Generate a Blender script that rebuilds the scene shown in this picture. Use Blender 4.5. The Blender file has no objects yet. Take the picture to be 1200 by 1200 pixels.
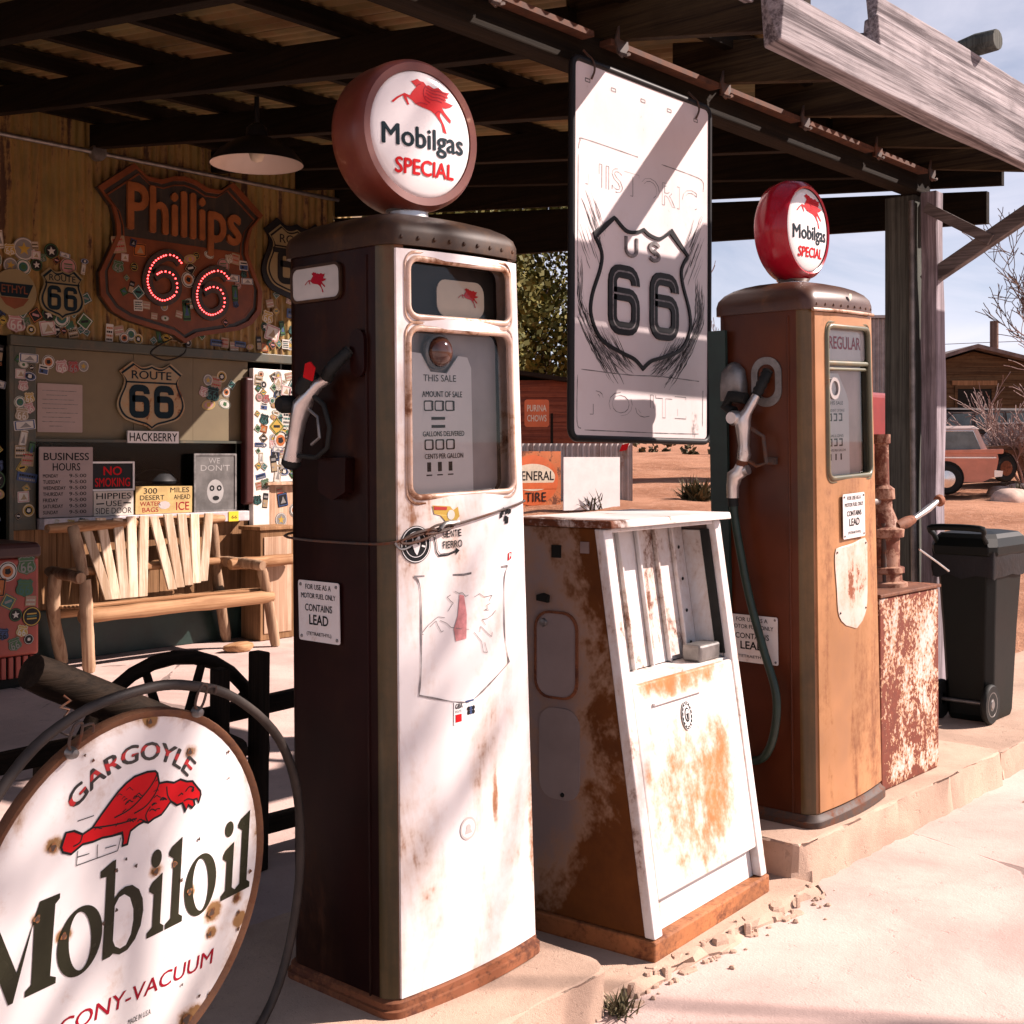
import bpy, math, random
from mathutils import Vector, Matrix
from mathutils.geometry import tessellate_polygon

scene = bpy.context.scene
R = math.radians

# ------------------------------------------------------------------ camera
cam_data = bpy.data.cameras.new('camera')
cam = bpy.data.objects.new('camera', cam_data)
scene.collection.objects.link(cam)
cam.location = (0, 0, 1.39)
cam.rotation_euler = (R(90), 0, R(-48.5))
cam_data.sensor_width = 36.0
cam_data.lens = 36.0 * 1470 / 1200
cam_data.shift_y = -65 / 1200.0
cam_data.clip_start = 0.05
cam_data.clip_end = 2000
scene.camera = cam

# ------------------------------------------------------------------ sky
SUN = Vector((1.0, -0.77, 0.91)).normalized()
EL = math.asin(SUN.z)
AZ = math.atan2(SUN.x, SUN.y)
world = bpy.data.worlds.new('World')
scene.world = world
world.use_nodes = True
wn, wl = world.node_tree.nodes, world.node_tree.links
wn.clear()
w_out = wn.new('ShaderNodeOutputWorld')
w_bg = wn.new('ShaderNodeBackground')
w_bg.inputs['Strength'].default_value = 0.05
w_sky = wn.new('ShaderNodeTexSky')
w_sky.sky_type = 'NISHITA'
w_sky.sun_disc = False
w_sky.sun_elevation = EL
w_sky.sun_rotation = AZ
w_sky.altitude = 1100
w_sky.air_density = 0.75
w_sky.dust_density = 0.5
w_tc = wn.new('ShaderNodeTexCoord')
w_map = wn.new('ShaderNodeMapping')
w_map.inputs['Scale'].default_value = (1.6, 2.6, 7.0)
w_map.inputs['Rotation'].default_value = (0.1, 0.25, 0.6)
w_noise = wn.new('ShaderNodeTexNoise')
w_noise.inputs['Scale'].default_value = 1.7
w_noise.inputs['Detail'].default_value = 8
w_noise.inputs['Roughness'].default_value = 0.58
w_noise.inputs['Distortion'].default_value = 0.7
w_ramp = wn.new('ShaderNodeValToRGB')
w_ramp.color_ramp.elements[0].position = 0.37
w_ramp.color_ramp.elements[1].position = 0.72
w_ramp.color_ramp.elements[1].color = (0.75, 0.75, 0.75, 1)
w_mix = wn.new('ShaderNodeMixRGB')
w_mix.inputs['Color2'].default_value = (11.2, 10.5, 11.6, 1)
wl.new(w_tc.outputs['Generated'], w_map.inputs['Vector'])
wl.new(w_map.outputs['Vector'], w_noise.inputs['Vector'])
wl.new(w_noise.outputs['Fac'], w_ramp.inputs['Fac'])
# thin cirrus and haze, whitest towards the horizon as over open desert
w_sep = wn.new('ShaderNodeSeparateXYZ')
wl.new(w_tc.outputs['Generated'], w_sep.inputs[0])
w_hor = wn.new('ShaderNodeMapRange')
w_hor.inputs[1].default_value = 0.0
w_hor.inputs[2].default_value = 0.75
w_hor.inputs[3].default_value = 1.0
w_hor.inputs[4].default_value = 0.15
wl.new(w_sep.outputs[2], w_hor.inputs[0])
w_base = wn.new('ShaderNodeMath')
w_base.operation = 'MULTIPLY_ADD'
w_base.inputs[1].default_value = 0.65
w_base.inputs[2].default_value = 0.40
wl.new(w_ramp.outputs['Color'], w_base.inputs[0])
w_mul = wn.new('ShaderNodeMath')
w_mul.operation = 'MULTIPLY'
wl.new(w_base.outputs[0], w_mul.inputs[0])
wl.new(w_hor.outputs[0], w_mul.inputs[1])
wl.new(w_mul.outputs[0], w_mix.inputs['Fac'])
wl.new(w_sky.outputs['Color'], w_mix.inputs['Color1'])
wl.new(w_mix.outputs['Color'], w_bg.inputs['Color'])
wl.new(w_bg.outputs['Background'], w_out.inputs['Surface'])

# ------------------------------------------------------------------ sun
sun_data = bpy.data.lights.new('sun', 'SUN')
sun_data.energy = 5.0
sun_data.angle = R(0.5)
sun_data.color = (1.0, 0.84, 0.77)
sun = bpy.data.objects.new('sun', sun_data)
scene.collection.objects.link(sun)
sun.rotation_euler = SUN.to_track_quat('Z', 'Y').to_euler()

# ------------------------------------------------------------------ exposure
scene.view_settings.view_transform = 'Standard'
scene.view_settings.look = 'None'
scene.view_settings.exposure = 1.05
scene.view_settings.gamma = 1.0
scene.view_settings.use_curve_mapping = False
scene.cycles.max_bounces = 5
scene.cycles.diffuse_bounces = 1
scene.cycles.glossy_bounces = 3
scene.cycles.transparent_max_bounces = 12

col = scene.collection

# ------------------------------------------------------------------ materials
class NT:
    def __init__(s, name):
        s.m = bpy.data.materials.new(name)
        s.m.use_nodes = True
        s.t = s.m.node_tree
        s.t.nodes.clear()
        s.out = s.n('ShaderNodeOutputMaterial')
        s.b = s.n('ShaderNodeBsdfPrincipled')
        s.l(s.b.outputs[0], s.out.inputs[0])
        s.tc = s.n('ShaderNodeTexCoord')
    def n(s, t, **k):
        x = s.t.nodes.new(t)
        for a, v in k.items():
            setattr(x, a, v)
        return x
    def l(s, a, b):
        s.t.links.new(a, b)
    def put(s, sock, v):
        if isinstance(v, (int, float)):
            sock.default_value = v
        elif isinstance(v, (tuple, list)):
            sock.default_value = (*v, 1) if len(v) == 3 and sock.type == 'RGBA' else v
        else:
            s.l(v, sock)
    def coord(s, scale=(1, 1, 1), src='Object', off=(0, 0, 0)):
        m = s.n('ShaderNodeMapping')
        m.inputs['Scale'].default_value = scale
        m.inputs['Location'].default_value = off
        s.l(s.tc.outputs[src], m.inputs['Vector'])
        return m.outputs[0]
    def noise(s, vec, scale=5, detail=6, rough=.6, dist=0):
        x = s.n('ShaderNodeTexNoise')
        s.l(vec, x.inputs['Vector'])
        x.inputs['Scale'].default_value = scale
        x.inputs['Detail'].default_value = detail
        x.inputs['Roughness'].default_value = rough
        x.inputs['Distortion'].default_value = dist
        return x.outputs['Fac']
    def voro(s, vec, scale=5, feature='F1'):
        x = s.n('ShaderNodeTexVoronoi', feature=feature)
        s.l(vec, x.inputs['Vector'])
        x.inputs['Scale'].default_value = scale
        return x.outputs['Distance']
    def math(s, op, a, b=0.0, c=None, clamp=False):
        x = s.n('ShaderNodeMath', operation=op, use_clamp=clamp)
        s.put(x.inputs[0], a)
        s.put(x.inputs[1], b)
        if c is not None:
            s.put(x.inputs[2], c)
        return x.outputs[0]
    def ss(s, v, a, b):                      # smoothstep a..b
        x = s.n('ShaderNodeMapRange', interpolation_type='SMOOTHSTEP')
        s.put(x.inputs[0], v)
        x.inputs[1].default_value = a
        x.inputs[2].default_value = b
        return x.outputs[0]
    def mix(s, f, a, b, mode='MIX'):
        x = s.n('ShaderNodeMixRGB', blend_type=mode)
        s.put(x.inputs[0], f)
        s.put(x.inputs[1], a)
        s.put(x.inputs[2], b)
        return x.outputs[0]
    def sep(s, vec):
        x = s.n('ShaderNodeSeparateXYZ')
        s.l(vec, x.inputs[0])
        return x.outputs
    def bump(s, h, strength=.3, dist=.01):
        x = s.n('ShaderNodeBump')
        x.inputs['Strength'].default_value = strength
        x.inputs['Distance'].default_value = dist
        s.l(h, x.inputs['Height'])
        s.l(x.outputs[0], s.b.inputs['Normal'])
    def done(s, c=None, rough=None, metal=None, spec=None):
        if c is not None: s.put(s.b.inputs['Base Color'], c)
        if rough is not None: s.put(s.b.inputs['Roughness'], rough)
        if metal is not None: s.put(s.b.inputs['Metallic'], metal)
        if spec is not None: s.b.inputs['Specular IOR Level'].default_value = spec
        return s.m

def sc_(c, k):
    return tuple(min(1, max(0, x * k)) for x in c)

def m_plain(name, c, rough=.6, metal=0, var=.18, vs=4, bump=0, bs=60, spec=.4):
    if max(c) < .03: spec = min(spec, .2)
    t = NT(name)
    v = t.coord()
    f = t.noise(v, vs, 4, .65)
    cc = t.mix(t.ss(f, .3, .7), sc_(c, 1 - var), sc_(c, 1 + var))
    if bump:
        t.bump(t.noise(v, bs, 3, .7), bump, .004)
    return t.done(cc, t.math('MULTIPLY_ADD', f, .25, rough - .12, clamp=True), metal, spec)

RUST1, RUST2 = (.20, .055, .016), (.075, .022, .009)
def m_rust(name, c, lo=.55, hi=.7, rough=.45, scale=4, stretch=(1, 1, .35), r1=RUST1, r2=RUST2, mask=None, var=.12,
           grime=.25, metal=0, bump=.25, spec=.5, fine=.28, dent=0):
    """paint with rust that comes through; mask(t) adds to the noise where the rust gathers"""
    t = NT(name)
    v = t.coord(stretch)
    v0 = t.coord()
    n1 = t.noise(v, scale, 6, .68, .4)
    n2 = t.noise(v0, scale * 7, 3, .7)
    k = t.math('ADD', n1, t.math('MULTIPLY', t.math('SUBTRACT', n2, .5), fine))
    if mask:
        k = t.math('ADD', k, mask(t))
    rm = t.ss(k, lo, hi)
    stain = t.ss(k, lo - .17, hi)
    cv = t.noise(v0, 2.3, 3, .6)
    paint = t.mix(t.ss(cv, .3, .7), sc_(c, 1 - var), sc_(c, 1 + var))
    paint = t.mix(t.math('MULTIPLY', stain, grime), paint, (.42, .2, .06))
    rc = t.mix(t.noise(v0, scale * 4, 3, .7), r2, r1)
    cc = t.mix(rm, paint, rc)
    hh = t.math('ADD', t.math('MULTIPLY', rm, -.4), t.math('MULTIPLY', n2, t.math('MULTIPLY_ADD', rm, .5, .12)))
    if dent:
        hh = t.math('ADD', hh, t.math('MULTIPLY', t.noise(t.coord((1, 1, .6)), 3.2, 2, .45), dent))
    t.bump(hh, bump, .004)
    return t.done(cc, t.math('MULTIPLY_ADD', rm, .85 - rough, t.math('MULTIPLY_ADD', cv, .25, rough - .12)), metal, spec)

def m_wood(name, c, dark, axis='x', rough=.8, scale=1, grain=1.0):
    t = NT(name)
    st = {'x': (2.0, 75, 75), 'y': (75, 2.0, 75), 'z': (75, 75, 2.0)}[axis]
    v = t.coord(tuple(a * scale for a in st))
    oi = t.n('ShaderNodeObjectInfo')
    mp = v.node
    ad = t.n('ShaderNodeVectorMath', operation='ADD')
    t.l(v, ad.inputs[0])
    cx = t.n('ShaderNodeCombineXYZ')
    for i in range(3):
        t.l(t.math('MULTIPLY', oi.outputs['Random'], 37.0 + 11 * i), cx.inputs[i])
    t.l(cx.outputs[0], ad.inputs[1])
    v = ad.outputs[0]
    g = t.noise(v, 1.0, 4, .7, .6)
    k = t.noise(t.coord((3, 3, 3)), 2, 3, .6)
    g2 = t.noise(t.coord(tuple(a * scale * .3 for a in st)), 1.0, 4, .6, .3)
    f = t.ss(t.math('MULTIPLY_ADD', g2, .5, t.math('MULTIPLY', g, .5)), .38, .62)
    cc = t.mix(f, dark, c)
    cc = t.mix(t.math('MULTIPLY', t.ss(k, .45, .8), .45), cc, sc_(dark, .8))
    br = t.math('MULTIPLY_ADD', oi.outputs['Random'], .35, .82)
    hsv = t.n('ShaderNodeHueSaturation')
    t.l(cc, hsv.inputs['Color'])
    t.l(br, hsv.inputs['Value'])
    t.bump(g, .55 * grain, .006)
    return t.done(hsv.outputs[0], rough, 0, .10)

def m_glass(name, tint=(1, 1, 1), gloss=.02, ior=1.5):
    t = NT(name)
    tr = t.n('ShaderNodeBsdfTransparent')
    tr.inputs[0].default_value = (*tint, 1)
    gl = t.n('ShaderNodeBsdfGlossy')
    gl.inputs['Roughness'].default_value = gloss
    fr = t.n('ShaderNodeFresnel')
    fr.inputs[0].default_value = ior
    mx = t.n('ShaderNodeMixShader')
    t.l(fr.outputs[0], mx.inputs[0])
    t.l(tr.outputs[0], mx.inputs[1])
    t.l(gl.outputs[0], mx.inputs[2])
    t.l(mx.outputs[0], t.out.inputs[0])
    return t.m

def m_emit(name, c, e):
    t = NT(name)
    t.b.inputs['Emission Color'].default_value = (*c, 1)
    t.b.inputs['Emission Strength'].default_value = e
    return t.done(c, .4)

def m_concrete(name, c, rough=.9, var=.22, scale=1.0, crack=True, speck=.35):
    t = NT(name)
    v = t.coord()
    a = t.noise(v, 1.1 * scale, 5, .65, .3)
    b = t.noise(v, 38 * scale, 4, .7)
    e = t.noise(v, 150 * scale, 3, .6)
    cc = t.mix(t.ss(a, .3, .7), sc_(c, 1 - var), sc_(c, 1 + var * .6))
    cc = t.mix(t.math('MULTIPLY', t.ss(b, .58, .75), speck), cc, sc_(c, .55))
    cc = t.mix(t.math('MULTIPLY', t.ss(t.noise(v, .6, 6, .7, 1.0), .55, .75), .5), cc, (c[0] * .85, c[1] * .68, c[2] * .58))
    pit = t.ss(t.noise(v, 11 * scale, 4, .75), .60, .72)
    cc = t.mix(t.math('MULTIPLY', pit, speck), cc, sc_(c, .62))
    h = t.math('ADD', t.math('MULTIPLY', b, .7), t.math('MULTIPLY', e, .5))
    h = t.math('SUBTRACT', h, t.math('MULTIPLY', pit, .5))
    if crack:
        vv = t.voro(t.coord((1, 1, 1)), .55, 'DISTANCE_TO_EDGE')
        cr = t.ss(t.math('ADD', vv, t.math('MULTIPLY', t.math('SUBTRACT', a, .5), .10)), .006, 0.0)
        cc = t.mix(t.math('MULTIPLY', cr, .7), cc, sc_(c, .3))
        h = t.math('SUBTRACT', h, cr)
    t.bump(h, .5, .006)
    return t.done(cc, rough, 0, .2)

def edge_mask(x0, x1, z0, z1, w=.05, amt=.25):
    def f(t):
        o = t.sep(t.tc.outputs['Object'])
        a = t.math('MINIMUM', t.math('SUBTRACT', o[0], x0), t.math('SUBTRACT', x1, o[0]))
        b = t.math('MINIMUM', t.math('SUBTRACT', o[2], z0), t.math('SUBTRACT', z1, o[2]))
        return t.math('MULTIPLY', t.ss(t.math('MINIMUM', a, b), w, 0), amt)
    return f

def blob_mask(blobs, base=0.0):
    """blobs: (x, z, rx, rz, amount) patches of rust on an XZ face"""
    def f(t):
        o = t.sep(t.tc.outputs['Object'])
        tot = base
        for (x, z, rx, rz, am) in blobs:
            a = t.math('DIVIDE', t.math('SUBTRACT', o[0], x), rx)
            b = t.math('DIVIDE', t.math('SUBTRACT', o[2], z), rz)
            d2 = t.math('ADD', t.math('MULTIPLY', a, a), t.math('MULTIPLY', b, b))
            tot = t.math('ADD', t.math('MULTIPLY', t.ss(d2, 1, 0), am), tot)
        return tot
    return f

def add_masks(*ms):
    def f(t):
        tot = 0.0
        for m in ms:
            tot = t.math('ADD', m(t), tot)
        return tot
    return f

MT = {}
MT['white'] = m_plain('white_paint', (.78, .76, .74), .45, var=.05)
MT['cream'] = m_plain('cream_paint', (.66, .56, .42), .55, var=.12)
MT['black'] = m_plain('black_paint', (.012, .012, .013), .45, var=.2)
MT['ink'] = m_plain('black_ink', (.014, .015, .016), .6, var=.1, spec=.12)
MT['navy'] = m_plain('navy_ink', (.008, .02, .028), .6, var=.1, spec=.1)
MT['red'] = m_plain('red_paint', (.52, .008, .012), .55, var=.12, spec=.12)
MT['crimson'] = m_plain('crimson_gloss', (.36, .006, .02), .22, var=.1)
MT['darkred'] = m_plain('dark_red_ink', (.30, .006, .02), .6, var=.1, spec=.12)
MT['silver'] = m_plain('bare_aluminium', (.60, .58, .56), .30, .85, var=.10, vs=14, bump=.04)
MT['steel'] = m_plain('dull_steel', (.22, .21, .2), .45, .8, var=.3, vs=12, bump=.15)
MT['chrome'] = m_plain('bright_metal', (.7, .68, .66), .18, .95, var=.1)
MT['iron'] = m_rust('rusty_iron', (.06, .045, .04), .45, .75, .6, 14, (1, 1, 1), grime=.1, spec=.3)
MT['rust'] = m_rust('all_rust', (.20, .062, .024), .40, .66, .8, 7, (1, 1, 1), r1=(.15, .042, .014), r2=(.045, .013, .007), grime=.15, var=.35, fine=.7, bump=.5)
MT['rubber'] = m_plain('black_rubber', (.014, .015, .014), .6, var=.25, vs=20, bump=.1)
MT['green_hose'] = m_plain('dark_green_hose', (.012, .03, .022), .42, var=.25, vs=20)
MT['glass'] = m_glass('window_glass', ior=1.42)
MT['old_pane'] = m_glass('dull_store_glass', (.8, .8, .76), .08, 1.22)
MT['tin'] = m_rust('weathered_tin', (.42, .38, .36), .6, .8, .5, 3, (1, 1, .2), grime=.3, metal=.35)

# ------------------------------------------------------------------ mesh helpers
class MB:
    def __init__(s):
        s.v, s.f, s.m = [], [], []
        s.xf = None
    def add(s, vs, fs, mi=0):
        o = len(s.v)
        if s.xf is not None:
            vs = [s.xf @ Vector(p) for p in vs]
        s.v += [tuple(p) for p in vs]
        for f in fs:
            s.f.append(tuple(i + o for i in f))
            s.m.append(mi)
        return s
    def box(s, x0, x1, y0, y1, z0, z1, mi=0):
        return s.add([(x0, y0, z0), (x1, y0, z0), (x1, y1, z0), (x0, y1, z0), (x0, y0, z1), (x1, y0, z1), (x1, y1, z1), (x0, y1, z1)],
                     [(0, 3, 2, 1), (4, 5, 6, 7), (0, 1, 5, 4), (1, 2, 6, 5), (2, 3, 7, 6), (3, 0, 4, 7)], mi)
    def prism(s, loops, y0, y1, mi=0, side=None):
        """loops: outline (and holes) in x,z; front cap at y0 (towards -Y)"""
        if not isinstance(loops[0][0], (tuple, list)):
            loops = [loops]
        area = lambda P: sum(P[i][0] * P[(i + 1) % len(P)][1] - P[(i + 1) % len(P)][0] * P[i][1] for i in range(len(P)))
        L = []
        for i, P in enumerate(loops):
            P = [tuple(p) for p in P]
            if (area(P) < 0) == (i == 0):
                P = P[::-1]
            L.append(P)
        tris = tessellate_polygon([[Vector((p[0], p[1], 0)) for p in P] for P in L])
        flat = [p for P in L for p in P]
        n = len(flat)
        def up(t):
            a, b, c = (flat[i] for i in t)
            return t if (b[0] - a[0]) * (c[1] - a[1]) - (b[1] - a[1]) * (c[0] - a[0]) > 0 else (t[0], t[2], t[1])
        tris = [up(t) for t in tris]
        vs = [(p[0], y0, p[1]) for p in flat]
        s.add(vs, tris, mi)
        if y1 is None:
            return s
        s.add([(p[0], y1, p[1]) for p in flat], [(a, c, b) for a, b, c in tris], mi)
        for P in L:
            k = len(P)
            s.add([(p[0], y0, p[1]) for p in P] + [(p[0], y1, p[1]) for p in P],
                  [((i + 1) % k, i, i + k, (i + 1) % k + k) for i in range(k)], mi if side is None else side)
        return s
    def rings(s, rings, mi=0, cap=True, loop=False):
        """loft through rings of equal point count"""
        k = len(rings[0])
        vs = [p for r_ in rings for p in r_]
        fs = []
        m = len(rings)
        for j in range(m if loop else m - 1):
            a, b = j * k, ((j + 1) % m) * k
            for i in range(k):
                i2 = (i + 1) % k
                fs.append((a + i, a + i2, b + i2, b + i))
        if cap and not loop:
            fs.append(tuple(range(k))[::-1])
            fs.append(tuple(range((m - 1) * k, m * k)))
        return s.add(vs, fs, mi)
    def tube(s, path, r, n=8, mi=0, cap=True, closed=False):
        P = [Vector(p) for p in path]
        m = len(P)
        rs = r if isinstance(r, (list, tuple)) else [r] * m
        out = []
        up = None
        for i in range(m):
            if closed:
                t = (P[(i + 1) % m] - P[i - 1]).normalized()
            else:
                t = (P[min(i + 1, m - 1)] - P[max(i - 1, 0)]).normalized()
            if up is None:
                up = t.orthogonal().normalized()
            else:
                up = (up - t * up.dot(t))
                up = up.normalized() if up.length > 1e-6 else t.orthogonal().normalized()
            w = t.cross(up)
            out.append([P[i] + (up * math.cos(2 * math.pi * k / n) + w * math.sin(2 * math.pi * k / n)) * rs[i] for k in range(n)])
        return s.rings(out, mi, cap, closed)
    def lathe(s, prof, c=(0, 0, 0), axis='z', n=32, mi=0, cap=False):
        out = []
        for (r_, h) in prof:
            ring = []
            for k in range(n):
                a = 2 * math.pi * k / n
                if axis == 'z':
                    p = (c[0] + r_ * math.cos(a), c[1] + r_ * math.sin(a), c[2] + h)
                elif axis == 'y':      # h runs along +Y
                    p = (c[0] + r_ * math.cos(a), c[1] + h, c[2] - r_ * math.sin(a))
                else:                  # h runs along +X
                    p = (c[0] + h, c[1] + r_ * math.cos(a), c[2] + r_ * math.sin(a))
                ring.append(p)
            out.append(ring)
        return s.rings(out, mi, cap)
    def ribbon(s, pts, w, y0, y1=None, mi=0, closed=False):
        """flat stroke of width w (number or list) along x,z points"""
        P = [Vector((p[0], p[1])) for p in pts]
        m = len(P)
        ws = w if isinstance(w, (list, tuple)) else [w] * m
        Lf, Rt = [], []
        for i in range(m):
            a = P[i - 1] if (i > 0 or closed) else P[i]
            b = P[(i + 1) % m] if (i < m - 1 or closed) else P[i]
            t = (b - a)
            t = t.normalized() if t.length > 1e-9 else Vector((1, 0))
            nn = Vector((-t.y, t.x))
            k = 1.0
            if 0 < i < m - 1 or closed:
                t1 = (P[i] - a).normalized()
                c_ = max(.5, abs(t1.dot(t)))
                k = 1 / c_
            Lf.append(P[i] + nn * ws[i] * .5 * k)
            Rt.append(P[i] - nn * ws[i] * .5 * k)
        vs, fs = [], []
        yy = (y0,) if y1 is None else (y0, y1)
        for y in yy:
            vs += [(p.x, y, p.y) for p in Lf] + [(p.x, y, p.y) for p in Rt]
        for i in range(m if closed else m - 1):
            j = (i + 1) % m
            fs.append((i + m, j + m, j, i))
            if y1 is not None:
                fs.append((i + 2 * m, j + 2 * m, j + 3 * m, i + 3 * m)[::1])
                fs.append((i, j, j + 2 * m, i + 2 * m))
                fs.append((i + m, i + 3 * m, j + 3 * m, j + m))
        return s.add(vs, fs, mi)
    def text(s, body, x, z, w, h, y, mi=0, weight=0.0, arc=None, d=.001, shear=0):
        """lettering fitted to a box w x h with its lower left corner at x,z on the plane y"""
        vs, fs = text_geo(body)
        x0 = min(v[0] for v in vs); x1 = max(v[0] for v in vs)
        z0 = min(v[1] for v in vs); z1 = max(v[1] for v in vs)
        sx, sz = w / max(1e-6, x1 - x0), h / max(1e-6, z1 - z0)
        base_y = y
        if weight > 0:                    # heavier face: the letters laid over themselves, slightly shifted
            for k, (ox, oz) in enumerate(((-1, 0), (1, 0), (0, .7), (0, -.7))):
                s.text(body, x + ox * weight * sx * .7, z + oz * weight * sz * .7, w, h, y - .00012 * k, mi, 0.0, arc, d, shear)
            return s
        q = []
        for v in vs:
            a, b = (v[0] - x0) * sx, (v[1] - z0) * sz
            a += b * shear
            if arc:                       # arc = (cx, cz, r, a0, a1): bend along a circle
                cx, cz, r_, a0, a1 = arc
                a += x
                b += z
                an = a0 + (a1 - a0) * a / w
                q.append((cx + (r_ + b) * math.sin(an), y, cz + (r_ + b) * math.cos(an)))
            else:
                q.append((x + a, y, z + b))
        return s.add(q, fs, mi)
    def refine(s, n=2):
        """split every triangle into four, n times, so flat print can follow a curved face"""
        for _ in range(n):
            f2, m2 = [], []
            mid = {}
            def mp(a, b):
                k = (a, b) if a < b else (b, a)
                if k not in mid:
                    mid[k] = len(s.v)
                    s.v.append(tuple((s.v[a][i] + s.v[b][i]) / 2 for i in range(3)))
                return mid[k]
            for f, m in zip(s.f, s.m):
                if len(f) != 3:
                    f2.append(f); m2.append(m)
                    continue
                a, b, c = f
                ab, bc, ca = mp(a, b), mp(b, c), mp(c, a)
                f2 += [(a, ab, ca), (ab, b, bc), (ca, bc, c), (ab, bc, ca)]
                m2 += [m] * 4
            s.f, s.m = f2, m2
        return s
    def build(s, name, mats, parent=None, loc=None, rot=None, smooth=None, bevel=0, seg=2):
        me = bpy.data.meshes.new(name)
        me.from_pydata(s.v, [], s.f)
        if not isinstance(mats, (list, tuple)):
            mats = [mats]
        for m in mats:
            me.materials.append(MT[m] if isinstance(m, str) else m)
        if len(mats) > 1:
            me.polygons.foreach_set('material_index', s.m)
        if smooth is not None:
            me.polygons.foreach_set('use_smooth', [True] * len(me.polygons))
            me.set_sharp_from_angle(angle=R(smooth))
        me.update()
        return put(name, me, parent, loc, rot, bevel, seg)

def put(name, me, parent=None, loc=None, rot=None, bevel=0, seg=2):
    o = bpy.data.objects.new(name, me)
    col.objects.link(o)
    o.parent = parent
    if loc is not None: o.location = loc
    if rot is not None: o.rotation_euler = rot
    if bevel:
        b = o.modifiers.new('bevel', 'BEVEL')
        b.width = bevel
        b.segments = seg
        b.limit_method = 'ANGLE'
        b.angle_limit = R(40)
    return o

_tc = {}
def text_geo(body):
    k = body
    if k not in _tc:
        cu = bpy.data.curves.new('lettering', 'FONT')
        cu.body = body
        cu.size = 1
        cu.resolution_u = 3
        ob = bpy.data.objects.new('lettering', cu)
        col.objects.link(ob)
        dg = bpy.context.evaluated_depsgraph_get()
        dg.update()
        me = bpy.data.meshes.new_from_object(ob.evaluated_get(dg))
        vs = [(v.co.x, v.co.y) for v in me.vertices]
        fs = []
        for p in me.polygons:
            idx = list(p.vertices)
            a = sum(vs[idx[i]][0] * vs[idx[(i + 1) % len(idx)]][1] - vs[idx[(i + 1) % len(idx)]][0] * vs[idx[i]][1] for i in range(len(idx)))
            fs.append(tuple(idx) if a > 0 else tuple(idx[::-1]))
        bpy.data.objects.remove(ob)
        bpy.data.curves.remove(cu)
        bpy.data.meshes.remove(me)
        _tc[k] = (vs, fs)
    return _tc[k]

def tag(o, label, cat, group=None):
    o['label'] = label
    o['category'] = cat
    if group: o['group'] = group
    return o

def thing(name, label, cat, loc=(0, 0, 0), rz=0, group=None):
    o = bpy.data.objects.new(name, None)
    o.empty_display_size = .1
    col.objects.link(o)
    o.location = loc
    o.rotation_euler = (0, 0, rz)
    return tag(o, label, cat, group)

def struct(o):
    o['kind'] = 'structure'
    return o

def stuff(o):
    o['kind'] = 'stuff'
    return o

def rrect(x0, x1, z0, z1, r, n=5):
    P = []
    for cx, cz, a0 in ((x1 - r, z1 - r, 0), (x0 + r, z1 - r, 90), (x0 + r, z0 + r, 180), (x1 - r, z0 + r, 270)):
        for k in range(n + 1):
            a = R(a0 + 90 * k / n)
            P.append((cx + r * math.cos(a), cz + r * math.sin(a)))
    return P

def circle(cx, cz, r, n=32, rz=None):
    rz = r if rz is None else rz
    return [(cx + r * math.cos(2 * math.pi * k / n), cz + rz * math.sin(2 * math.pi * k / n)) for k in range(n)]

def crom(P, n=6, closed=True):
    out = []
    m = len(P)
    for i in range(m if closed else m - 1):
        p0, p1, p2, p3 = (P[(i - 1) % m], P[i], P[(i + 1) % m], P[(i + 2) % m]) if closed else (P[max(i - 1, 0)], P[i], P[i + 1], P[min(i + 2, m - 1)])
        for k in range(n):
            t = k / n
            out.append(tuple(.5 * ((2 * p1[j]) + (-p0[j] + p2[j]) * t + (2 * p0[j] - 5 * p1[j] + 4 * p2[j] - p3[j]) * t * t + (-p0[j] + 3 * p1[j] - 3 * p2[j] + p3[j]) * t ** 3) for j in range(len(p1))))
    if not closed:
        out.append(tuple(P[-1]))
    return out

def shield(w, h, inset=0.0):
    """outline of a US route shield, half width w and half height h"""
    segs = [[(0, .93), (.14, .87), (.34, .86), (.56, 1.0)], [(.56, 1.0), (.93, .70)],
            [(.93, .70), (.80, .50), (.82, .28), (.97, -.10), (.98, -.38), (.80, -.66), (.45, -.80), (.17, -.88), (0, -1.0)]]
    half = []
    for sg in segs:
        c_ = crom(sg, 5, False) if len(sg) > 2 else sg
        half += c_[:-1]
    half.append((0, -1.0))
    P = half + [(-x, y) for x, y in half[-2:0:-1]]
    return [(x * (w - inset), y * (h - inset)) for x, y in P]

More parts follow.
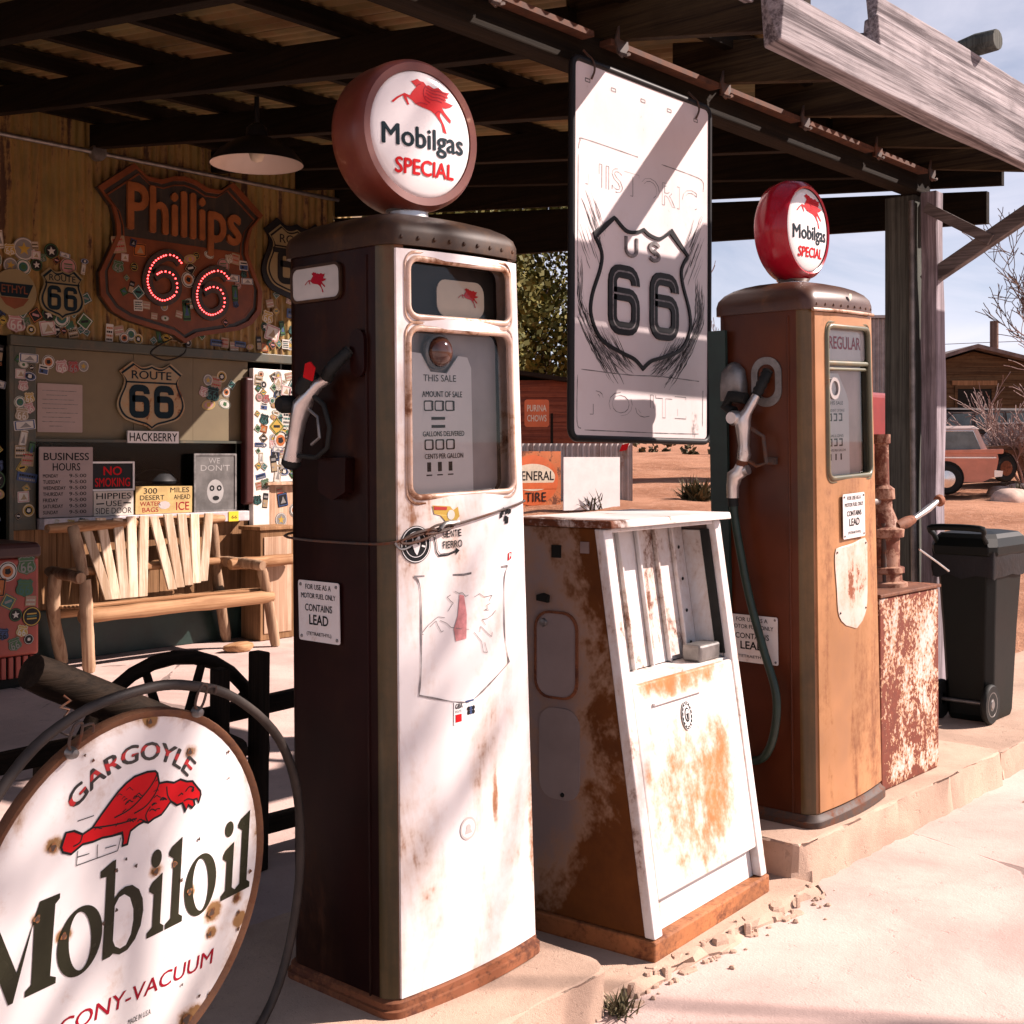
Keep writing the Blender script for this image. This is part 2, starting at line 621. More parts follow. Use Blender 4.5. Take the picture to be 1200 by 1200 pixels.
PEG = [(-1.0, -.03), (-.83, .11), (-.6, .235), (-.43, .2), (-.35, .31), (-.21, .45), (-.30, .52), (-.36, .58), (-.27, .61), (-.16, .67), (-.06, .62), (.04, .62),
       (.12, .54), (.2, .56), (.36, .50), (.52, .55), (.66, .47), (.90, .48), (.80, .38), (.84, .33), (.72, .30), (.76, .24), (.66, .22),
       (.80, .20), (1.0, .17), (.88, .09), (.72, .04), (.58, .045), (.68, -.08), (.88, -.24), (.86, -.33), (.75, -.26), (.53, -.08), (.5, -.19), (.64, -.41), (.72, -.62),
       (.6, -.59), (.55, -.38), (.34, -.17), (.2, -.10), (-.08, -.05), (-.28, 0), (-.385, .09), (-.55, .165), (-.47, -.04), (-.52, -.06), (-.61, .08),
       (-.645, .165), (-.8, .07), (-.95, -.055)]
def pegasus(mb, x, z, s, y, mi, wing=None, flip=1):
    mb.prism([(x + a * s * flip, z + b * s) for a, b in PEG], y, None, mi)
    if wing is not None:
        for P in ([(.10, .50), (.30, .44), (.55, .45), (.78, .42)], [(.10, .42), (.30, .36), (.55, .36), (.74, .33)], [(.08, .34), (.28, .27), (.50, .28), (.68, .25)], [(.04, .26), (.22, .19), (.42, .20), (.60, .17)],
                  [(.10, .53), (.02, .42), (.0, .28), (.06, .16), (.2, .10)], [(-.20, .46), (-.14, .52), (-.06, .55)], [(-.28, .0), (-.1, .06), (.1, .04)], [(.34, -.17), (.44, -.08), (.53, -.08)]):
            mb.ribbon([(x + a * s * flip, z + b * s) for a, b in crom(P, 4, False)], .022 * s, y - .0006, None, wing)

def wpart(mb, name, mats, parent, smooth=None, bevel=0, seg=2):
    """a part whose mesh is given in world coordinates (parent not rotated)"""
    return mb.build(name, mats, parent, loc=tuple(-c for c in parent.location), smooth=smooth, bevel=bevel, seg=seg)

# ================================================================== setting
def gz(x, y):
    d_ = math.hypot(x, y)
    k = max(0.0, d_ - 14)
    z = .03 * min(k, 46) + .012 * max(0, d_ - 60)
    if d_ > 11:
        a = min(1, (d_ - 11) / 8)
        z += a * (.06 * math.sin(x * .9 + 1.3 * math.sin(y * .5)) + .05 * math.sin(y * 1.1 + x * .35) + .03 * math.sin(2.7 * x - 1.9 * y))
    return z

t = NT('desert_dirt')
v = t.coord()
a = t.noise(v, .35, 6, .65, .5)
b = t.noise(v, 6, 5, .7)
cc = t.mix(t.ss(a, .3, .7), (.30, .135, .075), (.50, .26, .16))
cc = t.mix(t.math('MULTIPLY', t.ss(b, .5, .72), .55), cc, (.60, .36, .25))
cc = t.mix(t.math('MULTIPLY', t.ss(t.noise(v, 1.6, 8, .75), .58, .7), .5), cc, (.16, .075, .04))
t.bump(t.math('ADD', b, t.math('MULTIPLY', t.noise(v, 40, 4, .7), .5)), .9, .06)
MT['dirt'] = t.done(cc, .95, 0, .1)
MT['apron'] = m_concrete('apron_concrete', (.60, .44, .39), var=.26, speck=.5)
MT['slab'] = m_concrete('island_concrete', (.52, .365, .275), scale=2.0, crack=False, speck=.6)

mb = MB()
gs = [math.sinh(k / 60 * 5.2) / math.sinh(5.2) * 900 for k in range(-60, 61)]
gx = [g + 12 for g in gs]
gy = [g + 8 for g in gs]
vs = []
for y in gy:
    for x in gx:
        inside = -14 < x < 9.7 and -12 < y < 8.2
        vs.append((x, y, gz(x, y) - (.06 if inside else .0)))
n = len(gx)
mb.add(vs, [(j * n + i, j * n + i + 1, (j + 1) * n + i + 1, (j + 1) * n + i) for j in range(n - 1) for i in range(n - 1)])
struct(mb.build('ground', 'dirt', smooth=60))

def rough_slab(name, x0, x1, y0, y1, z0, z1, seed, jit=.012, corner=.06, step=.06, mat='slab', edge=.009):
    rg = random.Random(seed)
    P = rrect(x0, x1, y0, y1, corner, 4)
    Q = []
    for i in range(len(P)):
        a, b = Vector(P[i]), Vector(P[(i + 1) % len(P)])
        k = max(1, int((b - a).length / step))
        Q += [a.lerp(b, j / k) for j in range(k)]
    cx, cy = (x0 + x1) / 2, (y0 + y1) / 2
    def inset(p, d_):
        return (p.x - d_ * math.copysign(min(1, abs(p.x - cx) / ((x1 - x0) / 2) ) ** 3, p.x - cx) if True else 0,
                p.y - d_ * math.copysign(min(1, abs(p.y - cy) / ((y1 - y0) / 2)) ** 3, p.y - cy))
    rs = []
    for z, d_, j in ((z0, -.01, 1.2), (z0 + (z1 - z0) * .5, 0, 1.0), (z1 - edge * .7, .003, .8), (z1 - edge * .2, edge * .5, .5), (z1, edge, .3)):
        ring = []
        for p in Q:
            a = inset(p, d_)
            ring.append((a[0] + rg.uniform(-jit, jit) * j, a[1] + rg.uniform(-jit, jit) * j, z + rg.uniform(-1, 1) * .003 * j))
        rs.append(ring)
    m_ = MB()
    m_.rings(rs)
    return struct(m_.build(name, mat, smooth=22))

mb = MB().box(-13, 9.6, -11, 1.93, -.2, .0)
struct(mb.build('forecourt_apron', 'apron'))
mb = MB().box(-13, 7.1, 1.932, 8.1, -.2, -.004)
struct(mb.build('canopy_floor', 'apron'))
rough_slab('pump_island', .75, 2.535, 1.885, 2.8, -.05, .115, 3, corner=.09)
rough_slab('gutter_strip', 2.50, 3.66, 1.90, 2.9, -.05, .03, 5, jit=.03, corner=.03, edge=.03)
rough_slab('pump_island', 3.63, 5.40, 1.975, 2.9, -.05, .14, 7, corner=.05)
rough_slab('kerb_block', 5.45, 9.4, 2.0, 2.95, -.05, .115, 9, corner=.02)

# broken concrete and pebbles at the foot of the islands
rg = random.Random(2)
mb = MB()
for k in range(30):
    if k < 26:
        x, y = rg.uniform(2.45, 3.75), 1.90 - abs(rg.gauss(0, .035))
    else:
        x, y = rg.uniform(1.4, 6), 1.88 - abs(rg.gauss(0, .14))
    s_ = rg.choice((.003, .004, .006, .008, .010)) * rg.uniform(.6, 1.3)
    if k >= 26: s_ = min(s_, .005)
    ring = lambda r_, z: [(x + r_ * s_ * math.cos(q) * rg.uniform(.7, 1.2), y + r_ * s_ * math.sin(q) * rg.uniform(.7, 1.2), z) for q in (0, 1.1, 2.2, 3.2, 4.2, 5.3)]
    mb.rings([ring(1, -.002), ring(1.05, s_ * .5), ring(.5, s_ * rg.uniform(.8, 1.2))])
for k in range(46):                           # flat broken lips of the old kerb
    x, y = rg.uniform(2.56, 3.62), 1.897 + rg.gauss(0, .022)
    s_ = rg.choice((.006, .008, .011, .015, .022)) * rg.uniform(.7, 1.2)
    hh = rg.uniform(.004, .009) if y < 1.9 else .031 + rg.uniform(0, .004)
    an = [2 * math.pi * q / 7 + rg.uniform(-.25, .25) for q in range(7)]
    rd = [s_ * rg.uniform(.7, 1.25) for q in range(7)]
    mb.rings([[(x + 1.3 * rd[q] * f * math.cos(an[q]), y + .8 * rd[q] * f * math.sin(an[q]), z) for q in range(7)] for f, z in ((1.1, -.004), (1.0, hh * .8), (.82, hh))])
stuff(tag(mb.build('rubble', 'slab'), 'loose crumbs of broken concrete along the edge of the pump island', 'rubble'))

# ================================================================== canopy
WOODG = m_wood('weathered_grey_timber', (.40, .36, .365), (.085, .07, .074), 'x', .85, 1.0, 1.3)
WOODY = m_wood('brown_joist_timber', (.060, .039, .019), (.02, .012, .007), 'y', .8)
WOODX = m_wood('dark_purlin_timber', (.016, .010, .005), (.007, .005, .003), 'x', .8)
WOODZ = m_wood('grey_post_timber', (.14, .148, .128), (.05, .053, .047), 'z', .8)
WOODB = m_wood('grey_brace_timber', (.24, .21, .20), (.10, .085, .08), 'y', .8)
WOODR = m_wood('dark_rafter_timber', (.016, .010, .005), (.007, .005, .003), 'y', .8)  # base colour darkened to deepen the shade under the roof
WOODZL = m_wood('pale_post_timber', (.40, .35, .38), (.15, .125, .135), 'z', .85, 1.0, 1.4)
MT['roof_tin'] = m_rust('rusty_roof_tin', (.13, .11, .042), .5, .75, .7, 1.6, (1, .18, 1), r1=(.22, .1, .04), r2=(.08, .04, .018), grime=.6, metal=.1, var=.35)

canopy = thing('canopy', 'open timber canopy with corrugated tin roof over the fuel pumps', 'canopy', (6.4, 2.78, 0))
def zr(y):
    return 3.09 + .128 * (y - 2.45)
x = -2.6
k = 0
rg = random.Random(11)
while x < 6.8:
    x1 = min(x + .78, 6.9)
    m_ = MB()
    N = int(round((x1 + .06 - x) / .0125))
    dz = .004 * (k % 2) + rg.uniform(0, .003)
    rows = []
    for (y, e) in ((2.55 + rg.uniform(-.03, .03), 0), (5.2, 0), (8.06, 0)):
        rows.append([(x + (x1 + .06 - x) * i / N, y, zr(y) + dz + .011 * math.sin(2 * math.pi * (x + (x1 + .06 - x) * i / N) / .076)) for i in range(N + 1)])
    vs = [p for r_ in rows for p in r_]
    W_ = N + 1
    fs = [(j * W_ + i, (j + 1) * W_ + i, (j + 1) * W_ + i + 1, j * W_ + i + 1) for j in range(2) for i in range(N)]
    m_.add(vs, fs)
    wpart(m_, 'roof_sheet', 'roof_tin', canopy, smooth=60)
    x = x1
    k += 1
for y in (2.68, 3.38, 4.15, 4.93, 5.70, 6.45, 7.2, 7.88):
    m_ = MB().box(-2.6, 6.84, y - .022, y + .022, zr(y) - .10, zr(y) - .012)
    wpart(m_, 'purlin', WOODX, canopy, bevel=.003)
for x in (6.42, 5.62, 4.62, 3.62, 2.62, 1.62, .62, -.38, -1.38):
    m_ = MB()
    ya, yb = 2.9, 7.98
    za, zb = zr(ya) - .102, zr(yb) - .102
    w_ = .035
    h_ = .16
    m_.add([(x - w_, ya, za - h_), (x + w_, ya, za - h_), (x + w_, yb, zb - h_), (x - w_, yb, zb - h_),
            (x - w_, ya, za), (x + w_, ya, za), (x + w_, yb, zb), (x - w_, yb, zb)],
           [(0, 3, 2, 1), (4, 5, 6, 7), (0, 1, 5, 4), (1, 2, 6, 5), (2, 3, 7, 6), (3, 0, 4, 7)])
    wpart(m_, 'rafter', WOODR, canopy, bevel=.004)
# joist tails that carry the front board
for x in (6.38, 5.75, 5.02, 4.36, 3.66, 2.98, 2.29, 1.6, .9, .2, -.5, -1.2, -1.9):
    m_ = MB()
    ya, yb = 1.965, 2.95
    za, zb = 2.765, 2.935
    w_, h_ = .022, .17
    m_.add([(x - w_, ya, za), (x + w_, ya, za), (x + w_, yb, zb), (x - w_, yb, zb),
            (x - w_, ya, za + h_), (x + w_, ya, za + h_), (x + w_, yb, zb + h_), (x - w_, yb, zb + h_)],
           [(0, 3, 2, 1), (4, 5, 6, 7), (0, 1, 5, 4), (1, 2, 6, 5), (2, 3, 7, 6), (3, 0, 4, 7)])
    wpart(m_, 'joist_tail', WOODY, canopy, bevel=.003)
# tin hangers where the tails meet the beam
for x in (6.38, 5.75, 5.02, 4.36, 3.66, 2.98):
    m_ = MB().prism([(x - .045, 2.89), (x - .024, 2.94), (x + .02, 2.93), (x + .032, 2.87), (x + .0, 2.83), (x - .03, 2.84)], 2.70, 2.708)
    m_.tube([(x - .03, 2.70, 2.84), (x - .005, 2.685, 2.835), (x + .02, 2.69, 2.845)], .007, 6)
    wpart(m_, 'joist_hanger', 'iron', canopy)
m_ = MB().box(-2.6, 6.5, 2.765, 2.87, 2.78, 2.90)
wpart(m_, 'front_beam', WOODX, canopy, bevel=.006)
for (xa, xb) in ((3.6, 4.33), (4.4, 4.99), (5.06, 5.72), (5.8, 6.34), (2.3, 2.95), (3.02, 3.5)):
    m_ = MB().box(xa, xb, 2.71, 2.763, 2.868, 2.888)
    wpart(m_, 'rusty_strip', m_plain('dark_rust', (.09, .032, .014), .8, var=.4, vs=20), canopy)
def plank(m_, x0, x1, y0, y1, z0, z1, seed, amp=.006, n=28, droop=0.0):
    """weathered board along X: edges wander, ends are ragged"""
    rg_ = random.Random(seed)
    rs = []
    ph = [rg_.uniform(0, 6) for _ in range(6)]
    for i in range(n + 1):
        u = i / n
        x_ = x0 + (x1 - x0) * u
        e = lambda k: amp * (math.sin(u * 9 + ph[k]) + .6 * math.sin(u * 23 + ph[k] * 2))
        dz = -droop * u
        en = rg_.uniform(-.012, .012) if i in (0, n) else 0
        rs.append([(x_ + en, y0, z0 + e(0) + dz), (x_ - en, y1, z0 + e(1) + dz), (x_ + en, y1, z1 + e(2) + dz), (x_ - en, y0, z1 + e(3) + dz)])
    m_.rings([r_[::-1] for r_ in rs])
    return m_
wpart(plank(MB(), 3.30, 9.2, 1.855, 1.925, 2.612, 2.775, 3), 'front_board', WOODG, canopy, bevel=.008, seg=3)
wpart(plank(MB(), 4.05, 9.2, 1.905, 1.965, 2.79, 2.90, 4, .004), 'upper_board', WOODG, canopy, bevel=.006)
wpart(plank(MB(), 4.10, 9.2, 1.935, 1.975, 2.905, 3.00, 5, .004), 'upper_board', WOODG, canopy, bevel=.006)
wpart(plank(MB(), -2.6, 3.27, 1.935, 1.963, 2.735, 2.94, 6, .004), 'front_board', WOODG, canopy, bevel=.006)
# stub of a pole with a round log end, standing above the board
m_ = MB().box(5.02, 5.10, 1.985, 2.05, 2.80, 3.07)
m_.tube([(5.06, 2.03, 3.05), (5.06, 1.96, 3.06), (5.05, 1.87, 3.06)], [.04, .045, .042], 12)
wpart(m_, 'log_stub', WOODZ, canopy, bevel=.004)
# end of the canopy: two long boards with a slit of light between
def yz_board(ya, yb, za0, zb0, za1, zb1, x0, x1):
    return MB().add([(x0, ya, za0), (x1, ya, za0), (x1, yb, zb0), (x0, yb, zb0), (x0, ya, za1), (x1, ya, za1), (x1, yb, zb1), (x0, yb, zb1)],
                    [(0, 3, 2, 1), (4, 5, 6, 7), (0, 1, 5, 4), (1, 2, 6, 5), (2, 3, 7, 6), (3, 0, 4, 7)])
wpart(yz_board(2.58, 7.98, 2.655, 2.97, 2.83, 3.36, 6.80, 6.84), 'end_board', WOODR, canopy)
wpart(yz_board(2.50, 7.98, 2.852, 3.376, zr(2.5) - .03, zr(7.98) - .02, 6.805, 6.84), 'end_board', WOODR, canopy)
# main post: a dark square post behind a pale split post
m_ = MB()
m_.rings([[(6.38 + a, 2.80 + b, z) for a, b in ((0, 0), (.15, 0), (.15, .17), (0, .17))] for z in (0, 1.2, 2.0, 2.78)])
wpart(m_, 'post', WOODZ, canopy, bevel=.008)
m_ = MB()
rg = random.Random(8)
ringz = []
for i in range(15):
    z = 2.78 * i / 14
    w_ = .075 + .012 * math.sin(i * .9) + (.025 if z < 2.3 else 0)
    x0 = 6.372 + .006 * math.sin(i * 1.7)
    ringz.append([(x0, 2.68 + rg.uniform(-.004, .004), z), (x0 + w_ + .02, 2.68, z), (x0 + w_ + .02, 2.765, z), (x0, 2.765, z)])
m_.rings(ringz)
wpart(m_, 'split_post', WOODZL, canopy, bevel=.006)
m_ = MB()
m_.tube([(6.36, 2.79, .1), (6.355, 2.80, 1.5), (6.36, 2.81, 2.74)], .017, 8)
wpart(m_, 'conduit', 'steel', canopy, smooth=50)
def bar(m_, a, b, w_, h_, mi=0):
    a, b = Vector(a), Vector(b)
    d_ = (b - a).normalized()
    sx = Vector((1, 0, 0))
    if abs(d_.dot(sx)) > .9: sx = Vector((0, 1, 0))
    s_ = (sx - d_ * sx.dot(d_)).normalized()
    u_ = s_.cross(d_)
    m_.rings([[p + s_ * w_ * i + u_ * h_ * j for i, j in ((-.5, -.5), (.5, -.5), (.5, .5), (-.5, .5))] for p in (a, b)], mi)
    return m_
wpart(bar(MB(), (6.42, 2.76, 2.31), (6.42, 1.97, 2.76), .06, .075), 'brace', WOODB, canopy, bevel=.004)
wpart(bar(MB(), (6.375, 2.74, 2.70), (6.38, 2.40, 2.49), .02, .055), 'tie_strap', WOODB, canopy, bevel=.002)
# the far posts along the island and at the wall, out of the picture
for (x, y) in ((-1.6, 2.8), (6.72, 7.9)):
    wpart(MB().box(x, x + .14, y, y + .09, 0, 2.78), 'post', WOODZ, canopy, bevel=.006)

# pendant lamp
t = NT('enamel_inside')
MT['lamp_in'] = t.done((.62, .5, .42), .35)
lamp = thing('pendant_lamp', 'dark enamel pendant lamp with pale inside hanging under the tin roof', 'lamp', (4.22, 5.6, 2.99))
MB().lathe([(.255, 0), (.25, .015), (.20, .075), (.12, .125), (.06, .15), (.055, .2), (.03, .22), (.0, .222)], n=36).build('shade', MT['black'], lamp, smooth=50)
MB().lathe([(.0, .19), (.05, .15), (.115, .118), (.195, .07), (.248, .008), (.252, .0)], n=36).build('shade_lining', MT['lamp_in'], lamp, smooth=60)
MB().tube([(0, 0, .21), (0, 0, .37)], .014, 8).build('stem', MT['black'], lamp, smooth=50)
MB().lathe([(0, -.02), (.03, -.01), (.045, .03), (.04, .08), (.025, .12)], n=16).build('bulb', MT['cream'], lamp, loc=(0, 0, .03), smooth=60)

# ================================================================== store front
MT['wall_tin'] = m_rust('ochre_wall_tin', (.20, .14, .036), .52, .64, .55, 2.2, (5, 5, .5), r1=(.10, .045, .02), r2=(.03, .016, .01), grime=.5, var=.25, metal=.1)
MT['trim'] = m_rust('green_grey_trim', (.055, .058, .04), .62, .8, .5, 3, (1, 1, 1), grime=.2)
MT['blind'] = m_plain('olive_cream_board', (.155, .12, .065), .6, var=.12, vs=2)
MT['sill'] = m_plain('pale_sill_paint', (.55, .49, .50), .6, var=.2, vs=12)
MT['planks'] = m_wood('ochre_wall_planks', (.36, .20, .10), (.19, .10, .05), 'z', .75)
MT['base_green'] = m_plain('dark_green_paint', (.016, .035, .03), .4, var=.3)
MT['dark'] = m_plain('dark_interior', (.012, .012, .010), .8, var=.2)
MT['doorw'] = m_plain('white_door', (.74, .68, .62), .55, var=.12, vs=6)
MT['doorc'] = m_wood('cream_door_wood', (.60, .42, .30), (.36, .22, .14), 'z', .7, .5, .4)
MT['stucco'] = m_plain('side_stucco', (.3, .22, .14), .9, var=.15, bump=.3)

store = thing('store_building', 'old roadside store with corrugated ochre tin front covered in stickers', 'building', (2.5, 8.0, 0))
def corr_z(x0, x1, z0, z1, y, pitch=.066, amp=.009):
    m_ = MB()
    N = max(4, int((x1 - x0) / .011))
    vs = []
    for z in (z0, z1):
        vs += [(x0 + (x1 - x0) * i / N, y + amp * math.sin(2 * math.pi * (x0 + (x1 - x0) * i / N) / pitch), z) for i in range(N + 1)]
    W_ = N + 1
    m_.add(vs, [(i, i + 1, W_ + i + 1, W_ + i) for i in range(N)])
    return m_
rg = random.Random(21)
x = -2.6
while x < 6.99:
    x1 = min(x + .65, 7.0)
    wpart(corr_z(x, x1 + (.03 if x1 < 7 else 0), 2.19 if x1 > 4.0 else .0, 3.80, 7.985 + rg.uniform(-.003, .003)), 'wall_sheet', 'wall_tin', store, smooth=60)
    x = x1
wpart(corr_z(6.56, 7.0, 0, 2.19, 7.985), 'wall_sheet', 'wall_tin', store, smooth=60)
wpart(MB().box(3.99, 6.56, 7.93, 7.985, 2.125, 2.195), 'window_trim', 'trim', store, bevel=.006)
wpart(MB().box(4.02, 4.175, 7.945, 7.985, .9, 2.123), 'window_trim', 'trim', store, bevel=.004)
wpart(MB().box(3.985, 4.016, 7.935, 7.985, 0, 2.123), 'window_trim', 'trim', store, bevel=.004)
wpart(MB().box(4.178, 4.93, 7.985, 8.0, 1.51, 2.123), 'blind_panel', 'blind', store)
wpart(MB().box(4.933, 5.43, 7.983, 8.0, 1.51, 2.123), 'blind_panel', 'blind', store)
wpart(MB().box(5.433, 5.93, 7.985, 8.0, 1.51, 2.123), 'blind_panel', 'blind', store)
wpart(MB().box(4.178, 5.93, 7.95, 7.99, 1.49, 1.508), 'window_trim', 'trim', store)
wpart(MB().box(4.178, 5.93, 8.0, 8.004, .98, 1.49), 'window_pane', 'old_pane', store)
wpart(MB().box(4.178, 5.93, 8.3, 8.32, .9, 1.6), 'interior_board', 'dark', store)
wpart(MB().box(4.1, 6.0, 8.006, 8.3, .88, .95), 'interior_shelf', 'dark', store)
wpart(MB().box(4.20, 5.87, 7.88, 7.99, .90, .975), 'window_sill', 'sill', store, bevel=.005)
x = 4.02
while x < 5.93:
    wpart(MB().box(x + .0015, min(x + .16, 5.93) - .0015, 7.975 + rg.uniform(0, .006), 7.995, .35, .898), 'wall_plank', 'planks', store, bevel=.002)
    x += .16
wpart(MB().box(4.02, 5.93, 7.965, 7.995, 0, .348), 'base_board', 'base_green', store)
wpart(MB().box(5.945, 6.10, 7.935, 7.99, .85, 2.075), 'door_frame', 'doorw', store, bevel=.004)
wpart(MB().box(6.105, 6.555, 7.945, 7.99, 1.19, 2.075), 'door_panel', 'doorw', store, bevel=.004)
wpart(MB().box(6.06, 6.555, 7.90, 7.99, 1.165, 1.187), 'door_rail', 'doorc', store, bevel=.004)
wpart(MB().box(6.02, 6.13, 7.95, 7.99, 0, 1.163), 'door_board', 'doorc', store, bevel=.003)
wpart(MB().box(6.133, 6.42, 7.955, 7.99, 0, 1.163), 'door_board', 'doorc', store, bevel=.003)
wpart(MB().box(6.423, 6.555, 7.95, 7.99, 0, 1.163), 'door_board', 'doorc', store, bevel=.003)
wpart(MB().box(5.85, 5.93, 7.90, 7.98, 1.02, 2.0), 'dark_red_post', m_plain('dark_red_enamel', (.05, .012, .01), .4), store, bevel=.02, seg=3)
wpart(MB().tube([(-2.6, 7.93, 3.50), (4.9, 7.93, 3.50), (6.8, 7.93, 3.505)], .017, 8), 'conduit', MT['steel'], store, smooth=50)
wpart(MB().lathe([(0, -.03), (.055, -.03), (.06, 0), (.055, .03), (0, .03)], (4.62, 7.93, 3.50), 'y', 12), 'junction_box', MT['steel'], store, smooth=50)
wpart(MB().box(7.0, 7.12, 8.0, 14.0, 0, 3.85), 'side_wall', 'stucco', store)
wpart(MB().box(-2.6, 7.0, 13.9, 14.0, 0, 3.85), 'rear_wall', 'stucco', store)
wpart(MB().box(-2.6, -2.5, 8.02, 13.9, 0, 3.85), 'side_wall', 'stucco', store)
wpart(MB().box(-2.7, 7.2, 8.03, 14.1, 3.86, 3.94), 'roof', 'tin', store)
wpart(MB().box(-2.5, 7.0, 8.35, 8.37, 0, 3.85), 'inner_wall', 'dark', store)

# ------------------------------------------------------------------ stickers
SC = {k: m_plain('sticker_' + k, c, .45, var=.08) for k, c in dict(white=(.52, .49, .44), yellow=(.42, .27, .04), red=(.32, .02, .015), orange=(.38, .11, .02), blue=(.03, .06, .16), teal=(.02, .10, .09), green=(.03, .10, .03), black=(.012, .012, .013), grey=(.2, .19, .18), pink=(.42, .2, .2), tan=(.3, .22, .13)).items()}
def sticker_mesh(seed):
    rg_ = random.Random(seed)
    m_ = MB()
    names = rg_.choices(['white', 'white', 'white', 'yellow', 'red', 'orange', 'blue', 'teal', 'green', 'black', 'grey', 'pink', 'tan', 'black'], k=4)
    if names[1] == names[0]: names[1] = 'black' if names[0] != 'black' else 'white'
    if names[2] == names[1]: names[2] = 'white' if names[1] != 'white' else 'black'
    kind = rg_.choice(('disc', 'disc', 'oval', 'rect', 'rect', 'wide', 'shield', 'diamond'))
    y = -.0012
    if kind in ('disc', 'oval'):
        a, b = (1, 1) if kind == 'disc' else (1.1, .68)
        m_.prism(circle(0, 0, .5 * a, 28, .5 * b), 0, .0015, 0)
        m_.prism([circle(0, 0, .46 * a, 28, .46 * b), circle(0, 0, .41 * a, 28, .41 * b)], y, None, 1)
        q = rg_.random()
        if q < .4:
            m_.prism(circle(0, 0, .29 * a, 20, .29 * b), y, None, 2)
            m_.prism([(c[0] * .8, c[1] * .8) for c in shield(.2, .2)], 2 * y, None, 1)
        elif q < .7:
            m_.prism([(.3 * a * math.cos(k * math.pi / 5 + math.pi / 2) * (1 if k % 2 == 0 else .42), .3 * b * math.sin(k * math.pi / 5 + math.pi / 2) * (1 if k % 2 == 0 else .42)) for k in range(10)], y, None, 2)
        else:
            for j in range(3):
                m_.box(-.25 * a, .25 * a, y, 0, -.14 * b + j * .12 * b, -.07 * b + j * .12 * b, 1 + j % 2)
    elif kind == 'shield':
        m_.prism(shield(.5, .5), 0, .0015, 0)
        m_.prism([shield(.46, .46), shield(.42, .42)], y, None, 1)
        m_.ribbon([(-.4, .22), (.4, .22)], .04, y, None, 1)
        for sx in (-.17, .17):
            m_.prism([circle(sx, -.2, .14, 16, .16), circle(sx, -.2, .06, 16, .08)], y, None, 1)
            m_.ribbon([(sx - .11, -.15), (sx - .08, .06), (sx + .06, .13)], .07, y, None, 1)
    elif kind == 'diamond':
        m_.prism([(0, -.5), (.5, 0), (0, .5), (-.5, 0)], 0, .0015, 0)
        m_.prism([[(0, -.44), (.44, 0), (0, .44), (-.44, 0)], [(0, -.38), (.38, 0), (0, .38), (-.38, 0)]], y, None, 1)
        m_.box(-.2, .2, y, 0, -.05, .08, 2)
    else:
        a, b = (.45, .5) if kind == 'rect' else (.7, .3)
        if rg_.random() < .4: a, b = b, a
        m_.prism(rrect(-a, a, -b, b, .05, 2), 0, .0015, 0)
        q = rg_.random()
        if q < .35:
            m_.prism(rrect(-a * .88, a * .88, -b * .88, b * .1, .03, 2), y, None, 1)
            m_.prism(circle(-a * .3, -b * .4, min(a, b) * .3, 14), 2 * y, None, 2)
            m_.box(-a * .75, a * .7, y, 0, b * .35, b * .65, 2)
        elif q < .7:
            n_ = 2 if b < .4 else 4
            for j in range(n_):
                z = b * .8 - (j + 1) * 1.6 * b / n_
                xx = -a * .8
                while xx < a * .7:                    # unreadable small print
                    w_ = rg_.uniform(.05, .16)
                    m_.box(xx, min(xx + w_, a * .8), y, 0, z + .06 * b, z + 1.1 * b / n_, 1 + j % 2)
                    xx += w_ + .035
        else:
            m_.prism([rrect(-a * .92, a * .92, -b * .9, b * .9, .05, 2), rrect(-a * .8, a * .8, -b * .76, b * .76, .03, 2)], y, None, 1)
            m_.prism([(-a * .5, -b * .5), (a * .6, -b * .5), (a * .1, b * .55), (-a * .15, 0)], y, None, 2)
    me = bpy.data.meshes.new('sticker')
    me.from_pydata(m_.v, [], m_.f)
    for k in names[:3]:
        me.materials.append(SC[k])
    me.polygons.foreach_set('material_index', m_.m)
    return me
STK = [sticker_mesh(100 + i) for i in range(44)]
_sk = [0]
def sticker(parent, x, y, z, s, rg_, rot=None):
    o = put('sticker', STK[rg_.randrange(len(STK))], parent)
    o.location = Vector((x, y, z)) - Vector(parent.location) if parent.parent is None else Vector((x, y, z))
    o.rotation_euler = (0, rg_.uniform(-.25, .25) if rot is None else rot, 0)
    o.scale = (s, 1, s)
    _sk[0] += 1
    return o
def cover(parent, x0, x1, z0, z1, y, n, smin, smax, rg_, avoid=(), gap=.36):
    pts = []
    for _ in range(n * 14):
        if len(pts) >= n: break
        s_ = rg_.uniform(smin, smax)
        x_, z_ = rg_.uniform(x0 + s_ * .4, x1 - s_ * .4), rg_.uniform(z0 + s_ * .4, z1 - s_ * .4)
        if any(a < x_ < b and c < z_ < d_ for a, b, c, d_ in avoid): continue
        if all(math.hypot(x_ - p[0], z_ - p[1]) > (s_ + p[2]) * gap for p in pts):
            pts.append((x_, z_, s_))
    for i, (x_, z_, s_) in enumerate(pts):
        sticker(parent, x_, y - .0008 * (i % 4), z_, s_, rg_)
rg = random.Random(77)
cover(store, 3.75, 4.62, 2.20, 2.40, 7.972, 24, .06, .15, rg, gap=.30)
cover(store, 3.75, 4.60, 2.40, 2.85, 7.972, 24, .05, .18, rg, [(4.20, 4.55, 2.32, 2.68), (3.9, 4.2, 2.33, 2.6)])
cover(store, 4.62, 6.5, 2.2, 2.33, 7.972, 22, .06, .11, rg)
cover(store, 6.05, 6.75, 2.2, 2.75, 7.972, 26, .07, .14, rg)
cover(store, 3.6, 3.98, .9, 2.2, 7.972, 26, .07, .14, rg)
cover(store, 4.022, 4.173, .95, 2.12, 7.943, 34, .06, .11, rg)
cover(store, 5.95, 6.095, 1.0, 2.06, 7.933, 24, .05, .09, rg)
